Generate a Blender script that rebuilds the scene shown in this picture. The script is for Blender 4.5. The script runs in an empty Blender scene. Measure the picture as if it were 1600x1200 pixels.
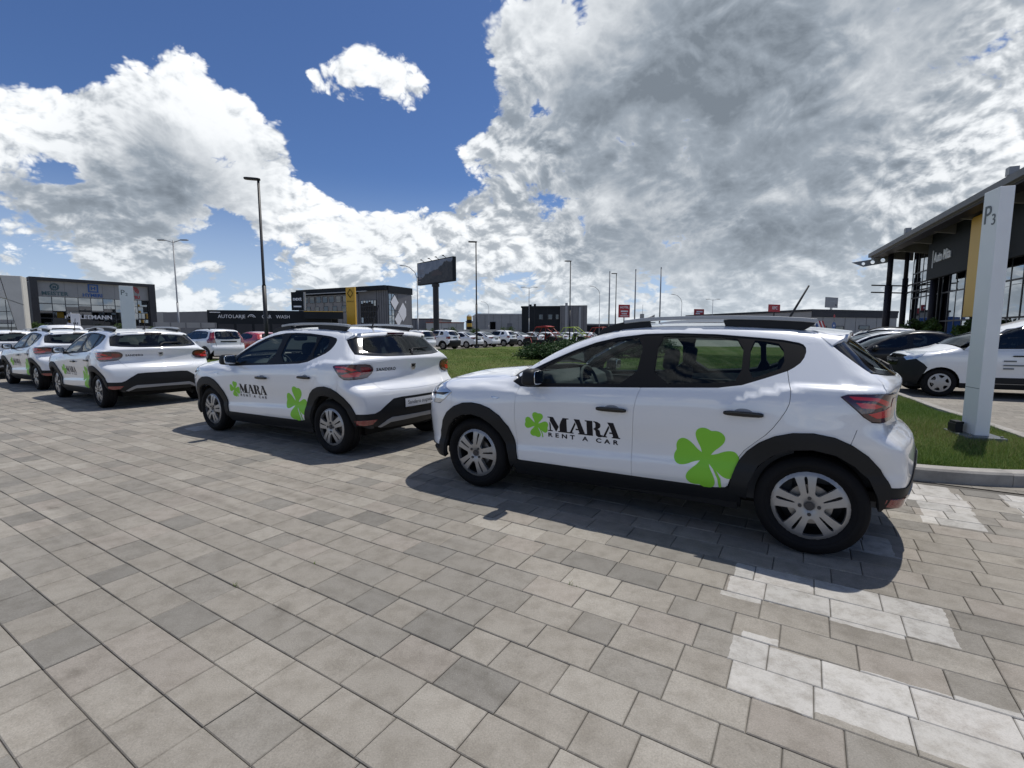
import bpy, bmesh, math, random
import numpy as np
from mathutils import Vector, Matrix, geometry

random.seed(7)
RNG = np.random.default_rng(11)
SC = bpy.context.scene
COL = SC.collection
R = math.radians

# ------------------------------------------------------------------ camera
cam_d = bpy.data.cameras.new('camera')
cam_d.sensor_width = 36.0
cam_d.lens = 36.0 * 753.95 / 1600.0
cam_d.clip_start = 0.05
cam_d.clip_end = 6000
cam = bpy.data.objects.new('camera', cam_d)
COL.objects.link(cam)
cam.location = (0, 0, 1.4187)
cam.rotation_euler = (R(90) - 0.10669, 0, 0)
SC.camera = cam

# ------------------------------------------------------------------ sun, sky, exposure
SUN_DIR = Vector((0.283, 0.270, 1.0)).normalized()      # towards the sun
sun_el = math.asin(SUN_DIR.z)
sun_az = math.atan2(SUN_DIR.x, SUN_DIR.y)
sd = bpy.data.lights.new('sun', 'SUN')
sd.energy = 2.95
sd.angle = R(0.55)
sd.color = (1.0, 0.955, 0.89)
so = bpy.data.objects.new('sun', sd)
COL.objects.link(so)
so.rotation_euler = (-SUN_DIR).to_track_quat('-Z', 'Y').to_euler()
so.location = (20, 20, 60)

SC.view_settings.view_transform = 'Standard'
SC.view_settings.look = 'None'
SC.view_settings.exposure = 0.36
SC.view_settings.gamma = 1.0
SC.view_settings.use_curve_mapping = False
SC.cycles.use_denoising = True
SC.cycles.max_bounces = 8
SC.cycles.diffuse_bounces = 3
SC.cycles.glossy_bounces = 3
SC.cycles.transmission_bounces = 4
SC.cycles.transparent_max_bounces = 12
SC.cycles.caustics_reflective = False
SC.cycles.caustics_refractive = False
SC.cycles.sample_clamp_indirect = 6.0


class NT:
    """small helper for node trees"""
    def __init__(s, tree):
        s.t = tree
        s.n = tree.nodes
        s.l = tree.links

    def new(s, typ, **kw):
        n = s.n.new(typ)
        for k, v in kw.items():
            setattr(n, k, v)
        return n

    def put(s, sock, v):
        if v is None:
            return
        if isinstance(v, bpy.types.NodeSocket):
            s.l.new(v, sock)
        elif hasattr(sock, 'default_value'):
            if isinstance(v, (tuple, list)) and len(v) == 3 and sock.type == 'RGBA':
                v = (*v, 1)
            sock.default_value = v

    def math(s, op, a, b=None, c=None, clamp=False):
        n = s.new('ShaderNodeMath', operation=op)
        n.use_clamp = clamp
        for i, v in enumerate((a, b, c)):
            s.put(n.inputs[i], v)
        return n.outputs[0]

    def vmath(s, op, a, b=None, out=0, scale=None):
        n = s.new('ShaderNodeVectorMath', operation=op)
        s.put(n.inputs[0], a)
        if b is not None:
            s.put(n.inputs[1], b)
        if scale is not None:
            s.put(n.inputs['Scale'], scale)
        return n.outputs[out]

    def mix(s, fac, a, b, mode='MIX'):
        n = s.new('ShaderNodeMix', data_type='RGBA', blend_type=mode)
        s.put(n.inputs[0], fac)
        s.put(n.inputs[6], a)
        s.put(n.inputs[7], b)
        return n.outputs[2]

    def mapr(s, v, a, b, c=0.0, d=1.0, smooth=True, clamp=True):
        n = s.new('ShaderNodeMapRange')
        n.interpolation_type = 'SMOOTHSTEP' if smooth else 'LINEAR'
        if not smooth:
            n.clamp = clamp
        for i, q in enumerate((v, a, b, c, d)):
            s.put(n.inputs[i], q)
        return n.outputs[0]

    def noise(s, vec, scale, detail=3, rough=0.5, dist=0.0, out=0, lac=2.0):
        n = s.new('ShaderNodeTexNoise')
        s.put(n.inputs['Vector'], vec)
        n.inputs['Scale'].default_value = scale
        n.inputs['Detail'].default_value = detail
        n.inputs['Roughness'].default_value = rough
        n.inputs['Distortion'].default_value = dist
        n.inputs['Lacunarity'].default_value = lac
        return n.outputs[out]


# ---- world: clear Nishita sky with procedural cumulus and grey stratocumulus over it
# masses of cloud and clear gaps: azimuth and elevation in degrees, radius, weight
CLOUDS = [
    (-32.7, 19.7, 0.27, 0.62),
    (-33.0, 22.1, 0.12, 0.45),
    (-38.7, 19.7, 0.1, 0.3),
    (-41.3, 13.3, 0.3, 0.34),
    (-27.0, 15.1, 0.18, 0.18),
    (-17.2, 10.4, 0.2, 0.28),
    (-44.4, 17.3, 0.12, 0.3),
    (-38.0, 5.8, 0.3, 0.06),
    (-22.7, 5.4, 0.25, 0.06),
    (-14.0, 26.0, 0.13, 0.66),
    (-10.3, 24.4, 0.11, 0.52),
    (-21.3, 24.4, 0.1, 0.74),
    (-16.6, 27.2, 0.06, 0.35),
    (-27.5, 22.2, 0.13, 0.34),
    (-25.1, 19.4, 0.1, 0.15),
    (30.5, 22.1, 0.72, 0.4),
    (11.3, 27.0, 0.34, 0.26),
    (0.0, 29.5, 0.14, 0.22),
    (3.6, 21.2, 0.12, 0.24),
    (2.2, 12.2, 0.32, 0.18),
    (-8.8, 11.4, 0.2, 0.18),
    (41.1, 10.3, 0.55, 0.22),
    (-5.4, 19.3, 0.07, 0.5),
    (-2.2, 21.5, 0.08, 0.45),
    (-8.0, 13.5, 0.07, 0.2),
    (-35.0, 27.9, 0.3, -0.6),
    (-43.5, 23.5, 0.2, -0.5),
    (-40.6, 22.2, 0.07, -0.3),
    (-19.0, 30.5, 0.32, -0.6),
    (-10.8, 17.9, 0.18, -0.6),
    (-16.9, 18.9, 0.13, -0.42),
    (-25.2, 27.1, 0.13, -0.36),
    (-9.8, 30.1, 0.17, -0.45),
    (-4.3, 24.1, 0.1, -0.36),
    (-22.0, 19.8, 0.1, -0.25),
    (-30.8, 8.4, 0.1, -0.5),
    (-44.6, 6.3, 0.12, -0.4),
    (3.7, 16.2, 0.1, -0.4),
    (3.6, 23.5, 0.05, -0.3),
    (7.1, 29.3, 0.05, -0.2),
    (38.0, 4.6, 0.2, -0.24),
    (-43.3, 13.4, 0.06, -0.42),
    (-40.9, 13.4, 0.04, -0.32),
    (12.9, 19.6, 0.06, -0.25),
    (27.6, 5.2, 0.12, -0.15),
    (-35.1, 12.8, 0.05, -0.1),
]
GREYS = [
    (25.6, 20.4, 0.55, 0.8),
    (35.7, 24.7, 0.5, 0.5),
    (-33.0, 14.8, 0.2, 0.85),
    (-28.2, 14.7, 0.12, 0.35),
    (7.0, 31.3, 0.32, 0.55),
    (14.4, 12.5, 0.3, 0.35),
    (43.8, 16.1, 0.35, -0.6),
    (-42.3, 11.7, 0.12, 0.4),
    (-14.4, 11.9, 0.15, 0.25),
]


def sky_dir(az, el):
    return (math.sin(R(az)) * math.cos(R(el)), math.cos(R(az)) * math.cos(R(el)), math.sin(R(el)))


def build_world():
    w = bpy.data.worlds.new('World')
    SC.world = w
    w.use_nodes = True
    w.cycles.sampling_method = 'MANUAL'
    w.cycles.sample_map_resolution = 256
    N = NT(w.node_tree)
    N.n.clear()
    out = N.new('ShaderNodeOutputWorld')
    bg = N.new('ShaderNodeBackground')
    bg.inputs['Strength'].default_value = 0.1
    N.l.new(bg.outputs[0], out.inputs[0])
    sky = N.new('ShaderNodeTexSky', sky_type='NISHITA')
    sky.sun_disc = False
    sky.sun_elevation = sun_el
    sky.sun_rotation = sun_az
    sky.altitude = 500
    sky.air_density = 1.0
    sky.dust_density = 0.5
    sky.ozone_density = 3.0
    tc = N.new('ShaderNodeTexCoord')
    d0 = N.vmath('NORMALIZE', tc.outputs['Generated'])
    sp = N.new('ShaderNodeSeparateXYZ')
    N.l.new(d0, sp.inputs[0])

    def blobs(d, L):
        tot = None
        for az, el, r, a in L:
            n = N.new('ShaderNodeVectorMath', operation='DISTANCE')
            N.put(n.inputs[0], d)
            n.inputs[1].default_value = sky_dir(az, el)
            v = N.mapr(n.outputs['Value'], 0.0, r, a, 0.0)
            tot = v if tot is None else N.math('ADD', tot, v)
        return tot

    def coords(d):
        s = N.new('ShaderNodeSeparateXYZ')
        N.put(s.inputs[0], d)
        z = N.math('MAXIMUM', s.outputs[2], 0.0)
        inv = N.math('DIVIDE', 1.0, N.math('ADD', z, 0.75))
        return N.vmath('MULTIPLY', N.vmath('SCALE', d, scale=inv), (1.0, 1.0, 1.15)), z      # features shrink towards the horizon

    def mass(d, q, z):
        """large shapes"""
        low = N.math('MULTIPLY', N.math('SUBTRACT', N.noise(q, 4.6, 6, 0.58), 0.5), 1.6)
        low = N.math('ADD', low, blobs(d, CLOUDS))
        return N.math('ADD', low, N.math('ADD', N.mapr(z, 0.0, 0.40, 0.07, -0.13), N.mapr(z, 0.58, 0.80, 0.0, 0.13)))

    def billows(q):
        """round heads with sharp creases between them"""
        wv = N.vmath('SCALE', N.vmath('SUBTRACT', N.noise(q, 7.0, 1, 0.5, out=1), (0.5, 0.5, 0.5)), scale=0.07)
        p = N.vmath('ADD', q, wv)
        tot = None
        for sc, am in BILLOW:
            b = N.math('MULTIPLY', N.math('ABSOLUTE', N.math('SUBTRACT', N.noise(p, sc, 0, 0.5), 0.5)), 2.0 * am)
            tot = b if tot is None else N.math('ADD', tot, b)
        return N.math('SUBTRACT', tot, 0.205)

    def shift(v, k):
        return N.vmath('NORMALIZE', N.vmath('ADD', v, tuple(c * k for c in (0.42, 0.10, 0.90))))
    q0, z0 = coords(d0)
    d1 = shift(d0, 0.018)
    q1, z1 = coords(d1)
    d2 = shift(d0, 0.12)
    q2, z2 = coords(d2)
    M0, M2 = mass(d0, q0, z0), mass(d2, q2, z2)
    B0, B1 = billows(q0), billows(q1)
    D0 = N.math('ADD', M0, B0)
    greys = N.math('MAXIMUM', blobs(d0, GREYS), -0.6)
    mask = N.mapr(D0, -0.02, 0.11)
    soft = N.mapr(greys, 0.0, 0.8, 1.0, 0.24)
    dif = N.math('ADD', N.math('MULTIPLY', N.math('SUBTRACT', M0, M2), 0.16), N.math('MULTIPLY', N.math('MULTIPLY', N.math('SUBTRACT', B0, B1), 1.15), soft))
    rim = N.mapr(dif, -0.15, 0.19)                       # lit heads against shaded hollows
    deep = N.mapr(M2, 0.0, 0.50)                        # mass of cloud between here and the light
    broad = N.mapr(N.noise(q0, 5.0, 2, 0.5), 0.34, 0.66, 0.35, 1.25)
    grey = N.math('MULTIPLY', N.math('MULTIPLY', greys, N.mapr(D0, 0.02, 0.38)), broad)
    grey = N.math('ADD', grey, N.math('MULTIPLY', deep, 0.30))
    lum = N.math('ADD', N.math('MULTIPLY', rim, 0.50), 0.43)
    lum = N.math('SUBTRACT', lum, N.math('MULTIPLY', N.math('MULTIPLY', grey, N.mapr(D0, 0.0, 0.16)), N.math('SUBTRACT', 0.50, N.math('MULTIPLY', rim, 0.18))))
    lum = N.math('MINIMUM', N.math('MAXIMUM', lum, 0.04), 1.0)
    ramp = N.new('ShaderNodeValToRGB')
    cr = ramp.color_ramp
    cr.elements[0].position = 0.0
    cr.elements[0].color = (0.14, 0.166, 0.198, 1)
    cr.elements[1].position = 1.0
    cr.elements[1].color = (0.83, 0.845, 0.86, 1)
    for pos, c in ((0.3, (0.25, 0.287, 0.332)), (0.5, (0.40, 0.43, 0.465)), (0.75, (0.64, 0.665, 0.69))):
        e = cr.elements.new(pos)
        e.color = (*c, 1)
    N.l.new(lum, ramp.inputs[0])
    cloud = N.vmath('SCALE', ramp.outputs[0], scale=10.3)
    cloud = N.mix(N.mapr(sp.outputs[2], 0.0, 0.20, 0.50, 0.0), cloud, (5.4, 6.0, 6.6))      # far cloud fades into pale haze
    clear = N.vmath('MULTIPLY', sky.outputs[0], (0.43, 0.53, 0.71))
    clear = N.mix(N.mapr(sp.outputs[2], 0.0, 0.30, 0.75, 0.0), clear, (4.3, 5.3, 6.7))
    N.l.new(N.mix(mask, clear, cloud), bg.inputs['Color'])


BILLOW = ((10.0, 0.30), (21.0, 0.24), (44.0, 0.16), (92.0, 0.085), (190.0, 0.045))
build_world()

# ------------------------------------------------------------------ materials
MATS = {}


def principled(name, base, rough=0.5, metal=0.0, coat=0.0, spec=0.5, emit=None, bump=None, var=None):
    """plain procedural material; var = (scale, amount) darkens and lightens it by noise, bump = (scale, strength)"""
    if name in MATS:
        return MATS[name]
    m = bpy.data.materials.new(name)
    m.use_nodes = True
    N = NT(m.node_tree)
    b = N.n['Principled BSDF']
    b.inputs['Base Color'].default_value = (*base, 1)
    b.inputs['Roughness'].default_value = rough
    b.inputs['Metallic'].default_value = metal
    b.inputs['Coat Weight'].default_value = coat
    b.inputs['Coat Roughness'].default_value = 0.02
    b.inputs['Coat IOR'].default_value = 1.75 if coat >= 1.0 else 1.5
    b.inputs['Specular IOR Level'].default_value = spec
    if emit:
        b.inputs['Emission Color'].default_value = (*emit[0], 1)
        b.inputs['Emission Strength'].default_value = emit[1]
    tc = None
    if var or bump:
        tc = N.new('ShaderNodeTexCoord').outputs['Object']
    if var:
        n = N.noise(tc, var[0], 5, 0.6)
        lo = tuple(c * (1 - var[1]) for c in base)
        hi = tuple(min(1, c * (1 + var[1])) for c in base)
        N.put(b.inputs['Base Color'], N.mix(N.mapr(n, 0.3, 0.7, smooth=False), lo, hi))
    if bump:
        bp = N.new('ShaderNodeBump')
        bp.inputs['Strength'].default_value = bump[1]
        bp.inputs['Distance'].default_value = bump[2] if len(bump) > 2 else 0.01
        N.l.new(N.noise(tc, bump[0], 4, 0.6), bp.inputs['Height'])
        N.l.new(bp.outputs[0], b.inputs['Normal'])
    MATS[name] = m
    return m


def glass_mat(name, tint, gloss=0.0, ior=1.5, rough=0.0):
    """thin pane: fresnel mirror over tinted see-through"""
    if name in MATS:
        return MATS[name]
    m = bpy.data.materials.new(name)
    m.use_nodes = True
    N = NT(m.node_tree)
    N.n.clear()
    out = N.new('ShaderNodeOutputMaterial')
    tr = N.new('ShaderNodeBsdfTransparent')
    tr.inputs[0].default_value = (*tint, 1)
    gl = N.new('ShaderNodeBsdfGlossy')
    gl.inputs['Roughness'].default_value = rough
    gl.inputs['Color'].default_value = (*((0.62, 0.65, 0.68) if name == 'car_glass' else (0.9, 0.95, 1)), 1)
    fr = N.new('ShaderNodeFresnel')
    fr.inputs['IOR'].default_value = ior
    fac = N.math('ADD', fr.outputs[0], gloss, clamp=True)
    mx = N.new('ShaderNodeMixShader')
    N.l.new(fac, mx.inputs[0])
    N.l.new(tr.outputs[0], mx.inputs[1])
    N.l.new(gl.outputs[0], mx.inputs[2])
    N.l.new(mx.outputs[0], out.inputs[0])
    MATS[name] = m
    return m


# ------------------------------------------------------------------ objects
def tag(o, label, cat, group=None, kind=None):
    if label:
        o['label'] = label
    if cat:
        o['category'] = cat
    if group:
        o['group'] = group
    if kind:
        o['kind'] = kind
    return o


def link(o, parent=None):
    COL.objects.link(o)
    if parent is not None:
        o.parent = parent
    return o


def empty(name, loc=(0, 0, 0), rz=0.0, label=None, cat=None, group=None, parent=None):
    o = bpy.data.objects.new(name, None)
    o.empty_display_size = 0.3
    link(o, parent)
    o.location = loc
    o.rotation_euler = (0, 0, rz)
    return tag(o, label, cat, group)


def structure(o):
    o['kind'] = 'structure'
    return o


def mesh_obj(name, verts, faces, mat, parent=None, smooth=False, loc=None, rz=None, normals=None):
    me = bpy.data.meshes.new(name)
    me.from_pydata([tuple(v) for v in verts], [], [tuple(f) for f in faces])
    me.materials.append(mat)
    if smooth or normals is not None:
        me.polygons.foreach_set('use_smooth', [True] * len(me.polygons))
    if normals is not None:
        me.normals_split_custom_set_from_vertices([tuple(n) for n in normals])
    me.update()
    o = bpy.data.objects.new(name, me)
    link(o, parent)
    if loc is not None:
        o.location = loc
    if rz is not None:
        o.rotation_euler = (0, 0, rz)
    return o


class MB:
    """collects simple solids that belong to ONE part"""
    def __init__(s):
        s.v = []
        s.f = []

    def add(s, vs, fs):
        k = len(s.v)
        s.v += [tuple(v) for v in vs]
        s.f += [tuple(i + k for i in f) for f in fs]
        return s

    def box(s, x0, x1, y0, y1, z0, z1):
        vs = [(x, y, z) for z in (z0, z1) for x, y in ((x0, y0), (x1, y0), (x1, y1), (x0, y1))]
        return s.add(vs, [(3, 2, 1, 0), (4, 5, 6, 7), (0, 1, 5, 4), (1, 2, 6, 5), (2, 3, 7, 6), (3, 0, 4, 7)])

    def bar(s, a, b, w, h=None, up=(0, 0, 1)):
        """square bar from a to b"""
        h = w if h is None else h
        a, b = Vector(a), Vector(b)
        d = (b - a).normalized()
        u = Vector(up)
        if abs(d.dot(u)) > 0.98:
            u = Vector((1, 0, 0))
        sx = d.cross(u).normalized() * w / 2
        sz = sx.normalized().cross(d).normalized() * h / 2
        vs = [p + q for p in (a, b) for q in (-sx - sz, sx - sz, sx + sz, -sx + sz)]
        return s.add(vs, [(3, 2, 1, 0), (4, 5, 6, 7), (0, 1, 5, 4), (1, 2, 6, 5), (2, 3, 7, 6), (3, 0, 4, 7)])

    def tube(s, pts, rad, n=10, caps=True):
        """round tube through pts; rad a number or one per point"""
        pts = [Vector(p) for p in pts]
        if not hasattr(rad, '__len__'):
            rad = [rad] * len(pts)
        vs, fs = [], []
        ref = None
        for i, p in enumerate(pts):
            d = (pts[min(i + 1, len(pts) - 1)] - pts[max(i - 1, 0)]).normalized()
            if ref is None:
                ref = Vector((0, 0, 1)) if abs(d.z) < 0.9 else Vector((1, 0, 0))
            a = d.cross(ref).normalized()
            b = a.cross(d).normalized()
            ref = b
            for k in range(n):
                t = 2 * math.pi * k / n
                vs.append(p + (a * math.cos(t) + b * math.sin(t)) * rad[i])
        for i in range(len(pts) - 1):
            for k in range(n):
                fs.append((i * n + k, i * n + (k + 1) % n, (i + 1) * n + (k + 1) % n, (i + 1) * n + k))
        if caps:
            fs.append(tuple(range(n))[::-1])
            fs.append(tuple((len(pts) - 1) * n + k for k in range(n)))
        return s.add(vs, fs)

    def prism(s, poly, y0, y1, axis='y'):
        """poly in (a,b) extruded; axis y: (x,z) polygon, axis z: (x,y) polygon, axis x: (y,z)"""
        n = len(poly)
        def P(a, b, c):
            return {'y': (a, c, b), 'z': (a, b, c), 'x': (c, a, b)}[axis]
        vs = [P(a, b, y0) for a, b in poly] + [P(a, b, y1) for a, b in poly]
        fs = [tuple(range(n)), tuple(range(2 * n - 1, n - 1, -1))]
        fs += [(i, i + n, (i + 1) % n + n, (i + 1) % n) for i in range(n)]
        return s.add(vs, fs)

    def xf(s, M):
        s.v = [tuple(M @ Vector(v)) for v in s.v]
        return s

    def build(s, name, mat, parent=None, smooth=False, loc=None, rz=None):
        o = mesh_obj(name, s.v, s.f, mat, parent, smooth, loc, rz)
        bm = bmesh.new()
        bm.from_mesh(o.data)
        bmesh.ops.recalc_face_normals(bm, faces=bm.faces)
        bm.to_mesh(o.data)
        bm.free()
        return o


def bevel(o, w=0.01, seg=2, ang=40):
    m = o.modifiers.new('bevel', 'BEVEL')
    m.width = w
    m.segments = seg
    m.limit_method = 'ANGLE'
    m.angle_limit = R(ang)
    return o


def copy_tree(o, parent=None):
    c = o.copy()
    COL.objects.link(c)
    c.parent = parent
    for ch in o.children:
        copy_tree(ch, c)
    return c


def text_mesh(body, size, extrude=0.0, spacing=1.0, sx=1.0, align='LEFT', bold=0.0):
    """vertices and faces of lettering in the xz plane (reads along +x, up +z, faces -y)"""
    cu = bpy.data.curves.new('t', 'FONT')
    cu.body = body
    cu.size = size
    cu.extrude = extrude
    cu.space_character = spacing
    cu.align_x = align
    cu.offset = bold
    cu.resolution_u = 3
    ob = bpy.data.objects.new('t', cu)
    COL.objects.link(ob)
    dg = bpy.context.evaluated_depsgraph_get()
    me = bpy.data.meshes.new_from_object(ob.evaluated_get(dg))
    vs = [(v.co.x * sx, -v.co.z, v.co.y) for v in me.vertices]
    fs = [tuple(p.vertices) for p in me.polygons]
    bpy.data.objects.remove(ob)
    bpy.data.curves.remove(cu)
    bpy.data.meshes.remove(me)
    return vs, fs


def lettering(name, body, size, mat, parent, loc, rz=0.0, extrude=0.004, spacing=1.0, sx=1.0, align='LEFT', bold=0.0):
    vs, fs = text_mesh(body, size, extrude, spacing, sx, align, bold)
    return mesh_obj(name, vs, fs, mat, parent, False, loc, rz)


# ------------------------------------------------------------------ number crunching for curved panels
def pchip(pts, n=3000, smooth=0.0):
    """dense table through points (monotone cubic), optionally smoothed over a window"""
    x = np.array([p[0] for p in pts], float)
    y = np.array([p[1] for p in pts], float)
    h = np.diff(x)
    dl = np.diff(y) / h
    m = np.zeros_like(x)
    for i in range(1, len(x) - 1):
        if dl[i - 1] * dl[i] > 0:
            w1, w2 = 2 * h[i] + h[i - 1], h[i] + 2 * h[i - 1]
            m[i] = (w1 + w2) / (w1 / dl[i - 1] + w2 / dl[i])
    m[0], m[-1] = dl[0], dl[-1]
    X = np.linspace(x[0], x[-1], n)
    k = np.clip(np.searchsorted(x, X) - 1, 0, len(x) - 2)
    t = (X - x[k]) / h[k]
    Y = (2*t**3 - 3*t**2 + 1)*y[k] + (t**3 - 2*t**2 + t)*h[k]*m[k] + (-2*t**3 + 3*t**2)*y[k+1] + (t**3 - t**2)*h[k]*m[k+1]
    if smooth > 0:
        w = max(3, int(smooth / (X[1] - X[0])) | 1)
        for _ in range(2):
            P = np.concatenate([2*Y[0] - Y[w//2:0:-1], Y, 2*Y[-1] - Y[-2:-w//2-1:-1]])
            Y = np.convolve(P, np.ones(w)/w, 'valid')[:n]
    x0, x1 = x[0], x[-1]
    d0, d1 = (Y[1]-Y[0])/(X[1]-X[0]), (Y[-1]-Y[-2])/(X[1]-X[0])
    def f(q):
        q = np.asarray(q, float)
        r = np.interp(q, X, Y)
        return r + np.where(q < x0, (q-x0)*d0, 0) + np.where(q > x1, (q-x1)*d1, 0)
    return f


def sstep(a, b, x):
    t = np.clip((x - a) / (b - a), 0, 1)
    return t * t * (3 - 2 * t)


def smax(a, b, k):
    h = np.maximum(k - np.abs(a - b), 0) / k
    return np.maximum(a, b) + h * h * k * 0.25


def resample(P, step, closed=True):
    P = np.asarray(P, float)
    Q = np.vstack([P, P[:1]]) if closed else P
    out = []
    for a, b in zip(Q[:-1], Q[1:]):
        n = max(1, int(math.ceil(np.linalg.norm(b - a) / step)))
        out += [a + (b - a) * i / n for i in range(n)]
    if not closed:
        out.append(Q[-1])
    return np.array(out)


def rnd(P, times=2, closed=True, keep=()):
    """Chaikin corner rounding"""
    P = [np.asarray(p, float) for p in P]
    for _ in range(times):
        n = len(P)
        out = []
        if not closed:
            out.append(P[0])
        for i in range(n if closed else n - 1):
            a, b = P[i], P[(i + 1) % n]
            out += [a * 0.75 + b * 0.25, a * 0.25 + b * 0.75]
        if not closed:
            out.append(P[-1])
        P = out
    return [tuple(p) for p in P]


def inside(pts, poly):
    x, y = pts[:, 0][:, None], pts[:, 1][:, None]
    a, b = poly, np.roll(poly, -1, 0)
    c = (a[:, 1] > y) != (b[:, 1] > y)
    den = np.where(np.abs(b[:, 1] - a[:, 1]) < 1e-12, 1e-12, b[:, 1] - a[:, 1])
    xi = (b[:, 0] - a[:, 0]) * (y - a[:, 1]) / den + a[:, 0]
    return ((c & (x < xi)).sum(1) % 2) == 1


def segdist(pts, poly):
    a, b = poly, np.roll(poly, -1, 0)
    d = b - a
    L = np.maximum((d * d).sum(1), 1e-12)
    t = np.clip(((pts[:, None, :] - a) * d).sum(2) / L, 0, 1)
    return np.sqrt((((a + t[..., None] * d) - pts[:, None, :]) ** 2).sum(2)).min(1)


def inset(poly, g):
    A = 0.5 * np.sum(poly[:, 0] * np.roll(poly[:, 1], -1) - np.roll(poly[:, 0], -1) * poly[:, 1])
    if A < 0:
        poly = poly[::-1]
    e0 = poly - np.roll(poly, 1, 0)
    e1 = np.roll(poly, -1, 0) - poly
    def nrm(e):
        n = np.stack([-e[:, 1], e[:, 0]], 1)
        return n / np.maximum(np.linalg.norm(n, axis=1, keepdims=True), 1e-9)
    n0, n1 = nrm(e0), nrm(e1)
    n = n0 + n1
    n /= np.maximum((n * n).sum(1, keepdims=True) ** 0.5, 1e-6)
    k = np.maximum((n * n0).sum(1, keepdims=True), 0.5)
    return poly + n * g / k


def fill2d(outline, holes, h, margin=0.45):
    """triangulates a polygon with holes and an even spread of points inside it; loops come first in the output"""
    loops = [outline] + list(holes)
    lo, hi = outline.min(0), outline.max(0)
    nx, ny = int((hi[0] - lo[0]) / h) + 2, int((hi[1] - lo[1]) / (h * 0.87)) + 2
    gx, gy = np.meshgrid(np.arange(nx), np.arange(ny))
    G = np.stack([lo[0] + (gx + 0.5 * (gy % 2)) * h, lo[1] + gy * h * 0.87], -1).reshape(-1, 2)
    ok = inside(G, outline)
    for q in holes:
        ok &= ~inside(G, q)
    G = G[ok]
    for q in loops:
        if len(G):
            G = G[segdist(G, q) > margin * h]
    V = [tuple(p) for q in loops for p in q]
    E, k = [], 0
    for q in loops:
        n = len(q)
        E += [(k + i, k + (i + 1) % n) for i in range(n)]
        k += n
    V += [tuple(p) for p in G]
    vs, es, fs, ov, oe, of = geometry.delaunay_2d_cdt([Vector(v) for v in V], E, [], 0, 1e-7)
    vs = np.array([tuple(v) for v in vs])
    F = np.array([tuple(f) for f in fs], int)
    c = vs[F].mean(1)
    keep = inside(c, outline)
    for q in holes:
        keep &= ~inside(c, q)
    F = F[keep]
    a = vs[F]
    ar = (a[:, 1, 0]-a[:, 0, 0])*(a[:, 2, 1]-a[:, 0, 1]) - (a[:, 1, 1]-a[:, 0, 1])*(a[:, 2, 0]-a[:, 0, 0])
    F[ar < 0] = F[ar < 0][:, ::-1]
    return vs, F


def boundary_loops(F):
    """directed boundary edges of a triangle set"""
    ed = {}
    for t in F:
        for i in range(3):
            ed[(t[i], t[(i + 1) % 3])] = 1
    return [(a, b) for (a, b) in ed if (b, a) not in ed]

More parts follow.
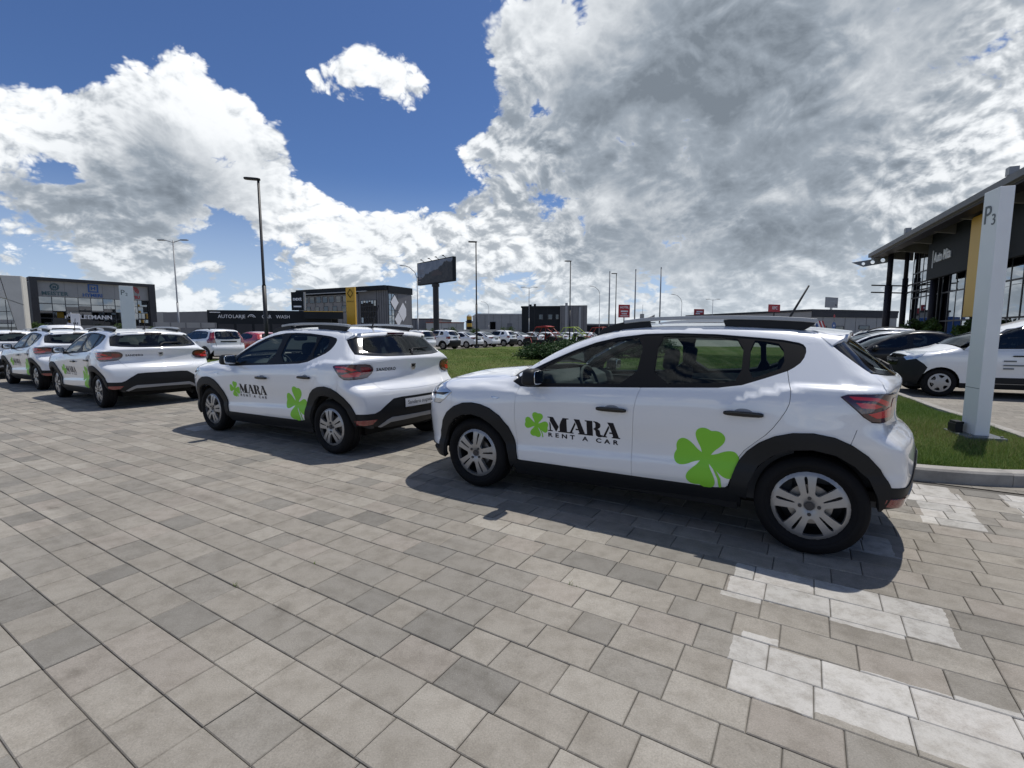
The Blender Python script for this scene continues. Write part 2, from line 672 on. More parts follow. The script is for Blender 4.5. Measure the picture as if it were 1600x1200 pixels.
# ------------------------------------------------------------------ cars: panels laid on one smooth body surface
class Shape:
    """Car-local axes: x to the rear from the front axle, y < 0 the left side, z up.
    The body is a smooth blend of a side, a top, a tail and a nose surface; F < 0 inside."""
    def __init__(s, side, top, tail, nose, x0=0.15, x1=2.3, belt=(0.945, 0.0475), crown=0.11, topbow=0.22,
                 tailbow=(0.2, 0.3), nosebow=0.33, taper=(0.24, 0.11), extra=None, k=(0.10, 0.16, 0.06), kup=None):
        s.side, s.top, s.tail, s.nose = pchip(side, smooth=0.03), pchip(top, smooth=0.05), pchip(tail, smooth=0.03), pchip(nose, smooth=0.04)
        s.x0, s.x1, s.belt, s.crown, s.topbow = x0, x1, belt, crown, topbow
        s.tailbow, s.nosebow, s.taper, s.extra, s.k = tailbow, nosebow, taper, extra, k
        s.r = 0.85
        s.zb = belt[0]

    def F(s, P):
        x, y, z = P[:, 0], np.abs(P[:, 1]), P[:, 2]
        zr = z - s.belt[0] - s.belt[1] * x
        S = s.side(zr)
        S = S - s.taper[0] * np.clip(-0.1 - x, 0, 2) ** 2 - s.taper[1] * np.clip(x - (s.x1 + 0.15), 0, 2) ** 2
        if s.extra is not None:
            S = S + s.extra(x, z, zr)
        T = s.top(x - s.topbow * y * y * sstep(1.6, 0.9, x) * sstep(-0.6, 0.2, x)) - s.crown * y * y
        up = sstep(s.zb + 0.12, s.zb + 0.25, z)
        Rr = s.tail(z) - (s.tailbow[0] * (1 - up) + s.tailbow[1] * up) * y * y
        Nn = s.nose(z) + s.nosebow * y * y
        f = smax(y - S, x - Rr, s.k[0])
        f = smax(f, Nn - x, s.k[1])
        return smax(f, z - T, s.k[2])

    def grad(s, P):
        e = 2e-3
        g = np.zeros_like(P)
        for i in range(3):
            d = np.zeros(3)
            d[i] = e
            g[:, i] = s.F(P + d) - s.F(P - d)
        return g / np.maximum(np.linalg.norm(g, axis=1, keepdims=True), 1e-9)

    def shoot(s, O, D, tmax=2.1):
        """first point from inside outwards where F = 0"""
        n = 36
        ts = np.linspace(0.02, tmax, n)
        lo = np.full(len(O), 0.0)
        hi = np.full(len(O), tmax)
        done = np.zeros(len(O), bool)
        for i in range(n):
            v = s.F(O + D * ts[i])
            hit = (v > 0) & ~done
            hi[hit] = ts[i]
            lo[hit] = ts[i - 1] if i else 0.0
            done |= hit
        for _ in range(20):
            m = (lo + hi) / 2
            v = s.F(O + D * m[:, None])
            lo = np.where(v <= 0, m, lo)
            hi = np.where(v > 0, m, hi)
        return O + D * ((lo + hi) / 2)[:, None]

    # parameters <-> points
    def to2(s, P, mode):
        P = np.asarray(P, float)
        if mode == 't':
            return P[:, :2].copy()
        x, y, z = P.T
        ay = -y
        th1 = np.arctan2(x - s.x1, ay)
        th0 = np.arctan2(s.x0 - x, ay)
        S = np.where(x > s.x1, s.x1 + th1 * s.r, np.where(x < s.x0, s.x0 - th0 * s.r, x))
        return np.stack([S, z], 1)

    def to3(s, Q, mode):
        Q = np.asarray(Q, float)
        n = len(Q)
        if mode == 't':
            O = np.stack([Q[:, 0], Q[:, 1], np.full(n, 0.45)], 1)
            D = np.tile([0.0, 0.0, 1.0], (n, 1))
        else:
            S, z = Q.T
            th1 = (S - s.x1) / s.r
            th0 = (s.x0 - S) / s.r
            dx = np.where(S > s.x1, np.sin(th1), np.where(S < s.x0, -np.sin(th0), 0))
            dy = np.where(S > s.x1, -np.cos(th1), np.where(S < s.x0, -np.cos(th0), -1))
            O = np.stack([np.clip(S, s.x0, s.x1), np.zeros(n), z], 1)
            D = np.stack([dx, dy, np.zeros(n)], 1)
        return s.shoot(O, D)

    def pts(s, L):
        """outline points: ('s',x,z) seen from the left side, ('r',y,z) from behind, ('f',y,z) from the front, ('t',x,y) from above"""
        L = [('s', *p) if len(p) == 2 else p for p in L]
        n = len(L)
        O, D = np.zeros((n, 3)), np.zeros((n, 3))
        for i, (m, a, b) in enumerate(L):
            if m == 's':
                O[i], D[i] = (a, 0, b), (0, -1, 0)
            elif m == 'r':
                O[i], D[i] = (s.x1, -a, b), (1, 0, 0)
            elif m == 'f':
                O[i], D[i] = (s.x0, -a, b), (-1, 0, 0)
            else:
                O[i], D[i] = (a, -b, 0.45), (0, 0, 1)
        return s.shoot(O, D)

    def s_end(s):
        return s.x1 + s.r * math.pi / 2

    def s_start(s):
        return s.x0 - s.r * math.pi / 2

    def panel(s, outline, holes=(), mode='s', h=0.035, gap=0.0018, thick=0.02, off=0.0, full=None, step=0.02, raw=False):
        """outline, holes: lists for pts() (or 2-d parameter points when raw); full='r' / 'f' / 't' mirrors a half outline across the centre"""
        def conv(L):
            Q = np.asarray(L, float) if raw else s.to2(s.pts(L), mode)
            if full == 'r':
                M = Q[::-1].copy(); M[:, 0] = 2 * s.s_end() - M[:, 0]
                Q = np.vstack([Q, M])
            elif full == 'f':
                M = Q[::-1].copy(); M[:, 0] = 2 * s.s_start() - M[:, 0]
                Q = np.vstack([Q, M])
            elif full == 't':
                M = Q[::-1].copy(); M[:, 1] = -M[:, 1]
                Q = np.vstack([Q, M])
            keep = [0]
            for i in range(1, len(Q)):
                if np.linalg.norm(Q[i] - Q[keep[-1]]) > 1e-4:
                    keep.append(i)
            if np.linalg.norm(Q[keep[-1]] - Q[0]) < 1e-4:
                keep.pop()
            return Q[keep]
        out = inset(resample(conv(outline), step), gap)
        hs = [inset(resample(conv(q), step), -gap) for q in holes]
        V2, F = fill2d(out, hs, h)
        P = s.to3(V2, mode)
        n = s.grad(P)
        if mode == 's':
            F = F[:, ::1]
        # orientation: faces must look outwards
        a = P[F[:, 1]] - P[F[:, 0]]
        b = P[F[:, 2]] - P[F[:, 0]]
        c = np.cross(a, b)
        if (c * n[F[:, 0]]).sum() < 0:
            F = F[:, ::-1]
        P = P + n * off
        # folded edge
        be = boundary_loops(F)
        nxt = dict(be)
        prv = {b_: a_ for a_, b_ in be}
        ids = list(nxt)
        k = len(P)
        idx = {v: k + i for i, v in enumerate(ids)}
        low, ln = [], []
        for v in ids:
            t = P[nxt[v]] - P[prv[v]]
            o = np.cross(t, n[v])
            o /= max(np.linalg.norm(o), 1e-9)
            low.append(P[v] - n[v] * thick)
            ln.append(o)
        sk = [(b_, a_, idx[a_], idx[b_]) for a_, b_ in be]
        V = np.vstack([P, np.array(low)])
        Nn = np.vstack([n, np.array(ln)])
        return V, [tuple(int(i) for i in f) for f in F] + sk, Nn


def put(name, VFN, mat, parent, mirror=False):
    V, F, N = VFN
    if mirror:
        V, N = V * [1, -1, 1], N * [1, -1, 1]
        F = [tuple(f)[::-1] for f in F]
    return mesh_obj(name, V, F, mat, parent, normals=N)


def arc(cx, cz, r, a0, a1, n=14, rz=None):
    rz = r if rz is None else rz
    return [(cx + r * math.cos(R(a0 + (a1 - a0) * i / n)), cz + rz * math.sin(R(a0 + (a1 - a0) * i / n))) for i in range(n + 1)]


def superq(c, sx, sy, sz, e=0.35, n=20, m=12, shear=0.0, taper=0.0, tilt=0.0):
    """rounded block (superellipsoid)"""
    vs, fs = [], []
    def pw(v):
        return math.copysign(abs(v) ** e, v)
    M = Matrix.Rotation(tilt, 3, 'Y')
    for i in range(m + 1):
        ph = -math.pi / 2 + math.pi * i / m
        for k in range(n):
            t = 2 * math.pi * k / n
            x, y, z = pw(math.cos(ph)) * pw(math.cos(t)), pw(math.cos(ph)) * pw(math.sin(t)), pw(math.sin(ph))
            w = 1 - taper * z
            p = M @ Vector((sx * x * w + shear * z, sy * y * w, sz * z))
            vs.append((c[0] + p.x, c[1] + p.y, c[2] + p.z))
    for i in range(m):
        for k in range(n):
            fs.append((i * n + k, i * n + (k + 1) % n, (i + 1) * n + (k + 1) % n, (i + 1) * n + k))
    return vs, fs


def lathe(prof, n=48, axis='y'):
    """prof (radius, offset along axis)"""
    vs, fs = [], []
    for r, a in prof:
        for k in range(n):
            t = 2 * math.pi * k / n
            vs.append((r * math.cos(t), a, r * math.sin(t)))
    for i in range(len(prof) - 1):
        for k in range(n):
            fs.append((i * n + k, i * n + (k + 1) % n, (i + 1) * n + (k + 1) % n, (i + 1) * n + k))
    return vs, fs


def car_materials():
    principled('car_white', (0.79, 0.81, 0.83), 0.28, coat=1.0, spec=0.4)
    principled('car_black', (0.006, 0.006, 0.008), 0.3, coat=0.35, spec=0.3)
    principled('car_red', (0.42, 0.015, 0.012), 0.28, coat=1.0)
    principled('car_silver', (0.42, 0.44, 0.47), 0.3, metal=0.5, coat=1.0)
    principled('black_plastic', (0.012, 0.0135, 0.016), 0.55, spec=0.3, bump=(260, 0.12, 0.002), var=(3, 0.12))
    principled('frame_black', (0.006, 0.006, 0.007), 0.45, spec=0.2)
    principled('gloss_black', (0.008, 0.008, 0.009), 0.12)
    principled('rubber', (0.0085, 0.0085, 0.0095), 0.75, spec=0.2, var=(5, 0.25))
    principled('wheel_well', (0.008, 0.008, 0.008), 0.9)
    principled('rim_silver', (0.36, 0.355, 0.35), 0.38, metal=0.6, coat=0.2)
    principled('dark_metal', (0.06, 0.06, 0.065), 0.45, metal=0.7)
    principled('brake_metal', (0.30, 0.29, 0.28), 0.4, metal=0.8)
    principled('grey_plastic', (0.30, 0.31, 0.33), 0.42)
    principled('rail_grey', (0.36, 0.38, 0.40), 0.35, metal=0.3)
    principled('red_lens', (0.20, 0.006, 0.010), 0.08, coat=1.0)
    principled('red_bright', (0.60, 0.012, 0.014), 0.18, coat=1.0)
    principled('smoked_lens', (0.055, 0.012, 0.016), 0.06, coat=1.0)
    principled('amber_lens', (0.55, 0.13, 0.06), 0.15, coat=1.0)
    principled('lamp_clear', (0.62, 0.66, 0.70), 0.08, metal=0.6, coat=1.0)
    principled('chrome', (0.75, 0.76, 0.78), 0.1, metal=1.0)
    principled('seat_cloth', (0.035, 0.037, 0.042), 0.9, var=(30, 0.2))
    principled('cabin_grey', (0.075, 0.078, 0.084), 0.75)
    principled('cabin_light', (0.42, 0.41, 0.39), 0.8)
    principled('decal_green', (0.25, 0.62, 0.052), 0.4, spec=0.3)
    principled('decal_black', (0.008, 0.008, 0.014), 0.45, spec=0.25)
    principled('plate_white', (0.72, 0.73, 0.74), 0.4)
    glass_mat('car_glass', (0.60, 0.69, 0.67), 0.0, 1.45)
    glass_mat('car_glass_dark', (0.16, 0.19, 0.20), 0.015)
    glass_mat('lamp_glass', (0.85, 0.88, 0.9), 0.05)


car_materials()
M_ = MATS


def make_wheel(r=0.322, w=0.205, rim=0.222, style='double'):
    """meshes of one wheel about its centre, outer face towards -y"""
    hw = w / 2
    prof = [(rim - 0.004, -hw + 0.018), (rim + 0.004, -hw + 0.012), (rim + 0.010, -hw + 0.004), (rim + 0.026, -hw - 0.006), (rim + 0.030, -hw - 0.004), (rim + 0.034, -hw - 0.007), (r - 0.046, -hw - 0.008), (r - 0.042, -hw - 0.005), (r - 0.036, -hw - 0.005),
            (r - 0.028, -hw + 0.002), (r - 0.012, -hw + 0.012), (r - 0.004, -hw + 0.026), (r - 0.001, -hw + 0.045), (r - 0.001, -0.036), (r - 0.008, -0.034), (r - 0.008, -0.028),
            (r, -0.026), (r, 0.026), (r - 0.008, 0.028), (r - 0.008, 0.034), (r - 0.001, 0.036), (r - 0.001, hw - 0.04), (r - 0.006, hw - 0.02),
            (r - 0.04, hw + 0.004), (rim + 0.02, hw + 0.004), (rim - 0.01, hw - 0.02)]
    tv, tf = lathe(prof, 56)
    bv, bf = lathe([(rim - 0.008, -hw + 0.016), (rim - 0.02, -hw + 0.03), (rim - 0.03, 0.0), (rim - 0.03, hw - 0.02), (0.05, hw - 0.03)], 40)
    dv, df = lathe([(0.0, -hw + 0.055), (0.128, -hw + 0.055), (0.13, -hw + 0.06), (0.13, -hw + 0.075), (0.05, -hw + 0.08)], 32)
    # cover plate with windows
    def pol(r_, a):
        return (r_ * math.cos(a), r_ * math.sin(a))
    out = np.array([pol(rim + 0.003, 2 * math.pi * i / 80) for i in range(80)])
    holes = []
    if style == 'double':
        for k in range(5):
            a = math.pi / 2 + k * 2 * math.pi / 5
            # wide window between two neighbouring pairs (trapezoid with a rounded foot)
            b = a + math.pi / 5
            ri, ro = 0.080, rim - 0.026
            h = [pol(ro, b - 0.315 + 0.63 * i / 10) for i in range(11)] + [pol(0.150, b + 0.285), pol(0.115, b + 0.235), pol(ri + 0.006, b + 0.17), pol(ri, b), pol(ri + 0.006, b - 0.17), pol(0.115, b - 0.235), pol(0.150, b - 0.285)]
            holes.append(np.array(rnd(h, 1)))
            # narrow slot inside a pair
            h = [pol(rim - 0.032, a - 0.055), pol(rim - 0.032, a + 0.055), pol(0.13, a + 0.055), pol(0.082, a + 0.06), pol(0.082, a - 0.06), pol(0.13, a - 0.055)]
            holes.append(np.array(rnd(h, 1)))
    else:
        for k in range(6):
            a = math.pi / 2 + k * math.pi / 3
            h = [pol(rim - 0.03, a - 0.34 + 0.68 * i / 6) for i in range(7)] + [pol(0.115, a + 0.22), pol(0.10, a), pol(0.115, a - 0.22)]
            holes.append(np.array(rnd(h, 2)))
    V2, F = fill2d(out, [resample(q, 0.012) for q in holes], 0.014)
    if style == 'double':
        rr = np.hypot(V2[:, 0], V2[:, 1])
        dome = -hw + 0.010 - 0.012 * np.sin(np.clip(rr / rim, 0, 1) * math.pi) + 0.010 * sstep(0.06, 0.0, rr)
        dome += 0.010 * sstep(rim - 0.02, rim - 0.004, rr)
    else:
        rr = np.hypot(V2[:, 0], V2[:, 1])
        dome = -hw + 0.004 - 0.014 * np.cos(np.clip(rr / rim, 0, 1) * math.pi / 2)
    P = np.stack([V2[:, 0], dome, V2[:, 1]], 1)
    be = boundary_loops(F)
    ids = sorted({a for a, b in be})
    k = len(P)
    idx = {v: k + i for i, v in enumerate(ids)}
    P = np.vstack([P, P[ids] * [0.985, 1, 0.985] + [0, 0.03, 0]])
    F2 = [tuple(int(i) for i in f) for f in F] + [(b, a, idx[a], idx[b]) for a, b in be]
    nuts = MB()
    for k in range(4):
        a = math.pi / 4 + 0.35 + k * math.pi / 2
        c = pol(0.052, a)
        nuts.tube([(c[0], -hw + 0.001, c[1]), (c[0], -hw - 0.005, c[1])], 0.0115, 8)
    nuts.tube([(0, -hw - 0.0005, 0), (0, -hw + 0.004, 0)], 0.026, 20)
    def me(name, v, f, m, smooth=True):
        q = bpy.data.meshes.new(name)
        q.from_pydata([tuple(p) for p in v], [], [tuple(int(i) for i in p) for p in f])
        bm = bmesh.new()
        bm.from_mesh(q)
        bmesh.ops.remove_doubles(bm, verts=bm.verts, dist=1e-6)
        bmesh.ops.recalc_face_normals(bm, faces=bm.faces)
        bm.to_mesh(q)
        bm.free()
        q.materials.append(m)
        if smooth:
            q.polygons.foreach_set('use_smooth', [True] * len(q.polygons))
            q.set_sharp_from_angle(angle=R(42))
        return q
    return dict(tyre=me('tyre', tv, tf, M_['rubber']), barrel=me('wheel', bv, bf, M_['dark_metal']), disc=me('brake_disc', dv, df, M_['brake_metal']),
                cover=me('wheel_cover', P, F2, M_['rim_silver']), nuts=me('wheel_nuts', nuts.v, nuts.f, M_['dark_metal'], False))


def add_wheels(car, meshes, wb, y, z, spin=(0.2, 1.1, 0.5, 0.9)):
    for i, (x, sgn) in enumerate(((0, -1), (wb, -1), (0, 1), (wb, 1))):
        o = bpy.data.objects.new('wheel', meshes['barrel'])
        link(o, car)
        o.location = (x, sgn * y, z)
        o.rotation_euler = (0, spin[i], 0 if sgn < 0 else math.pi)
        for k, nm in (('tyre', 'tyre'), ('cover', 'wheel_cover'), ('nuts', 'wheel_nuts'), ('disc', 'brake_disc')):
            link(bpy.data.objects.new(nm, meshes[k]), o)


WHEEL_A = make_wheel()
WHEEL_B = make_wheel(0.312, 0.185, 0.200, 'six')


def wheel_well(car, x, z, r, y0, y1, a0=13, a1=167):
    m = MB()
    n = 18
    pr = [(x + r * math.cos(R(a0 + (a1 - a0) * i / n)), z + r * math.sin(R(a0 + (a1 - a0) * i / n))) for i in range(n + 1)]
    vs = [(p[0], y, p[1]) for y in (y0, y1) for p in pr]
    fs = [(i, i + 1, n + 2 + i, n + 1 + i) for i in range(n)]
    fs.append(tuple(n + 1 + i for i in range(n + 1)))
    m.add(vs, fs)
    m.build('wheel_well', M_['wheel_well'], car)


def seat(car, x, y, name='seat', w=0.235, back_z=0.62, tilt=0.30, head=True):
    mb = MB()
    mb.add(*superq((x, y, 0.50), 0.26, w, 0.085, 0.4))
    mb.add(*superq((x + 0.30, y, 0.82), 0.07, w, 0.30, 0.45, tilt=tilt, taper=0.12))
    mb.box(x - 0.2, x + 0.25, y - w * 0.8, y + w * 0.8, 0.26, 0.44)
    o = mb.build(name, M_['seat_cloth'], car, smooth=True)
    if head:
        hb = MB()
        hb.add(*superq((x + 0.42, y, 1.20), 0.045, w * 0.56, 0.085, 0.5, tilt=0.15))
        hb.bar((x + 0.40, y - 0.06, 1.06), (x + 0.415, y - 0.06, 1.14), 0.012)
        hb.bar((x + 0.40, y + 0.06, 1.06), (x + 0.415, y + 0.06, 1.14), 0.012)
        hb.build('headrest', M_['seat_cloth'], o, smooth=True)
    return o


# ---- the crossover hatchback that is parked five times in a row
def sandero_extra(x, z, zr):
    up = np.clip(zr / 0.4, 0, 1.3)
    e = -0.07 * sstep(1.5, 3.0, x) * up - 0.02 * sstep(1.0, 0.3, x) * up
    # rear haunch with a ledge that runs into the tail light
    zc = np.interp(x, [1.9, 2.11, 2.26, 2.46, 2.75, 2.9, 3.2], [0.90, 0.955, 1.02, 1.078, 1.10, 1.085, 1.07])
    e = e + 0.050 * sstep(1.95, 2.62, x) * sstep(zc + 0.015, zc - 0.024, z) * sstep(0.45, 0.75, z)
    # front wing muscle that fades into the front door
    zf = np.interp(x, [-0.6, 0.0, 0.3, 0.6, 0.9], [0.90, 0.955, 0.945, 0.90, 0.86])
    e = e + 0.030 * sstep(-0.75, -0.2, x) * sstep(0.85, 0.25, x) * sstep(zf + 0.026, zf - 0.024, z) * sstep(0.40, 0.70, z)
    # swell over the wheels
    for cx in (0.0, 2.604):
        e = e + 0.016 * np.exp(-((x - cx) / 0.36) ** 2) * sstep(0.95, 0.75, z)
    # shallow waist under the handles
    e = e - 0.007 * np.exp(-((x - 1.35) / 0.75) ** 2) * np.exp(-((z - 0.60) / 0.11) ** 2)
    return e


SANDERO = Shape(
    side=[(-0.85, 0.74), (-0.76, 0.815), (-0.70, 0.853), (-0.63, 0.875), (-0.56, 0.876), (-0.505, 0.862), (-0.42, 0.866), (-0.27, 0.882),
          (-0.15, 0.884), (-0.08, 0.876), (-0.03, 0.861), (0.0, 0.848), (0.025, 0.836), (0.40, 0.632), (0.45, 0.60), (0.6, 0.50)],
    top=[(-0.95, 0.70), (-0.80, 0.885), (-0.66, 0.965), (-0.46, 1.018), (0.0, 1.068), (0.20, 1.088), (0.29, 1.125), (0.40, 1.185), (0.58, 1.282),
         (0.76, 1.362), (0.92, 1.418), (1.08, 1.458), (1.30, 1.484), (1.65, 1.497), (2.0, 1.497), (2.3, 1.484), (2.55, 1.462), (2.75, 1.437), (3.0, 1.40), (3.3, 1.33)],
    tail=[(0.10, 2.92), (0.22, 3.05), (0.30, 3.13), (0.40, 3.185), (0.55, 3.205), (0.68, 3.20), (0.745, 3.185), (0.79, 3.145), (0.83, 3.105), (0.88, 3.09),
          (0.97, 3.085), (1.06, 3.10), (1.105, 3.11), (1.13, 3.095), (1.16, 3.05), (1.28, 2.92), (1.40, 2.785), (1.46, 2.70), (1.6, 2.5)],
    nose=[(0.10, -0.60), (0.22, -0.73), (0.35, -0.80), (0.50, -0.825), (0.66, -0.835), (0.78, -0.825), (0.86, -0.79), (0.93, -0.70), (1.0, -0.5), (1.2, 0.2)],
    extra=sandero_extra)

DLO = [(0.37, 1.0), (0.455, 0.966), (0.54, 0.964), (1.0, 0.99), (1.5, 1.016), (2.03, 1.046), (2.176, 1.071), (2.325, 1.128), (2.436, 1.174), (2.472, 1.194), (2.503, 1.222), (2.523, 1.257),
       (2.531, 1.292), (2.528, 1.320), (2.513, 1.339), (2.488, 1.350), (2.397, 1.368), (1.976, 1.405), (1.70, 1.413), (1.47, 1.407), (1.244, 1.379), (1.069, 1.337), (0.894, 1.272), (0.714, 1.192), (0.529, 1.103), (0.424, 1.036)]
DOOR_F = [(0.455, 0.962), (0.441, 0.87), (0.436, 0.747), (0.439, 0.60), (0.447, 0.45), (0.459, 0.325)]
DOOR_M = [(1.499, 1.012), (1.470, 0.92), (1.458, 0.83), (1.455, 0.74), (1.449, 0.60), (1.446, 0.50), (1.453, 0.335)]
DOOR_R = [(2.436, 1.170), (2.455, 1.08), (2.464, 1.02), (2.461, 0.976), (2.446, 0.93), (2.416, 0.872), (2.378, 0.81), (2.335, 0.755), (2.27, 0.690), (2.215, 0.633), (2.185, 0.585), (2.150, 0.47), (2.125, 0.375), (2.095, 0.345)]
ARCH_RO = [(2.125, 0.34), (2.150, 0.46), (2.185, 0.56), (2.235, 0.635), (2.304, 0.703), (2.39, 0.758), (2.49, 0.792), (2.60, 0.803), (2.71, 0.787), (2.80, 0.747), (2.88, 0.688), (2.945, 0.612), (2.985, 0.545), (3.005, 0.50)]
ARCH_RI = [(2.238, 0.30), (2.250, 0.42), (2.30, 0.54), (2.38, 0.625), (2.48, 0.683), (2.60, 0.703), (2.72, 0.682), (2.82, 0.622), (2.895, 0.545), (2.94, 0.45), (2.955, 0.345)]
ARCH_FO = [(0.45, 0.33), (0.435, 0.43), (0.415, 0.51), (0.37, 0.61), (0.29, 0.70), (0.19, 0.758), (0.09, 0.787), (0.0, 0.795), (-0.10, 0.785), (-0.20, 0.748), (-0.29, 0.685), (-0.36, 0.60), (-0.41, 0.49), (-0.435, 0.37)]
ARCH_FI = [(0.375, 0.25), (0.362, 0.36), (0.335, 0.45), (0.28, 0.545), (0.20, 0.622), (0.10, 0.674), (0.0, 0.690), (-0.10, 0.677), (-0.20, 0.635), (-0.29, 0.55), (-0.345, 0.45), (-0.368, 0.34), (-0.372, 0.235)]
TAIL_S = [(2.725, 1.034), (2.76, 1.049), (2.85, 1.055), (2.95, 1.058)]
TAIL_R = [('r', 0.69, 1.056), ('r', 0.625, 1.045), ('r', 0.59, 1.015), ('r', 0.585, 0.985), ('r', 0.605, 0.945), ('r', 0.655, 0.905)]
TAIL_B = [(2.985, 0.895), (2.935, 0.888), (2.885, 0.893), (2.843, 0.922), (2.803, 0.963)]
GATE_R = [('r', 0.655, 0.905), ('r', 0.61, 0.845), ('r', 0.555, 0.775), ('r', 0.50, 0.755), ('r', 0.25, 0.748), ('r', 0.0, 0.745)]


def decal_patch(shape, poly, holes=(), off=0.0016, h=0.03):
    return shape.panel([tuple(p) for p in poly], [[tuple(p) for p in q] for q in holes], off=off, gap=0.0, thick=0.001, h=h, step=0.015)


def clover(cx, cz, r, rot):
    """four notched leaves and a stalk: list of outlines"""
    L = []
    for k in range(4):
        a = rot + k * math.pi / 2
        pts = []
        shape = [(-0.06, 0.0), (0.10, -0.13), (0.31, -0.22), (0.50, -0.37), (0.70, -0.48), (0.89, -0.49), (1.02, -0.36), (1.05, -0.19), (1.015, -0.06), (0.995, 0.0), (1.015, 0.06), (1.05, 0.19), (1.02, 0.36), (0.89, 0.49), (0.70, 0.48), (0.50, 0.37), (0.31, 0.22), (0.10, 0.13)]
        for (u, v) in shape:
            pts.append((cx + r * (u * math.cos(a) - v * math.sin(a)), cz + r * (u * math.sin(a) + v * math.cos(a))))
        L.append(rnd(pts, 2))
    stem = [(0.10, -0.02), (0.45, 0.02), (0.80, -0.04), (1.12, -0.20), (1.17, -0.13), (0.84, 0.05), (0.45, 0.09), (0.10, 0.03)]
    a = rot - math.pi / 4 + 0.0
    L.append([(cx + r * (u * math.cos(a) - v * math.sin(a)), cz + r * (u * math.sin(a) + v * math.cos(a))) for u, v in stem])
    return L


STENCIL = {  # slab-serif stencil capitals in a unit cell (x 0..1, z 0..1)
    'M': [[(0.0, 1.0), (0.26, 1.0), (0.50, 0.42), (0.52, 0.36), (0.40, 0.02), (0.37, 0.02), (0.11, 0.72), (0.11, 0.93), (0.0, 0.95)],
          [(0.0, 0.0), (0.22, 0.0), (0.22, 0.06), (0.14, 0.08), (0.14, 0.52), (0.08, 0.66), (0.08, 0.08), (0.0, 0.06)],
          [(0.56, 0.46), (0.56, 0.08), (0.48, 0.06), (0.48, 0.0), (1.0, 0.0), (1.0, 0.06), (0.90, 0.08), (0.90, 0.92), (1.0, 0.94), (1.0, 1.0), (0.72, 1.0), (0.62, 0.72)]],
    'A': [[(0.34, 1.0), (0.66, 1.0), (0.93, 0.08), (1.0, 0.06), (1.0, 0.0), (0.56, 0.0), (0.56, 0.06), (0.63, 0.08), (0.59, 0.27), (0.43, 0.27), (0.43, 0.36), (0.57, 0.36), (0.50, 0.62), (0.46, 0.74)],
          [(0.40, 0.80), (0.44, 0.66), (0.22, 0.08), (0.30, 0.06), (0.30, 0.0), (0.0, 0.0), (0.0, 0.06), (0.10, 0.08)]],
    'R': [[(0.0, 1.0), (0.44, 1.0), (0.44, 0.0), (0.0, 0.0), (0.0, 0.06), (0.10, 0.08), (0.10, 0.92), (0.0, 0.94)],
          [(0.50, 1.0), (0.72, 0.97), (0.88, 0.86), (0.90, 0.72), (0.84, 0.58), (0.72, 0.50), (0.84, 0.40), (0.87, 0.16), (0.93, 0.10), (1.0, 0.16), (1.0, 0.10), (0.90, -0.03), (0.74, -0.03), (0.62, 0.06), (0.60, 0.34), (0.56, 0.42), (0.50, 0.44), (0.50, 0.53), (0.57, 0.55), (0.61, 0.64), (0.61, 0.84), (0.57, 0.92), (0.50, 0.93)]],
}


def join_vfn(L):
    V, F, N, k = [], [], [], 0
    for v, f, n in L:
        V.append(v)
        N.append(n)
        F += [tuple(i + k for i in q) for q in f]
        k += len(v)
    return np.vstack(V), F, np.vstack(N)


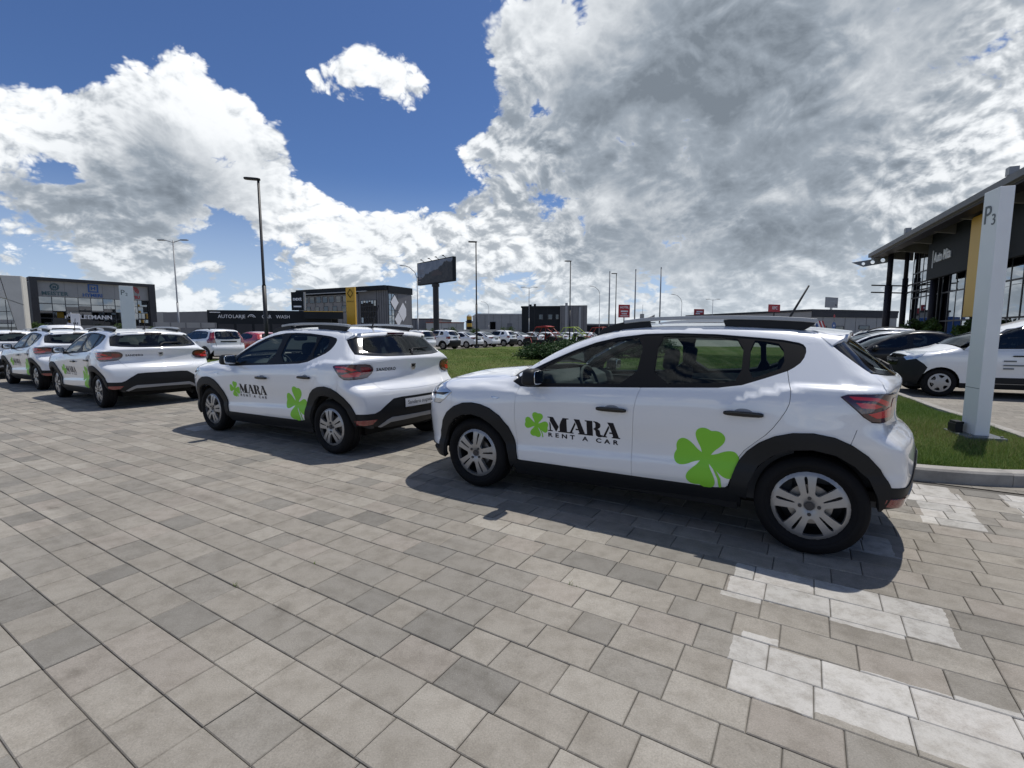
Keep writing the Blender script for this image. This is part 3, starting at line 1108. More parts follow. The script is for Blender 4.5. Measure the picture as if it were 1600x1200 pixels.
def build_rental():
    S = SANDERO
    car = empty('parked_car')
    W, BP = M_['car_white'], M_['black_plastic']
    roof_seam = [('t', x, 0.525) for x in (1.22, 1.5, 1.8, 2.1, 2.4, 2.55)]
    a_pillar = [(0.385, 1.055), (0.514, 1.150), (0.695, 1.250), (0.877, 1.332), (1.053, 1.395)]
    c_seam = [(2.60, 1.405), (2.635, 1.365), (2.672, 1.335), (2.77, 1.252), (2.876, 1.170), (2.93, 1.120), (2.95, 1.058)]
    # the arch edge and the door edge run together; keep the strip of metal between them only above the arch
    quarter = a_pillar + roof_seam + c_seam + TAIL_S[::-1] + TAIL_B[::-1][:3] + [(2.815, 0.84), (2.79, 0.752)] + [p for p in ARCH_RO[::-1] if 2.18 < p[0] < 2.78] \
        + [p for p in DOOR_R[::-1] if p[1] > 0.58] + [(2.472, 1.194), (2.503, 1.222), (2.523, 1.257), (2.531, 1.292), (2.528, 1.320), (2.513, 1.339), (2.488, 1.350), (2.397, 1.368), (1.976, 1.405), (1.70, 1.413), (1.47, 1.407), (1.244, 1.379), (1.069, 1.337), (0.894, 1.272), (0.714, 1.192), (0.529, 1.103), (0.424, 1.036)]
    front_door = [(0.455, 0.962), (0.54, 0.961), (1.0, 0.987)] + DOOR_M + DOOR_F[::-1][:-1]
    rear_door = [(1.499, 1.012), (2.03, 1.043), (2.176, 1.068), (2.325, 1.125)] + DOOR_R + DOOR_M[::-1][:-1]
    hood_edge = [('t', -0.58, 0.60), ('t', -0.42, 0.665), ('t', -0.2, 0.695), ('t', 0.05, 0.70), ('t', 0.30, 0.715)]
    wing = [(0.37, 1.0), (0.455, 0.966)] + DOOR_F[1:] + [p for p in ARCH_FO if p[0] > -0.25] + [(-0.245, 0.718), (-0.238, 0.80), (-0.245, 0.872)] + [('t', -0.40, 0.668), ('t', -0.2, 0.695), ('t', 0.05, 0.70), ('t', 0.30, 0.715)] + [(0.385, 1.04)]
    glass_f = [(0.555, 0.990), (1.0, 1.013), (1.440, 1.034), (1.472, 1.388), (1.244, 1.362), (1.069, 1.319), (0.894, 1.254), (0.73, 1.180), (0.60, 1.10)]
    glass_r = [(1.575, 1.042), (2.03, 1.070), (2.166, 1.095), (2.163, 1.374), (1.976, 1.390), (1.70, 1.398), (1.570, 1.394)]
    glass_q = [(2.208, 1.104), (2.325, 1.150), (2.420, 1.194), (2.400, 1.342), (2.29, 1.362), (2.202, 1.370)]
    for side in (False, True):
        q = lambda nm, vfn, mt, par=car: put(nm, vfn, mt, par, side)
        q('body_side', S.panel(quarter, h=0.03), W)
        q('wing', S.panel(wing, h=0.03), W)
        fd = q('door', S.panel(front_door, h=0.035), W)
        rd = q('door', S.panel(rear_door, h=0.035), W)
        q('window_frame', S.panel(DLO, [rnd(glass_f, 1), rnd(glass_r, 1), rnd(glass_q, 1)], off=-0.004, gap=-0.002, thick=0.03, h=0.03), M_['frame_black'])
        for par, gl, mt in ((fd, glass_f, 'car_glass'), (rd, glass_r, 'car_glass'), (rd, glass_q, 'car_glass')):
            q('window', S.panel(rnd(gl, 1), off=-0.008, gap=-0.006, thick=0.004, h=0.06), M_[mt], par)
        # cladding
        q('arch_trim', S.panel(ARCH_RO + [(3.0, 0.42), (2.965, 0.345)] + ARCH_RI[::-1], off=0.014, gap=0.0, thick=0.05, h=0.03), BP)
        q('arch_trim', S.panel(ARCH_FO + [(-0.43, 0.30), (-0.372, 0.235)] + ARCH_FI[::-1][1:], off=0.014, gap=0.0, thick=0.05, h=0.03), BP)
        q('sill_trim', S.panel([(0.40, 0.322), (1.0, 0.322), (1.5, 0.326), (2.0, 0.338), (2.12, 0.36), (2.2, 0.30), (2.2, 0.215), (1.3, 0.19), (0.42, 0.195)], off=0.012, gap=0.0, thick=0.05, h=0.04), BP)
        # lamps
        tl_out = TAIL_S + TAIL_R + TAIL_B
        tl = q('taillight', S.panel(tl_out, off=0.010, gap=0.003, thick=0.03, h=0.02), M_['smoked_lens'])
        strips = [[(2.765, 1.036), (2.90, 1.036), (2.955, 1.012), (2.965, 0.995), (2.945, 0.985), (2.89, 1.018), (2.79, 1.019)],
                  [(2.80, 1.003), (2.885, 1.003), (2.925, 0.985), (2.89, 0.972), (2.83, 0.974)],
                  [(2.86, 0.940), (2.90, 0.952), (2.945, 0.967), (2.965, 0.978), (2.985, 0.965), (2.97, 0.920), (2.90, 0.917)]]
        for st in strips:
            q('light_strip', S.panel(st, off=0.0125, gap=0, thick=0.003, h=0.02), M_['red_bright'], tl)
        q('light_strip', S.panel([('r', 0.74, 1.03), ('r', 0.64, 1.025), ('r', 0.615, 0.99), ('r', 0.65, 0.95), ('r', 0.74, 0.935)], off=0.0125, gap=0, thick=0.003, h=0.02), M_['red_lens'], tl)
        hl = q('headlight', S.panel([(-0.245, 0.874), ('t', -0.40, 0.668), ('t', -0.56, 0.605), ('f', 0.48, 0.862), ('f', 0.44, 0.80), ('f', 0.50, 0.765), ('f', 0.62, 0.752), (-0.40, 0.757), (-0.33, 0.80)], off=0.004, gap=0.003, thick=0.03, h=0.025), M_['lamp_clear'])
        q('lamp_bezel', S.panel([(-0.27, 0.868), (-0.42, 0.855), ('f', 0.52, 0.82), ('f', 0.50, 0.80), (-0.44, 0.835), (-0.35, 0.835)], off=0.007, gap=0, thick=0.003, h=0.02), M_['gloss_black'], hl)
        q('lamp_bezel', S.panel([('f', 0.66, 0.825), ('f', 0.56, 0.80), ('f', 0.54, 0.775), ('f', 0.64, 0.79)], off=0.007, gap=0, thick=0.003, h=0.02), M_['gloss_black'], hl)
        # indicator on the wing, fuel of light by the door
        q('side_indicator', S.panel([(0.20, 0.862), (0.29, 0.858), (0.27, 0.846), (0.215, 0.848)], off=0.004, gap=0, thick=0.004, h=0.02), M_['lamp_clear'])
        for dr, x0, z0, x1, z1 in ((fd, 1.171, 0.842, 1.411, 0.830), (rd, 2.081, 0.890, 2.322, 0.882)):
            cx, cz = (x0 + x1) / 2, (z0 + z1) / 2
            yy = S.pts([(cx, cz)])[0][1]
            vs, fs = superq((cx, yy - 0.026, cz), 0.122, 0.011, 0.017, 0.5, 20, 10)
            mb = MB().add(vs, fs)
            mb.box(cx - 0.10, cx - 0.07, yy - 0.024, yy + 0.004, cz - 0.010, cz + 0.010)
            mb.box(cx + 0.07, cx + 0.10, yy - 0.024, yy + 0.004, cz - 0.010, cz + 0.010)
            if side:
                mb.v = [(a, -b, c) for a, b, c in mb.v]
            mb.build('handle', M_['gloss_black'], dr, True)
            q('handle_recess', S.panel(rnd([(cx - 0.07, cz), (cx - 0.035, cz + 0.032), (cx + 0.035, cz + 0.032), (cx + 0.07, cz), (cx + 0.035, cz - 0.022), (cx - 0.035, cz - 0.022)], 2), off=0.0015, gap=0, thick=0.001, h=0.03), M_['grey_plastic'], dr)
        # mirror
        sg = 1 if side else -1
        mr = MB()
        mr.add(*superq((0.635, sg * 0.955, 1.055), 0.062, 0.098, 0.070, 0.55, 24, 14, taper=0.08))
        mr.bar((0.60, sg * 0.80, 0.995), (0.63, sg * 0.90, 1.01), 0.06, 0.04)
        mo = mr.build('mirror', BP, car, True)
        g = MB().add(*superq((0.697, sg * 0.955, 1.055), 0.004, 0.080, 0.055, 0.4, 20, 8))
        g.build('mirror_glass', M_['chrome'], mo, True)
        # roof rail: foot, bar, foot
        def rail_xz(L, y0, y1):
            mb = MB()
            mb.prism(L, sg * y0, sg * y1, 'y')
            return mb
        zr_ = lambda x: float(S.pts([('t', x, 0.53)])[0][2])
        ft = [(1.02, zr_(1.02) - 0.01), (1.48, zr_(1.48) - 0.01), (1.46, 1.508), (1.40, 1.516), (1.30, 1.509), (1.18, 1.487), (1.08, 1.452)]
        rt = [(2.02, zr_(2.02) - 0.01), (2.50, zr_(2.50) - 0.01), (2.57, 1.470), (2.575, 1.492), (2.40, 1.506), (2.06, 1.512), (2.00, 1.508)]
        rr = rail_xz(ft, 0.512, 0.552).build('roof_rail', BP, car)
        bevel(rr, 0.008)
        bevel(rail_xz(rt, 0.512, 0.552).build('rail_foot', BP, rr), 0.008)
        bar = MB()
        xs = [1.26, 1.4, 1.55, 1.7, 1.9, 2.1, 2.3, 2.5, 2.585]
        zs = [1.507, 1.522, 1.530, 1.533, 1.533, 1.530, 1.523, 1.510, 1.500]
        bar.prism([(a, b + 0.008) for a, b in zip(xs, zs)] + [(a, b - 0.020) for a, b in zip(xs[::-1], zs[::-1])], sg * 0.508, sg * 0.556, 'y')
        bevel(bar.build('rail_bar', M_['rail_grey'], rr), 0.005)
        bar2 = MB()
        bar2.prism([(1.33, 1.502), (1.5, 1.500), (1.5, 1.490), (1.33, 1.488)], sg * 0.508, sg * 0.512)
        bar2.build('rail_stripe', M_['rail_grey'], rr)
        for x in (0.0, 2.604):
            wheel_well(car, x, 0.31, 0.372, sg * 0.85, sg * 0.50)
    # panels that cross the middle
    put('hood', S.panel([('t', -0.70, 0.0), ('t', -0.69, 0.25), ('t', -0.645, 0.45)] + hood_edge + [('t', 0.24, 0.5), ('t', 0.185, 0.25), ('t', 0.16, 0.0)], mode='t', full='t', h=0.04), W, car)
    put('cowl', S.panel([('t', 0.165, 0.0), ('t', 0.19, 0.25), ('t', 0.245, 0.5), ('t', 0.31, 0.71), ('t', 0.40, 0.74), ('t', 0.34, 0.5), ('t', 0.275, 0.25), ('t', 0.25, 0.0)], mode='t', full='t', h=0.04, off=-0.012), M_['black_plastic'], car)
    ws = [('t', 0.255, 0.0), ('t', 0.28, 0.25), ('t', 0.345, 0.5), ('t', 0.41, 0.715), ('t', 0.60, 0.695), ('t', 0.85, 0.645), ('t', 1.02, 0.595), ('t', 1.045, 0.56), ('t', 1.01, 0.4), ('t', 0.985, 0.2), ('t', 0.98, 0.0)]
    put('windscreen', S.panel(ws, mode='t', full='t', h=0.06, off=-0.004, thick=0.004), M_['car_glass'], car)
    put('roof', S.panel([('t', 0.985, 0.0), ('t', 0.99, 0.2), ('t', 1.015, 0.4), ('t', 1.05, 0.56), ('t', 1.10, 0.555), ('t', 1.22, 0.525), ('t', 1.8, 0.525), ('t', 2.55, 0.525), ('t', 2.585, 0.45), ('t', 2.60, 0.0)], mode='t', full='t', h=0.05), W, car)
    bump_top = [(2.79, 0.752), (2.815, 0.84), (2.843, 0.920), (2.885, 0.891), (2.935, 0.886), (2.985, 0.893)] + GATE_R
    bump_low = [('r', 0.0, 0.655), ('r', 0.30, 0.655), ('r', 0.42, 0.645), ('r', 0.52, 0.58), ('r', 0.60, 0.52), ('r', 0.66, 0.495), ('r', 0.74, 0.495), (3.005, 0.50)]
    arch_edge = [p for p in ARCH_RO[::-1] if 2.79 < p[0] < 3.0]
    put('bumper', S.panel(bump_low + arch_edge + bump_top, full='r', h=0.03), W, car)
    lowb = [('r', 0.0, 0.655), ('r', 0.30, 0.655), ('r', 0.42, 0.645), ('r', 0.52, 0.58), ('r', 0.60, 0.52), ('r', 0.66, 0.495), ('r', 0.74, 0.495), (3.005, 0.50), (2.995, 0.42), (2.964, 0.352), (2.99, 0.362), ('r', 0.72, 0.365), ('r', 0.62, 0.335), ('r', 0.5, 0.305), ('r', 0.0, 0.295)]
    lb = put('bumper_lower', S.panel(lowb, mode='s', full='r', h=0.035, off=0.006, gap=0.001, thick=0.04), BP, car)
    put('skid_plate', S.panel([('r', 0.0, 0.43), ('r', 0.44, 0.43), ('r', 0.50, 0.405), ('r', 0.60, 0.335), ('r', 0.56, 0.325), ('r', 0.45, 0.375), ('r', 0.0, 0.385)], full='r', off=0.014, gap=0, thick=0.02, h=0.03), M_['grey_plastic'], lb)
    for sg in (False, True):
        put('reflector', S.panel([('r', 0.63, 0.425), ('r', 0.76, 0.43), (2.985, 0.43), (2.975, 0.385), ('r', 0.76, 0.37), ('r', 0.68, 0.375)], off=0.013, gap=0, thick=0.012, h=0.02), M_['red_lens'], lb, sg)
    gate_half = [('r', 0.0, 1.135), ('r', 0.4, 1.138), ('r', 0.60, 1.15), (2.876, 1.168), (2.93, 1.120), (2.952, 1.058), ('r', 0.69, 1.058), ('r', 0.625, 1.047), ('r', 0.588, 1.015), ('r', 0.583, 0.985), ('r', 0.603, 0.945)] + GATE_R
    gate = put('tailgate', S.panel(gate_half, full='r', h=0.03), W, car)
    rg = [('r', 0.0, 1.14), ('r', 0.4, 1.143), ('r', 0.60, 1.155), (2.868, 1.178), (2.77, 1.256), (2.680, 1.332), ('r', 0.56, 1.372), ('r', 0.3, 1.385), ('r', 0.0, 1.388)]
    rgi = [('r', 0.0, 1.165), ('r', 0.38, 1.168), ('r', 0.56, 1.185), ('r', 0.60, 1.215), ('r', 0.55, 1.30), ('r', 0.50, 1.352), ('r', 0.3, 1.365), ('r', 0.0, 1.368)]
    put('glass_surround', S.panel(rg, [rgi], full='r', h=0.03, off=-0.002, gap=0.0, thick=0.01), M_['gloss_black'], gate)
    put('rear_window', S.panel(rgi, full='r', h=0.06, off=-0.003, gap=-0.003, thick=0.003), M_['car_glass'], gate)
    # spoiler lip over the glass
    sp = Shape.__new__(Shape)
    sp.__dict__.update(S.__dict__)
    sp.tail = lambda z: S.tail(z) + 0.16
    spo = put('spoiler', sp.panel([('t', 2.59, 0.0), ('t', 2.585, 0.45), ('t', 2.56, 0.535), ('t', 2.66, 0.60), ('t', 2.73, 0.585), ('t', 2.765, 0.52), ('t', 2.80, 0.25), ('t', 2.805, 0.0)], mode='t', full='t', h=0.03, thick=0.055, off=0.002), W, gate)
    for sg in (False, True):
        put('spoiler_side', sp.panel([(2.555, 1.440), (2.59, 1.408), (2.625, 1.374), (2.672, 1.334), (2.71, 1.362), (2.745, 1.400), (2.735, 1.425), (2.66, 1.436)], h=0.02, thick=0.03, off=0.001), W, spo, sg)
    bl = MB()
    bl.box(2.792, 2.812, -0.14, 0.14, 1.392, 1.418)
    bl.build('brake_light', M_['smoked_lens'], spo)
    wp = MB()
    px, pz = 3.02, 1.19
    wp.tube([(3.055, 0.02, 1.150), (3.045, 0.03, 1.178), (2.99, 0.10, 1.215), (2.975, 0.36, 1.222)], [0.018, 0.016, 0.012, 0.006], 8)
    wp.bar((3.0, 0.04, 1.205), (2.966, 0.40, 1.222), 0.014, 0.02)
    wp.build('wiper', M_['black_plastic'], gate)
    # badge and name on the tailgate, plate in the bumper
    yb = S.pts([('r', 0.0, 0.985)])[0][0]
    bd = MB()
    bd.prism([(-0.048, 0.04), (0.048, 0.04), (0.040, -0.012), (0.018, -0.045), (-0.018, -0.045), (-0.040, -0.012)], 0, 0.008, 'x')
    bdo = bd.build('badge', M_['chrome'], gate, loc=(yb + 0.001, 0, 1.0))
    bevel(bdo, 0.004)
    MB().prism([(-0.026, 0.026), (0.026, 0.026), (0.018, -0.004), (-0.018, -0.004)], 0, 0.011, 'x').build('badge_field', M_['gloss_black'], bdo)
    vs, fs = text_mesh('SANDERO', 0.050, 0, 1.15, 1.05, bold=0.0015)
    Q = S.pts([('r', 0.545 - v[0], 0.972 + v[2]) for v in vs])
    n = S.grad(Q)
    mesh_obj('lettering', Q + n * 0.002, fs, M_['gloss_black'], gate, normals=n)
    plo = put('number_plate', S.panel([('r', 0.0, 0.632), ('r', 0.265, 0.632), ('r', 0.265, 0.512), ('r', 0.0, 0.512)], full='r', off=0.012, gap=0, thick=0.008, h=0.05), M_['gloss_black'], car)
    put('plate_field', S.panel([('r', 0.0, 0.628), ('r', 0.26, 0.628), ('r', 0.26, 0.528), ('r', 0.0, 0.528)], full='r', off=0.014, gap=0, thick=0.002, h=0.05), M_['plate_white'], plo)
    vs, fs = text_mesh('Sandero stepway', 0.066, 0, 1.0, 0.98)
    Q = S.pts([('r', 0.225 - v[0], 0.560 + v[2]) for v in vs])
    n = S.grad(Q)
    mesh_obj('plate_lettering', Q + n * 0.0155, fs, M_['decal_black'], plo, normals=n)
    # front end
    fb = [('f', 0.0, 0.70), ('f', 0.3, 0.70), ('f', 0.44, 0.72), ('f', 0.50, 0.762), ('f', 0.62, 0.749), (-0.40, 0.754), (-0.33, 0.797), (-0.245, 0.868), (-0.238, 0.80), (-0.245, 0.718)] + [p for p in ARCH_FO if p[0] < -0.25] + [(-0.44, 0.34), ('f', 0.70, 0.335), ('f', 0.45, 0.36), ('f', 0.0, 0.36)]
    put('bumper', S.panel(fb, full='f', h=0.035), W, car)
    fl = put('bumper_lower', S.panel([(-0.44, 0.345), ('f', 0.70, 0.345), ('f', 0.64, 0.44), ('f', 0.45, 0.52), ('f', 0.0, 0.52), ('f', 0.0, 0.22), ('f', 0.55, 0.22), (-0.45, 0.235), (-0.38, 0.235), (-0.43, 0.30)], full='f', h=0.035, off=0.008, gap=0.001, thick=0.04), BP, car)
    for sg in (False, True):
        put('fog_lamp_surround', S.panel([('f', 0.62, 0.64), ('f', 0.70, 0.655), ('f', 0.735, 0.60), ('f', 0.735, 0.42), ('f', 0.69, 0.40), ('f', 0.62, 0.52)], off=0.008, gap=0, thick=0.02, h=0.03), M_['black_plastic'], fl, sg)
    gr = put('grille', S.panel([('f', 0.0, 0.845), ('f', 0.46, 0.855), ('f', 0.43, 0.795), ('f', 0.47, 0.762), ('f', 0.42, 0.72), ('f', 0.0, 0.70)], full='f', off=0.003, gap=0.002, thick=0.03, h=0.03), M_['gloss_black'], car)
    for z in (0.735, 0.775, 0.815):
        put('grille_bar', S.panel([('f', 0.0, z + 0.008), ('f', 0.40, z + 0.008), ('f', 0.40, z - 0.008), ('f', 0.0, z - 0.008)], full='f', off=0.010, gap=0, thick=0.01, h=0.03), M_['dark_metal'], gr)
    put('nose_panel', S.panel([('f', 0.0, 0.848), ('f', 0.46, 0.858), ('t', -0.56, 0.600), ('t', -0.645, 0.45), ('t', -0.69, 0.25), ('t', -0.70, 0.0)], full='f', mode='s', h=0.03), W, car)
    # underbody and cabin
    ub = MB()
    ub.box(-0.55, 2.85, -0.58, 0.58, 0.20, 0.30)
    ub.box(0.42, 2.18, -0.80, 0.80, 0.20, 0.28)
    ub.box(2.95, 3.08, -0.42, 0.42, 0.30, 0.36)
    ub.box(2.60, 3.02, -0.72, 0.72, 0.37, 0.43)  # plate added to block sun leaking between rear wheel and bumper
    ub.tube([(2.2, 0.35, 0.26), (3.02, 0.42, 0.30)], 0.035, 10)
    ub.build('underbody', M_['wheel_well'], car)
    for sg in (-1, 1):
        tub = MB()
        tub.box(0.40, 2.50, sg * 0.76, sg * 0.72, 0.28, 0.955)
        tub.build('door_card', M_['cabin_grey'], car)
    ws_ = MB()
    ws_.box(2.50, 3.0, -0.62, -0.58, 0.30, 1.06)
    ws_.box(2.50, 3.0, 0.58, 0.62, 0.30, 1.06)
    ws_.box(2.28, 2.95, -0.60, 0.60, 0.96, 1.0)
    ws_.build('luggage_cover', M_['cabin_grey'], car)
    lin = S.panel([('t', 1.05, 0.0), ('t', 1.12, 0.5), ('t', 1.3, 0.51), ('t', 2.55, 0.50), ('t', 2.6, 0.0)], mode='t', full='t', h=0.15, off=-0.035, thick=0.002)
    put('headliner', lin, M_['cabin_light'], car)
    da = MB()
    da.prism([(0.10, 0.62), (0.10, 0.98), (0.30, 1.03), (0.56, 1.035), (0.70, 0.99), (0.74, 0.90), (0.66, 0.72), (0.66, 0.5)], -0.74, 0.74, 'y')
    da.box(0.66, 1.5, -0.11, 0.11, 0.28, 0.62)
    dash = da.build('dashboard', M_['cabin_grey'], car)
    bevel(dash, 0.02, 3)
    MB().box(0.700, 0.722, -0.14, 0.10, 0.99, 1.11).build('screen', M_['gloss_black'], dash)
    sw = MB()
    ring = [(0.90 + 0.05 * math.sin(t) * -1, -0.36 + 0.175 * math.cos(t), 0.945 + 0.170 * math.sin(t)) for t in [2 * math.pi * i / 28 for i in range(29)]]
    sw.tube(ring, 0.015, 8, caps=False)
    sw.add(*superq((0.885, -0.36, 0.945), 0.03, 0.06, 0.055, 0.6))
    sw.bar((0.88, -0.36, 0.945), (0.60, -0.36, 0.86), 0.05)
    sw.bar((0.89, -0.53, 0.95), (0.89, -0.19, 0.95), 0.025)
    sw.build('steering_wheel', M_['cabin_grey'], car, True)
    seat(car, 1.18, -0.36)
    seat(car, 1.18, 0.36)
    rs = seat(car, 1.98, 0.0, 'rear_seat', w=0.60, head=False)
    for y in (-0.38, 0.0, 0.38):
        MB().add(*superq((2.40, y, 1.16), 0.04, 0.12, 0.07, 0.5)).build('headrest', M_['seat_cloth'], rs, True)
    MB().add(*superq((0.86, 0.0, 1.33), 0.02, 0.11, 0.035, 0.5)).build('rear_view_mirror', M_['gloss_black'], car, True)
    an = MB()
    an.tube([(2.36, 0, 1.470), (2.39, 0, 1.505), (2.52, 0, 1.775)], [0.022, 0.010, 0.006], 8)
    an.add(*superq((2.36, 0, 1.476), 0.045, 0.025, 0.016, 0.7))
    an.build('antenna', M_['black_plastic'], car, True)
    add_wheels(car, WHEEL_A, 2.604, 0.775, 0.322)
    # hire company's lettering and four-leaf clovers on the left doors (and mirrored place on the right)
    doors = [o for o in car.children if o.name.split('.')[0] == 'door']
    letters = []
    x0s = (0.742, 0.922, 1.070, 1.205)
    wd = (0.188, 0.155, 0.145, 0.150)
    for ch, x0, w in zip('MARA', x0s, wd):
        for poly in STENCIL[ch]:
            letters.append(decal_patch(S, [(x0 + u * w, 0.607 + v * 0.122) for u, v in poly]))
    put('lettering', join_vfn(letters), M_['decal_black'], doors[0])
    vs, fs = text_mesh('RENT A CAR', 0.048, 0, 1.75, 1.0, bold=0.0016)
    vs = np.array(vs)
    wx = vs[:, 0].max() - vs[:, 0].min()
    P = np.stack([0.742 + (vs[:, 0] - vs[:, 0].min()) / wx * 0.60, np.zeros(len(vs)), 0.557 + vs[:, 2] - vs[:, 2].min()], 1)
    Q = S.to3(P[:, [0, 2]], 's')
    n = S.grad(Q)
    mesh_obj('lettering', Q + n * 0.0016, fs, M_['decal_black'], doors[0], normals=n)
    cl = [decal_patch(S, p, off=0.0016 + 0.0002 * i) for i, p in enumerate(clover(0.638, 0.650, 0.100, R(-10)))]
    put('clover_emblem', join_vfn(cl), M_['decal_green'], doors[0])
    cl = [decal_patch(S, p, off=0.0016 + 0.0002 * i) for i, p in enumerate(clover(1.972, 0.548, 0.200, R(-10)))]
    put('clover_emblem', join_vfn(cl), M_['decal_green'], doors[1])
    return car

# ---- other makes: the same way of building, fewer panels
def generic_car(spec, paint):
    """spec: side/top/tail/nose tables and outlines; left and right are mirror images"""
    S = Shape(spec['side'], spec['top'], spec['tail'], spec['nose'], x1=spec['x1'], belt=spec['belt'], crown=spec.get('crown', 0.10), nosebow=spec.get('nosebow', 0.33),
              tailbow=spec.get('tailbow', (0.16, 0.25)), extra=spec.get('extra'), k=(0.10, 0.16, 0.06))
    car = empty('parked_car')
    W, BP = M_[paint], M_['black_plastic']
    wb, xa, xc = spec['wb'], spec['xa'], spec['xc']
    bz = lambda x: spec['belt'][0] + spec['belt'][1] * x
    sill, ra = spec.get('sill', 0.30), spec.get('ra', 0.355)
    wz = 0.315
    low = spec.get('low', 0.50)           # height where the dark lower bumpers begin
    yr = spec.get('yr', 0.60)
    H = 0.05
    cz = spec.get('clad', 0.0)
    front_arch = [(0 + ra * math.cos(R(a)), wz + ra * math.sin(R(a))) for a in range(0, 181, 15)]
    rear_arch = [(wb + ra * math.cos(R(a)), wz + ra * math.sin(R(a))) for a in range(0, 181, 15)]
    hood = [('t', a, b) for a, b in spec['hood']]
    side_low = [(xa, bz(xa))] + [(xa + (xc - xa) * i / 6, bz(xa + (xc - xa) * i / 6)) for i in range(1, 7)] + spec['tail_seam'] + [('r', 0.72, low)] + \
        [p for p in rear_arch if p[1] >= 0.30] + [(wb - ra - 0.02, sill), (ra + 0.02, sill)] + [p for p in front_arch if p[1] >= 0.30][:-2] + spec['nose_seam'] + hood
    for m in (False, True):
        q = lambda nm, vfn, mt, par=car: put(nm, vfn, mt, par, m)
        bs = q('body_side', S.panel(side_low, h=H), W)
        ring = spec['pillar_front'] + [('t', x, spec['yroof']) for x in spec['roof_x']] + spec['pillar_rear'] + [(xc + (xa - xc) * i / 6, bz(xc + (xa - xc) * i / 6) + 0.004) for i in range(7)]
        glasses = spec['glass']
        q('pillars', S.panel(ring, [g for g in spec['dlo']], h=H, gap=0.001), W)
        for d in spec['dlo']:
            q('window_frame', S.panel(d, [rnd(g, 1) for g in glasses if inside(np.array([np.mean(g, 0)]), np.array(d))[0]], off=-0.004, gap=-0.002, h=H), M_['gloss_black'])
        for g in glasses:
            q('window', S.panel(rnd(g, 1), off=-0.008, gap=-0.005, thick=0.003, h=0.08), M_['car_glass_dark'])
        for s0 in spec['door_seams']:
            q('door_gap', S.panel([(x - 0.004, z) for x, z in s0] + [(x + 0.004, z) for x, z in s0[::-1]], off=0.0015, gap=0, thick=0.001, h=0.1), M_['gloss_black'], bs)
        for cx, czz in spec['handles']:
            yy = S.pts([(cx, czz)])[0][1]
            mb = MB().add(*superq((cx, yy - 0.02, czz), 0.10, 0.012, 0.015, 0.5, 12, 8))
            if m:
                mb.v = [(a, -b, c) for a, b, c in mb.v]
            mb.build('handle', M_['gloss_black'] if spec.get('dark_handles') else W, bs, True)
        for lamp in spec['tail_lamp']:
            q('taillight', S.panel(lamp, off=0.008, gap=0, thick=0.02, h=0.04), M_['red_lens'])
        q('headlight', S.panel(spec['head_lamp'], off=0.006, gap=0, thick=0.02, h=0.03), M_['lamp_clear'])
        sg = 1 if m else -1
        mr = MB().add(*superq((xa + 0.22, sg * (S.side(0.0) + 0.12), bz(xa) + 0.06), 0.07, 0.10, 0.07, 0.6, 16, 10))
        mr.bar((xa + 0.2, sg * (S.side(0.0) - 0.05), bz(xa) + 0.02), (xa + 0.22, sg * (S.side(0.0) + 0.06), bz(xa) + 0.03), 0.05)
        mr.build('mirror', M_['gloss_black'] if spec.get('dark_handles') else W, car, True)
        if cz:
            for c in (0, wb):
                ao = [(c + (ra + 0.075) * math.cos(R(a)), wz + (ra + 0.075) * math.sin(R(a))) for a in range(0, 181, 15)]
                ai = [(c + (ra - 0.01) * math.cos(R(a)), wz + (ra - 0.01) * math.sin(R(a))) for a in range(180, -1, -15)]
                q('arch_trim', S.panel(ao + ai, off=0.010, gap=0, thick=0.04, h=0.05), BP)
        st = spec.get('strip', (0.21, sill))
        q('sill_trim', S.panel([(ra, st[1]), (wb - ra, st[1]), (wb - ra, st[0]), (ra, st[0])], off=0.006, gap=0, thick=0.04, h=0.08), BP)
        if 'rub' in spec:
            q('rubbing_strip', S.panel(spec['rub'], off=0.012, gap=0, thick=0.012, h=0.08), BP, bs)
        if spec.get('rails'):
            x0, x1 = spec['rails']
            zz = lambda x: float(S.pts([('t', x, spec['yroof'] - 0.01)])[0][2])
            mb = MB()
            xs = [x0 + (x1 - x0) * i / 8 for i in range(9)]
            up = [0.0, 0.045, 0.055, 0.058, 0.058, 0.058, 0.055, 0.045, 0.0]
            mb.tube([(x, sg * (spec['yroof'] - 0.01), zz(x) + u) for x, u in zip(xs, up)], 0.017, 8)
            mb.build('roof_rail', BP, car)
        for x in (0.0, wb):
            wheel_well(car, x, wz, ra - 0.004, sg * 0.83, sg * 0.48)
    ce = [('t', a, b) for a, b in spec['hood'][::-1]]
    put('hood', S.panel([('t', spec['hood'][0][0] - 0.08, 0.0), ('t', spec['hood'][0][0] - 0.05, spec['hood'][0][1] * 0.6)] + hood + [('t', spec['ws0'] - 0.03, 0.0)], mode='t', full='t', h=0.06), W, car)
    put('windscreen', S.panel([('t', spec['ws0'], 0.0), ('t', spec['hood'][-1][0] + 0.03, spec['hood'][-1][1] - 0.02)] + [('t', a, b) for a, b in spec['ws']], mode='t', full='t', h=0.08, off=-0.004, thick=0.004), M_['car_glass_dark'], car)
    rf = spec['roof_x']
    put('roof', S.panel([('t', spec['ws'][-1][0] + 0.004, 0.0), ('t', spec['ws'][-2][0] + 0.004, spec['ws'][-2][1]), ('t', rf[0], spec['yroof']), ('t', rf[-1], spec['yroof']), ('t', spec['roof_end'], 0.0)], mode='t', full='t', h=0.08), W, car)
    hole = [] if spec.get('rg_mode') == 't' else [spec['rear_glass']]
    tg = put('tailgate', S.panel(spec['gate'], hole, full='r', h=0.05), W, car)
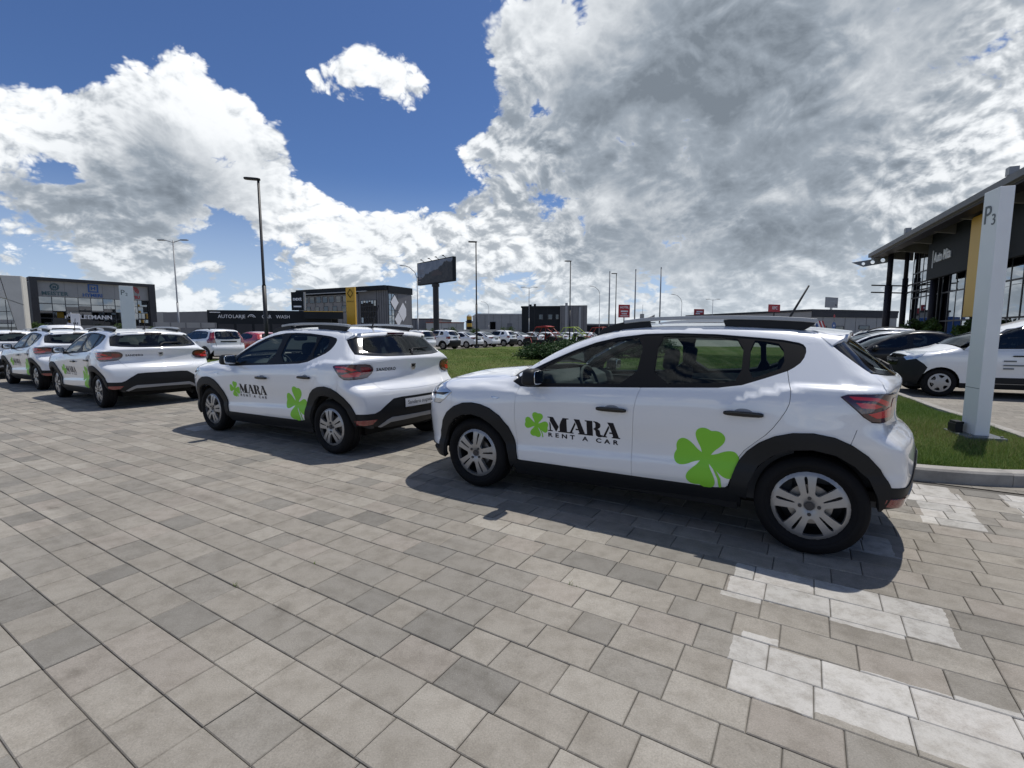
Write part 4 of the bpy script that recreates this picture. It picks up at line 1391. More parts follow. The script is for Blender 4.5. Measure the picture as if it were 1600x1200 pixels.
    if 'xs' in spec:
        xs = spec['xs']
        zt = float(S.pts([('t', xs, spec['yroof'])])[0][2])
        put('rear_corner', S.panel([(xs, 0.9), (xs, zt - 0.012), ('t', spec['roof_end'] - 0.12, spec['yroof'] - 0.05), ('t', spec['roof_end'] - 0.03, 0.25), ('t', spec['roof_end'] - 0.02, 0.0), ('r', 0.0, 0.8), ('r', 0.6, 0.8)], hole, full='r', h=0.05, off=-0.005), W, car)
    put('rear_window', S.panel(spec['rear_glass'], full=spec.get('rg_full', 'r'), mode=spec.get('rg_mode', 's'), h=0.08, off=0.003, gap=-0.012, thick=0.01), M_['car_glass_dark'], tg)
    if 'boot' in spec:
        put('boot_lid', S.panel([('t', a, b) for a, b in spec['boot']], mode='t', full='t', h=0.06), W, car)
    if 'deck' in spec:
        put('rear_deck', S.panel([('t', a, b) for a, b in spec['deck']], mode='t', full='t', h=0.06), W, car)
    put('bumper', S.panel([('r', 0.0, spec['gate_z']), ('r', 0.60, spec['gate_z']), ('r', 0.72, spec['gate_z']), ('r', 0.74, low), ('r', 0.70, 0.26), ('r', 0.0, 0.26)], full='r', h=0.05, off=0.004), BP if spec.get('dark_rear') else W, car)
    if spec.get('dark_rear') is None:
        put('bumper_lower', S.panel([('r', 0.0, 0.38), ('r', 0.70, 0.38), ('r', 0.68, 0.25), ('r', 0.0, 0.25)], full='r', h=0.06, off=0.010, gap=0, thick=0.04), BP, car)
    ft = spec['nose_seam']
    put('bumper',
        S.panel([('f', 0.0, spec['fz']), ('f', spec['hood'][0][1], spec['fz'])] + ft[::-1] + [(-ra - 0.005, 0.36), (-ra - 0.01, 0.26), ('f', 0.60, 0.24), ('f', 0.0, 0.24)], full='f', h=0.05), BP if spec.get('dark_front') else W, car)
    put('grille', S.panel([('f', 0.0, spec['fz'] - 0.05), ('f', 0.42, spec['fz'] - 0.05), ('f', 0.38, spec['fz'] - 0.17), ('f', 0.0, spec['fz'] - 0.18)], full='f', h=0.06, off=0.008, gap=0, thick=0.02), M_['gloss_black'], car)
    if 'plate' in spec:
        y0, y1, z0, z1 = spec['plate']
        put('plate_panel', S.panel([('r', 0.0, z1), ('r', y1, z1), ('r', y1, z0), ('r', 0.0, z0)], full='r', h=0.1, off=0.008, gap=0, thick=0.008), M_['gloss_black'], tg)
    ub = MB()
    ub.box(-0.5, spec['x1'] + 0.6, -0.60, 0.60, 0.20, 0.28)
    ub.box(ra + 0.05, wb - ra - 0.05, -0.76, 0.76, 0.21, 0.29)
    ub.box(0.5, spec['x1'] + 0.1, -0.70, 0.70, 0.29, bz(0.8) - 0.08)
    ub.build('underbody', M_['wheel_well'], car)
    for y in (-0.34, 0.34):
        seat(car, 1.10, y)
    MB().add(*superq((2.25, 0, 0.98), 0.08, 0.58, 0.24, 0.45, tilt=0.3)).build('rear_seat', M_['seat_cloth'], car, True)
    add_wheels(car, WHEEL_B if spec.get('wheel', 'b') == 'b' else WHEEL_A, wb, spec.get('track', 0.745), 0.312 if spec.get('wheel', 'b') == 'b' else 0.322)
    return car


SIDE_T = [(-0.9, 0.72), (-0.78, 0.80), (-0.70, 0.835), (-0.55, 0.85), (-0.30, 0.868), (-0.15, 0.868), (-0.05, 0.852), (0.0, 0.835), (0.03, 0.822), (0.38, 0.64), (0.45, 0.60), (0.6, 0.50)]
SEDAN = dict(  # three-box saloon
    side=SIDE_T,
    top=[(-0.95, 0.62), (-0.78, 0.80), (-0.6, 0.88), (-0.3, 0.945), (0.1, 1.0), (0.28, 1.03), (0.42, 1.10), (0.7, 1.25), (0.95, 1.36), (1.15, 1.425), (1.4, 1.465), (1.75, 1.475), (2.05, 1.455), (2.3, 1.39), (2.55, 1.28), (2.8, 1.155), (2.95, 1.095), (3.1, 1.075), (3.4, 1.06), (3.6, 1.03)],
    tail=[(0.1, 3.3), (0.25, 3.44), (0.4, 3.52), (0.55, 3.54), (0.66, 3.53), (0.74, 3.49), (0.9, 3.47), (1.0, 3.48), (1.06, 3.46), (1.2, 3.3), (1.5, 2.9)],
    nose=[(0.1, -0.6), (0.25, -0.76), (0.45, -0.83), (0.6, -0.835), (0.72, -0.80), (0.82, -0.70), (0.9, -0.5), (1.1, 0.2)],
    belt=(0.90, 0.035), x1=2.45, wb=2.65, xa=0.40, xc=2.72, sill=0.28, low=0.42,
    hood=[(-0.55, 0.56), (-0.3, 0.64), (0.0, 0.68), (0.32, 0.70)], ws0=0.24, ws=[(0.55, 0.70), (0.85, 0.63), (1.05, 0.57), (1.03, 0.4), (1.0, 0.0)],
    yroof=0.53, roof_x=[1.2, 1.5, 1.8, 2.1], roof_end=2.10,
    pillar_front=[(0.41, 0.95), (0.55, 1.09), (0.75, 1.19), (0.95, 1.285), (1.1, 1.345)], pillar_rear=[(2.35, 1.28), (2.55, 1.18), (2.72, 1.08), (2.80, 1.04)],
    dlo=[[(0.50, 0.955), (1.2, 0.97), (1.9, 0.985), (2.35, 1.02), (2.52, 1.09), (2.42, 1.17), (2.15, 1.30), (1.9, 1.365), (1.6, 1.385), (1.3, 1.37), (1.0, 1.28), (0.75, 1.14)]],
    glass=[[(0.66, 0.985), (1.33, 0.995), (1.38, 1.345), (1.25, 1.34), (1.0, 1.25), (0.8, 1.13)], [(1.46, 0.998), (2.1, 1.01), (2.08, 1.29), (1.88, 1.34), (1.5, 1.36)]],
    door_seams=[[(0.48, 0.92), (0.47, 0.6), (0.5, 0.31)], [(1.42, 0.95), (1.40, 0.6), (1.42, 0.31)], [(2.34, 0.98), (2.33, 0.8), (2.2, 0.6)]],
    handles=[(1.25, 0.83), (2.15, 0.86)],
    tail_seam=[(2.9, 1.0), ('t', 3.0, 0.70), ('t', 3.35, 0.66), ('r', 0.60, 1.0), ('r', 0.60, 0.68), ('r', 0.72, 0.66)],
    nose_seam=[(-0.32, 0.55), (-0.36, 0.64), ('f', 0.62, 0.66)],
    tail_lamp=[[('r', 0.46, 0.97), ('r', 0.62, 0.985), (3.22, 0.985), (3.10, 0.96), (3.2, 0.87), ('r', 0.70, 0.84), ('r', 0.55, 0.86)]],
    head_lamp=[(-0.32, 0.80), (-0.42, 0.83), ('f', 0.58, 0.80), ('f', 0.50, 0.74), ('f', 0.60, 0.68), (-0.45, 0.70)],
    gate=[('r', 0.0, 1.02), ('r', 0.60, 1.0), ('r', 0.60, 0.66), ('r', 0.0, 0.66)], gate_z=0.66, fz=0.72,
    rear_glass=[('t', 2.13, 0.0), ('t', 2.12, 0.42), ('t', 2.22, 0.50), ('t', 2.70, 0.60), ('t', 2.80, 0.52), ('t', 2.82, 0.0)], rg_full='t', rg_mode='t',
    boot=[(2.86, 0.0), (2.85, 0.55), (2.95, 0.69), (3.35, 0.655), (3.40, 0.0)],
    deck=[(2.105, 0.0), (2.10, 0.53), (2.35, 0.60), (2.80, 0.70), (2.95, 0.70), (2.855, 0.55), (2.865, 0.0)], plate=(0, 0.24, 0.74, 0.86))
SUV = dict( xs=2.75,  # boxy small off-roader
    side=[(-0.98, 0.74), (-0.84, 0.83), (-0.7, 0.865), (-0.5, 0.872), (-0.3, 0.888), (-0.12, 0.885), (-0.03, 0.865), (0.0, 0.85), (0.03, 0.838), (0.42, 0.66), (0.5, 0.62), (0.65, 0.52)],
    top=[(-0.95, 0.80), (-0.78, 0.98), (-0.6, 1.04), (-0.2, 1.09), (0.15, 1.12), (0.28, 1.17), (0.5, 1.31), (0.75, 1.45), (0.95, 1.55), (1.15, 1.605), (1.5, 1.635), (2.0, 1.635), (2.5, 1.615), (2.9, 1.585), (3.2, 1.54)],
    tail=[(0.1, 3.1), (0.3, 3.35), (0.45, 3.42), (0.6, 3.44), (0.72, 3.42), (0.8, 3.36), (0.95, 3.34), (1.1, 3.33), (1.18, 3.31), (1.4, 3.14), (1.55, 3.0), (1.7, 2.8)],
    nose=[(0.1, -0.55), (0.3, -0.76), (0.5, -0.83), (0.75, -0.84), (0.92, -0.80), (1.0, -0.65), (1.2, 0.1)],
    belt=(1.06, 0.02), x1=2.5, wb=2.67, xa=0.38, xc=2.72, sill=0.36, low=0.62, ra=0.37, clad=1,
    hood=[(-0.6, 0.60), (-0.3, 0.68), (0.0, 0.71), (0.30, 0.72)], ws0=0.2, ws=[(0.55, 0.70), (0.80, 0.65), (0.98, 0.60), (0.96, 0.4), (0.92, 0.0)],
    yroof=0.56, roof_x=[1.12, 1.5, 2.0, 2.5, 2.75], roof_end=2.86,
    pillar_front=[(0.39, 1.08), (0.55, 1.23), (0.75, 1.34), (0.95, 1.45), (1.05, 1.50)], pillar_rear=[(2.80, 1.54), (2.87, 1.40), (2.93, 1.24), (2.97, 1.13)],
    dlo=[[(0.50, 1.11), (1.2, 1.12), (2.1, 1.13), (2.2, 1.2), (2.22, 1.50), (1.9, 1.535), (1.4, 1.535), (1.1, 1.49), (0.85, 1.36)], [(2.34, 1.19), (2.66, 1.20), (2.74, 1.27), (2.64, 1.47), (2.36, 1.50)]],
    glass=[[(0.66, 1.14), (1.33, 1.145), (1.38, 1.505), (1.15, 1.47), (0.92, 1.36)], [(1.46, 1.15), (2.1, 1.155), (2.12, 1.48), (1.88, 1.505), (1.5, 1.51)], [(2.40, 1.22), (2.62, 1.225), (2.68, 1.28), (2.60, 1.44), (2.41, 1.46)]],
    door_seams=[[(0.46, 1.07), (0.45, 0.7), (0.48, 0.38)], [(1.42, 1.09), (1.40, 0.7), (1.42, 0.38)], [(2.28, 1.1), (2.30, 0.95), (2.2, 0.72)]],
    handles=[(1.25, 0.99), (2.15, 1.0)], dark_handles=True,
    tail_seam=[(2.95, 1.12), (3.1, 1.12), ('r', 0.62, 1.16), ('r', 0.62, 0.78), ('r', 0.72, 0.76)],
    nose_seam=[(-0.33, 0.60), (-0.38, 0.76), ('f', 0.62, 0.78)],
    tail_lamp=[[('r', 0.60, 1.08), ('r', 0.76, 1.08), (3.08, 1.07), (3.06, 0.90), ('r', 0.74, 0.88), ('r', 0.60, 0.89)]],
    head_lamp=[(-0.33, 0.93), (-0.48, 0.95), ('f', 0.60, 0.93), ('f', 0.48, 0.88), ('f', 0.52, 0.80), (-0.45, 0.80)],
    gate=[('r', 0.0, 1.56), ('r', 0.50, 1.55), ('r', 0.57, 1.50), ('r', 0.66, 1.18), ('r', 0.62, 0.78), ('r', 0.0, 0.78)], gate_z=0.78, fz=0.84, dark_rear=True,
    rear_glass=[('r', 0.0, 1.50), ('r', 0.44, 1.48), ('r', 0.52, 1.42), ('r', 0.58, 1.22), ('r', 0.5, 1.19), ('r', 0.0, 1.18)], plate=(0, 0.27, 0.93, 1.03), rails=(1.2, 2.7), wheel='a')
WAGON = dict(SUV, xs=3.06,  # long estate with upright lamps beside the glass
    side=[(-0.92, 0.74), (-0.80, 0.82), (-0.7, 0.85), (-0.5, 0.862), (-0.3, 0.88), (-0.12, 0.875), (-0.03, 0.858), (0.0, 0.842), (0.03, 0.83), (0.42, 0.66), (0.5, 0.62), (0.65, 0.52)],
    top=[(-0.95, 0.72), (-0.78, 0.90), (-0.6, 0.96), (-0.2, 1.02), (0.15, 1.06), (0.28, 1.12), (0.5, 1.26), (0.75, 1.40), (0.95, 1.49), (1.15, 1.55), (1.5, 1.585), (2.1, 1.595), (2.7, 1.585), (3.2, 1.555), (3.5, 1.52)],
    tail=[(0.1, 3.3), (0.3, 3.52), (0.45, 3.58), (0.6, 3.60), (0.7, 3.585), (0.78, 3.54), (0.95, 3.53), (1.1, 3.52), (1.3, 3.44), (1.5, 3.34), (1.7, 3.2)],
    belt=(1.0, 0.02), x1=2.7, wb=2.90, xc=3.02, sill=0.32, low=0.55, ra=0.36,
    pillar_front=[(0.39, 1.04), (0.55, 1.19), (0.75, 1.30), (0.95, 1.41), (1.08, 1.46)], pillar_rear=[(3.05, 1.50), (3.12, 1.36), (3.2, 1.2), (3.24, 1.08)],
    roof_x=[1.15, 1.5, 2.0, 2.5, 3.0], roof_end=3.12,
    dlo=[[(0.50, 1.05), (1.2, 1.06), (2.2, 1.075), (2.95, 1.12), (3.05, 1.2), (2.98, 1.42), (2.7, 1.475), (2.0, 1.495), (1.4, 1.485), (1.1, 1.43), (0.85, 1.30)]],
    glass=[[(0.66, 1.08), (1.33, 1.085), (1.38, 1.455), (1.15, 1.41), (0.92, 1.30)], [(1.46, 1.09), (2.2, 1.105), (2.2, 1.46), (1.5, 1.465)], [(2.32, 1.11), (2.88, 1.145), (2.97, 1.22), (2.9, 1.40), (2.66, 1.445), (2.32, 1.455)]],
    door_seams=[[(0.46, 1.02), (0.45, 0.7), (0.48, 0.34)], [(1.42, 1.04), (1.40, 0.7), (1.42, 0.34)], [(2.36, 1.06), (2.40, 0.95), (2.42, 0.72)]],
    handles=[(1.25, 0.92), (2.2, 0.94)],
    tail_seam=[(3.15, 1.07), (3.3, 1.07), ('r', 0.66, 1.10), ('r', 0.62, 0.72), ('r', 0.72, 0.70)],
    tail_lamp=[[('r', 0.58, 1.44), ('r', 0.66, 1.40), (3.12, 1.42), (3.22, 1.12), (3.10, 1.0), (3.2, 0.90), ('r', 0.70, 0.88), ('r', 0.62, 0.92), ('r', 0.64, 1.15)]],
    head_lamp=[(-0.33, 0.86), (-0.48, 0.88), ('f', 0.60, 0.86), ('f', 0.48, 0.81), ('f', 0.52, 0.74), (-0.45, 0.74)],
    gate=[('r', 0.0, 1.53), ('r', 0.50, 1.52), ('r', 0.57, 1.46), ('r', 0.62, 1.15), ('r', 0.61, 0.72), ('r', 0.0, 0.72)], gate_z=0.72, fz=0.78, dark_rear=False,
    rear_glass=[('r', 0.0, 1.47), ('r', 0.50, 1.45), ('r', 0.56, 1.40), ('r', 0.60, 1.12), ('r', 0.5, 1.09), ('r', 0.0, 1.08)], plate=(0, 0.40, 0.93, 0.99), rails=(1.2, 2.9), wheel='a', clad=1)
VAN = dict(WAGON, xs=2.5, nosebow=0.55,
    nose=[(0.1, -0.45), (0.3, -0.66), (0.5, -0.74), (0.75, -0.75), (0.90, -0.70), (1.0, -0.5), (1.2, 0.1)],  # high small van with unpainted bumpers
    top=[(-0.95, 0.66), (-0.80, 0.82), (-0.6, 0.93), (-0.3, 1.02), (0.05, 1.10), (0.25, 1.18), (0.5, 1.34), (0.75, 1.50), (1.0, 1.64), (1.2, 1.72), (1.5, 1.765), (2.1, 1.785), (2.7, 1.78), (3.3, 1.76)],
    side=[(-0.92, 0.74), (-0.80, 0.82), (-0.7, 0.85), (-0.5, 0.862), (-0.3, 0.88), (-0.12, 0.875), (-0.03, 0.858), (0.0, 0.842), (0.03, 0.835), (0.5, 0.70), (0.65, 0.64), (0.85, 0.5)],
    belt=(1.02, 0.01), wb=2.81, xc=3.0, pillar_front=[(0.39, 1.06), (0.55, 1.22), (0.75, 1.35), (1.0, 1.50), (1.15, 1.58)], yroof=0.60,
    roof_x=[1.25, 1.6, 2.0, 2.5, 3.0],
    pillar_rear=[(3.08, 1.60), (3.15, 1.4), (3.2, 1.2), (3.24, 1.08)],
    dlo=[[(0.50, 1.06), (1.45, 1.075), (1.47, 1.56), (1.2, 1.52), (0.9, 1.36)], [(1.58, 1.075), (2.4, 1.085), (2.4, 1.55), (1.60, 1.56)]],
    glass=[[(0.66, 1.09), (1.36, 1.105), (1.38, 1.53), (1.2, 1.49), (0.95, 1.36)], [(1.66, 1.105), (2.34, 1.115), (2.34, 1.52), (1.68, 1.53)]],
    gate=[('r', 0.0, 1.72), ('r', 0.52, 1.70), ('r', 0.60, 1.62), ('r', 0.64, 1.15), ('r', 0.61, 0.60), ('r', 0.0, 0.60)], gate_z=0.60,
    tail_lamp=[[('r', 0.64, 1.3), ('r', 0.72, 1.28), (3.2, 1.25), (3.22, 0.95), ('r', 0.72, 0.92), ('r', 0.64, 0.95)]],
    rear_glass=[('r', 0.0, 1.62), ('r', 0.50, 1.60), ('r', 0.56, 1.50), ('r', 0.58, 1.2), ('r', 0.5, 1.15), ('r', 0.0, 1.14)],
    nose_seam=[(-0.24, 0.64), (-0.30, 0.72), (-0.42, 0.83), ('f', 0.60, 0.83)], head_lamp=[(-0.20, 0.99), (-0.45, 0.99), ('f', 0.62, 0.93), ('f', 0.50, 0.86), ('f', 0.60, 0.79), (-0.42, 0.83), (-0.34, 0.88)],
    hood=[(-0.52, 0.62), (-0.3, 0.68), (0.0, 0.71), (0.30, 0.73)], rails=None, clad=0, ra=0.345, dark_front=True, dark_rear=True, wheel='b', low=0.5, fz=0.84, dark_handles=True,
    rub=[(0.47, 0.46), (2.38, 0.46), (2.38, 0.33), (0.47, 0.33)])
HATCH = dict(SUV, xs=2.46,
    side=SIDE_T, top=[(-0.95, 0.66), (-0.8, 0.80), (-0.6, 0.88), (-0.3, 0.95), (0.1, 1.01), (0.25, 1.05), (0.45, 1.16), (0.7, 1.28), (0.95, 1.38), (1.15, 1.43), (1.45, 1.465), (1.8, 1.47), (2.3, 1.44), (2.7, 1.39), (3.0, 1.34)],
    tail=[(0.1, 3.0), (0.3, 3.22), (0.45, 3.28), (0.6, 3.29), (0.7, 3.26), (0.78, 3.22), (0.95, 3.2), (1.05, 3.19), (1.2, 3.05), (1.35, 2.9), (1.5, 2.7)],
    nose=SEDAN['nose'], belt=(0.90, 0.05), x1=2.4, wb=2.62, xa=0.40, xc=2.62, sill=0.28, low=0.45, ra=0.35, clad=0,
    hood=SEDAN['hood'], ws0=0.22, ws=[(0.55, 0.70), (0.85, 0.63), (1.05, 0.57), (1.03, 0.4), (1.0, 0.0)], yroof=0.53, roof_x=[1.2, 1.5, 1.9, 2.3, 2.5], roof_end=2.60,
    pillar_front=SEDAN['pillar_front'], pillar_rear=[(2.60, 1.33), (2.68, 1.22), (2.76, 1.10), (2.80, 1.06)],
    dlo=[[(0.50, 0.96), (1.2, 0.99), (1.9, 1.02), (2.35, 1.08), (2.45, 1.16), (2.38, 1.28), (1.9, 1.355), (1.6, 1.375), (1.3, 1.36), (1.0, 1.27), (0.75, 1.14)]],
    glass=[[(0.66, 0.99), (1.33, 1.01), (1.38, 1.335), (1.25, 1.33), (1.0, 1.24), (0.8, 1.13)], [(1.46, 1.02), (2.1, 1.07), (2.25, 1.12), (2.2, 1.27), (1.88, 1.325), (1.5, 1.345)]],
    door_seams=SEDAN['door_seams'], handles=[(1.25, 0.85), (2.15, 0.89)],
    tail_seam=[(2.85, 1.04), ('r', 0.66, 1.04), ('r', 0.60, 0.68), ('r', 0.72, 0.66)], nose_seam=SEDAN['nose_seam'],
    tail_lamp=[[('r', 0.56, 1.02), ('r', 0.70, 1.03), (2.92, 1.02), (2.85, 0.98), (2.95, 0.88), ('r', 0.70, 0.86), ('r', 0.58, 0.9)]], head_lamp=SEDAN['head_lamp'],
    gate=[('r', 0.0, 1.38), ('r', 0.45, 1.37), ('r', 0.52, 1.33), ('r', 0.64, 1.08), ('r', 0.60, 0.66), ('r', 0.0, 0.66)], gate_z=0.66, fz=0.72, dark_rear=None,
    rear_glass=[('r', 0.0, 1.34), ('r', 0.42, 1.33), ('r', 0.50, 1.28), ('r', 0.58, 1.12), ('r', 0.5, 1.09), ('r', 0.0, 1.08)], rails=None, dark_handles=False, wheel='a')

# ------------------------------------------------------------------ the site: everything lies along the row of parked cars
P0 = Vector((0.12377, 5.06657, 0.0))
YAW = -0.55123
EU = Vector((math.cos(YAW), math.sin(YAW), 0))      # along the row, towards the right
EV = Vector((-math.sin(YAW), math.cos(YAW), 0))     # across the row, away from the photographer


def site(x, y, z=0.0):
    p = P0 + EU * x + EV * y
    return (p.x, p.y, z)


def site_coords(N):
    """shader: site x, y of the shading point"""
    g = N.new('ShaderNodeNewGeometry').outputs['Position']
    q = N.vmath('SUBTRACT', g, tuple(P0))
    return N.vmath('DOT_PRODUCT', q, tuple(EU), out=1), N.vmath('DOT_PRODUCT', q, tuple(EV), out=1), g


PAINT = [(2.24, 3.20, -1.60, -1.22), (2.34, 4.6, -2.38, -1.97), (2.80, 3.12, -0.64, -0.24), (3.36, 3.72, 0.24, 1.43), (4.05, 4.42, -0.2, 1.39), (4.75, 5.1, -0.2, 1.3),
         (-5.3, -4.9, -0.9, 1.2), (-5.9, -5.55, 0.2, 1.3)]


def paver_material(name, tone):
    m = bpy.data.materials.new(name)
    m.use_nodes = True
    N = NT(m.node_tree)
    b = N.n['Principled BSDF']
    u, v, pos = site_coords(N)
    if tone == 'object':
        t = N.new('ShaderNodeObjectInfo').outputs['Color']
    elif tone == 'attr':
        t = N.new('ShaderNodeAttribute', attribute_name='tone').outputs['Color']
    else:                                           # too far off to build: brick pattern of the same size
        cb = N.new('ShaderNodeCombineXYZ')
        N.put(cb.inputs[0], u)
        N.put(cb.inputs[1], v)
        br = N.new('ShaderNodeTexBrick')
        N.l.new(cb.outputs[0], br.inputs['Vector'])
        br.inputs['Scale'].default_value = 1.0
        br.inputs['Brick Width'].default_value = 0.30
        br.inputs['Row Height'].default_value = 0.20
        br.inputs['Mortar Size'].default_value = 0.004
        br.inputs['Mortar Smooth'].default_value = 0.3
        br.inputs['Color1'].default_value = (0.245, 0.231, 0.207, 1)
        br.inputs['Color2'].default_value = (0.300, 0.282, 0.252, 1)
        br.inputs['Mortar'].default_value = (0.14, 0.13, 0.115, 1)
        t = br.outputs['Color']
    big = N.noise(pos, 0.55, 3, 0.55)
    mid = N.noise(pos, 9.0, 4, 0.65)
    fine = N.noise(pos, 160.0, 3, 0.7)
    spots = N.noise(pos, 3.6, 2, 0.5)
    c = N.mix(N.mapr(big, 0.35, 0.68), N.mix(1.0, t, (0.90, 0.895, 0.88), 'MULTIPLY'), N.mix(1.0, t, (1.08, 1.07, 1.05), 'MULTIPLY'))
    c = N.mix(N.mapr(mid, 0.38, 0.70, 0.0, 0.85), c, N.mix(1.0, c, (0.78, 0.77, 0.75), 'MULTIPLY'))
    c = N.mix(N.mapr(fine, 0.30, 0.72, smooth=False), N.mix(1.0, c, (0.80, 0.80, 0.79), 'MULTIPLY'), N.mix(1.0, c, (1.18, 1.175, 1.165), 'MULTIPLY'))
    c = N.mix(N.mapr(spots, 0.66, 0.74, 0.0, 0.5), c, N.mix(1.0, c, (0.55, 0.54, 0.52), 'MULTIPLY'))
    streak = N.new('ShaderNodeCombineXYZ')
    N.put(streak.inputs[0], N.math('MULTIPLY', u, 0.16))
    N.put(streak.inputs[1], N.math('MULTIPLY', v, 2.2))
    rub = N.mapr(N.noise(streak.outputs[0], 1.6, 4, 0.6), 0.52, 0.70, 0.0, 0.45)        # tyre rubbing along the lane
    c = N.mix(rub, c, N.mix(1.0, c, (0.62, 0.61, 0.60), 'MULTIPLY'))
    drip = N.new('ShaderNodeTexVoronoi')
    drip.inputs['Scale'].default_value = 1.15
    drip.inputs['Randomness'].default_value = 1.0
    N.l.new(N.vmath('ADD', pos, N.vmath('SCALE', N.noise(pos, 9, 2, 0.5, out=1), scale=0.05)), drip.inputs['Vector'])
    c = N.mix(N.mapr(drip.outputs['Distance'], 0.062, 0.035, 0.0, 0.5), c, N.mix(1.0, c, (0.45, 0.44, 0.43), 'MULTIPLY'))
    chips = N.new('ShaderNodeTexVoronoi')
    chips.inputs['Scale'].default_value = 55
    N.l.new(pos, chips.inputs['Vector'])
    c = N.mix(N.mapr(chips.outputs['Distance'], 0.10, 0.04, 0.0, 0.55), c, (0.46, 0.44, 0.41))
    # worn white road paint
    tot = None
    edge = N.math('MULTIPLY', N.math('SUBTRACT', N.noise(pos, 14, 2, 0.6), 0.5), 0.035)
    hsh = N.math('FRACT', N.math('MULTIPLY', N.vmath('DOT_PRODUCT', t, (917.0, 331.0, 541.0), out=1), 7.0))      # stones shifted since they were painted
    ue = N.math('ADD', N.math('ADD', u, edge), N.math('MULTIPLY', N.math('SUBTRACT', hsh, 0.5), 0.07))
    ve = N.math('ADD', N.math('ADD', v, edge), N.math('MULTIPLY', N.math('SUBTRACT', hsh, 0.5), 0.11))
    for x0, x1, y0, y1 in PAINT:
        k = N.math('MULTIPLY', N.math('GREATER_THAN', ue, x0), N.math('LESS_THAN', ue, x1))
        k = N.math('MULTIPLY', k, N.math('MULTIPLY', N.math('GREATER_THAN', ve, y0), N.math('LESS_THAN', ve, y1)))
        tot = k if tot is None else N.math('MAXIMUM', tot, k)
    wear = N.math('MULTIPLY', N.mapr(N.noise(pos, 11.0, 6, 0.72), 0.40, 0.66, 0.66, 0.30), N.mapr(fine, 0.25, 0.5, 0.75, 1.0))
    wear = N.math('MULTIPLY', wear, N.mapr(N.vmath('DOT_PRODUCT', t, (1, 1, 1), out=1), 0.72, 0.95, 0.75, 1.0))
    if tone != 'far':
        c = N.mix(N.math('MULTIPLY', tot, wear), c, (0.62, 0.61, 0.58))
    N.put(b.inputs['Base Color'], c)
    b.inputs['Roughness'].default_value = 0.86
    b.inputs['Specular IOR Level'].default_value = 0.3
    bp = N.new('ShaderNodeBump')
    bp.inputs['Strength'].default_value = 0.35
    bp.inputs['Distance'].default_value = 0.003
    N.l.new(N.math('ADD', fine, N.math('MULTIPLY', mid, 0.6)), bp.inputs['Height'])
    N.l.new(bp.outputs[0], b.inputs['Normal'])
    MATS[name] = m
    return m


paver_material('paver', 'object')
paver_material('paver_mass', 'attr')
paver_material('paver_far', 'far')
principled('joint_sand', (0.105, 0.098, 0.085), 0.95, var=(8, 0.3))
principled('kerb_stone', (0.30, 0.285, 0.26), 0.9, var=(6, 0.22), bump=(90, 0.3, 0.003))
principled('asphalt', (0.16, 0.155, 0.148), 0.9, var=(0.4, 0.15))
principled('soil', (0.06, 0.05, 0.03), 0.95)


def lawn_material():
    m = bpy.data.materials.new('lawn')
    m.use_nodes = True
    N = NT(m.node_tree)
    b = N.n['Principled BSDF']
    g = N.new('ShaderNodeNewGeometry').outputs['Position']
    n1 = N.noise(g, 0.35, 4, 0.6)
    n2 = N.noise(N.vmath('MULTIPLY', g, (1, 1, 1)), 26, 5, 0.75)
    n3 = N.noise(g, 3.2, 4, 0.65)
    c = N.mix(N.mapr(n1, 0.35, 0.65), (0.072, 0.120, 0.024), (0.118, 0.138, 0.042))
    c = N.mix(N.mapr(n3, 0.42, 0.72, 0, 0.6), c, (0.120, 0.105, 0.050))
    c = N.mix(N.mapr(n2, 0.3, 0.7, smooth=False), N.mix(1.0, c, (0.5, 0.55, 0.5), 'MULTIPLY'), N.mix(1.0, c, (1.3, 1.3, 1.2), 'MULTIPLY'))
    N.put(b.inputs['Base Color'], c)
    b.inputs['Roughness'].default_value = 0.95
    b.inputs['Specular IOR Level'].default_value = 0.1
    bp = N.new('ShaderNodeBump')
    bp.inputs['Strength'].default_value = 0.9
    bp.inputs['Distance'].default_value = 0.05
    N.l.new(n2, bp.inputs['Height'])
    N.l.new(bp.outputs[0], b.inputs['Normal'])
    MATS['lawn'] = m


def leaf_material(name, cols, trans=0.25):
    m = bpy.data.materials.new(name)
    m.use_nodes = True
    N = NT(m.node_tree)
    b = N.n['Principled BSDF']
    t = N.new('ShaderNodeAttribute', attribute_name='tone').outputs['Fac']
    ramp = N.new('ShaderNodeValToRGB')
    ramp.color_ramp.elements[0].color = (*cols[0], 1)
    ramp.color_ramp.elements[1].color = (*cols[-1], 1)
    for i, c in enumerate(cols[1:-1]):
        e = ramp.color_ramp.elements.new((i + 1) / (len(cols) - 1))
        e.color = (*c, 1)
    N.l.new(t, ramp.inputs[0])
    N.l.new(ramp.outputs[0], b.inputs['Base Color'])
    b.inputs['Roughness'].default_value = 0.6
    b.inputs['Specular IOR Level'].default_value = 0.25
    tr = N.new('ShaderNodeBsdfTranslucent')
    N.l.new(ramp.outputs[0], tr.inputs[0])
    mx = N.new('ShaderNodeMixShader')
    mx.inputs[0].default_value = trans
    N.l.new(b.outputs[0], mx.inputs[1])
    N.l.new(tr.outputs[0], mx.inputs[2])
    N.l.new(mx.outputs[0], N.n['Material Output'].inputs[0])
    MATS[name] = m


lawn_material()
leaf_material('grass_blade', [(0.068, 0.128, 0.022), (0.112, 0.185, 0.036), (0.165, 0.22, 0.058), (0.25, 0.22, 0.10)])
leaf_material('juniper_leaf', [(0.018, 0.045, 0.016), (0.035, 0.075, 0.024), (0.06, 0.105, 0.035)], 0.15)
leaf_material('shrub_leaf', [(0.03, 0.06, 0.014), (0.055, 0.10, 0.02), (0.09, 0.14, 0.03)], 0.2)

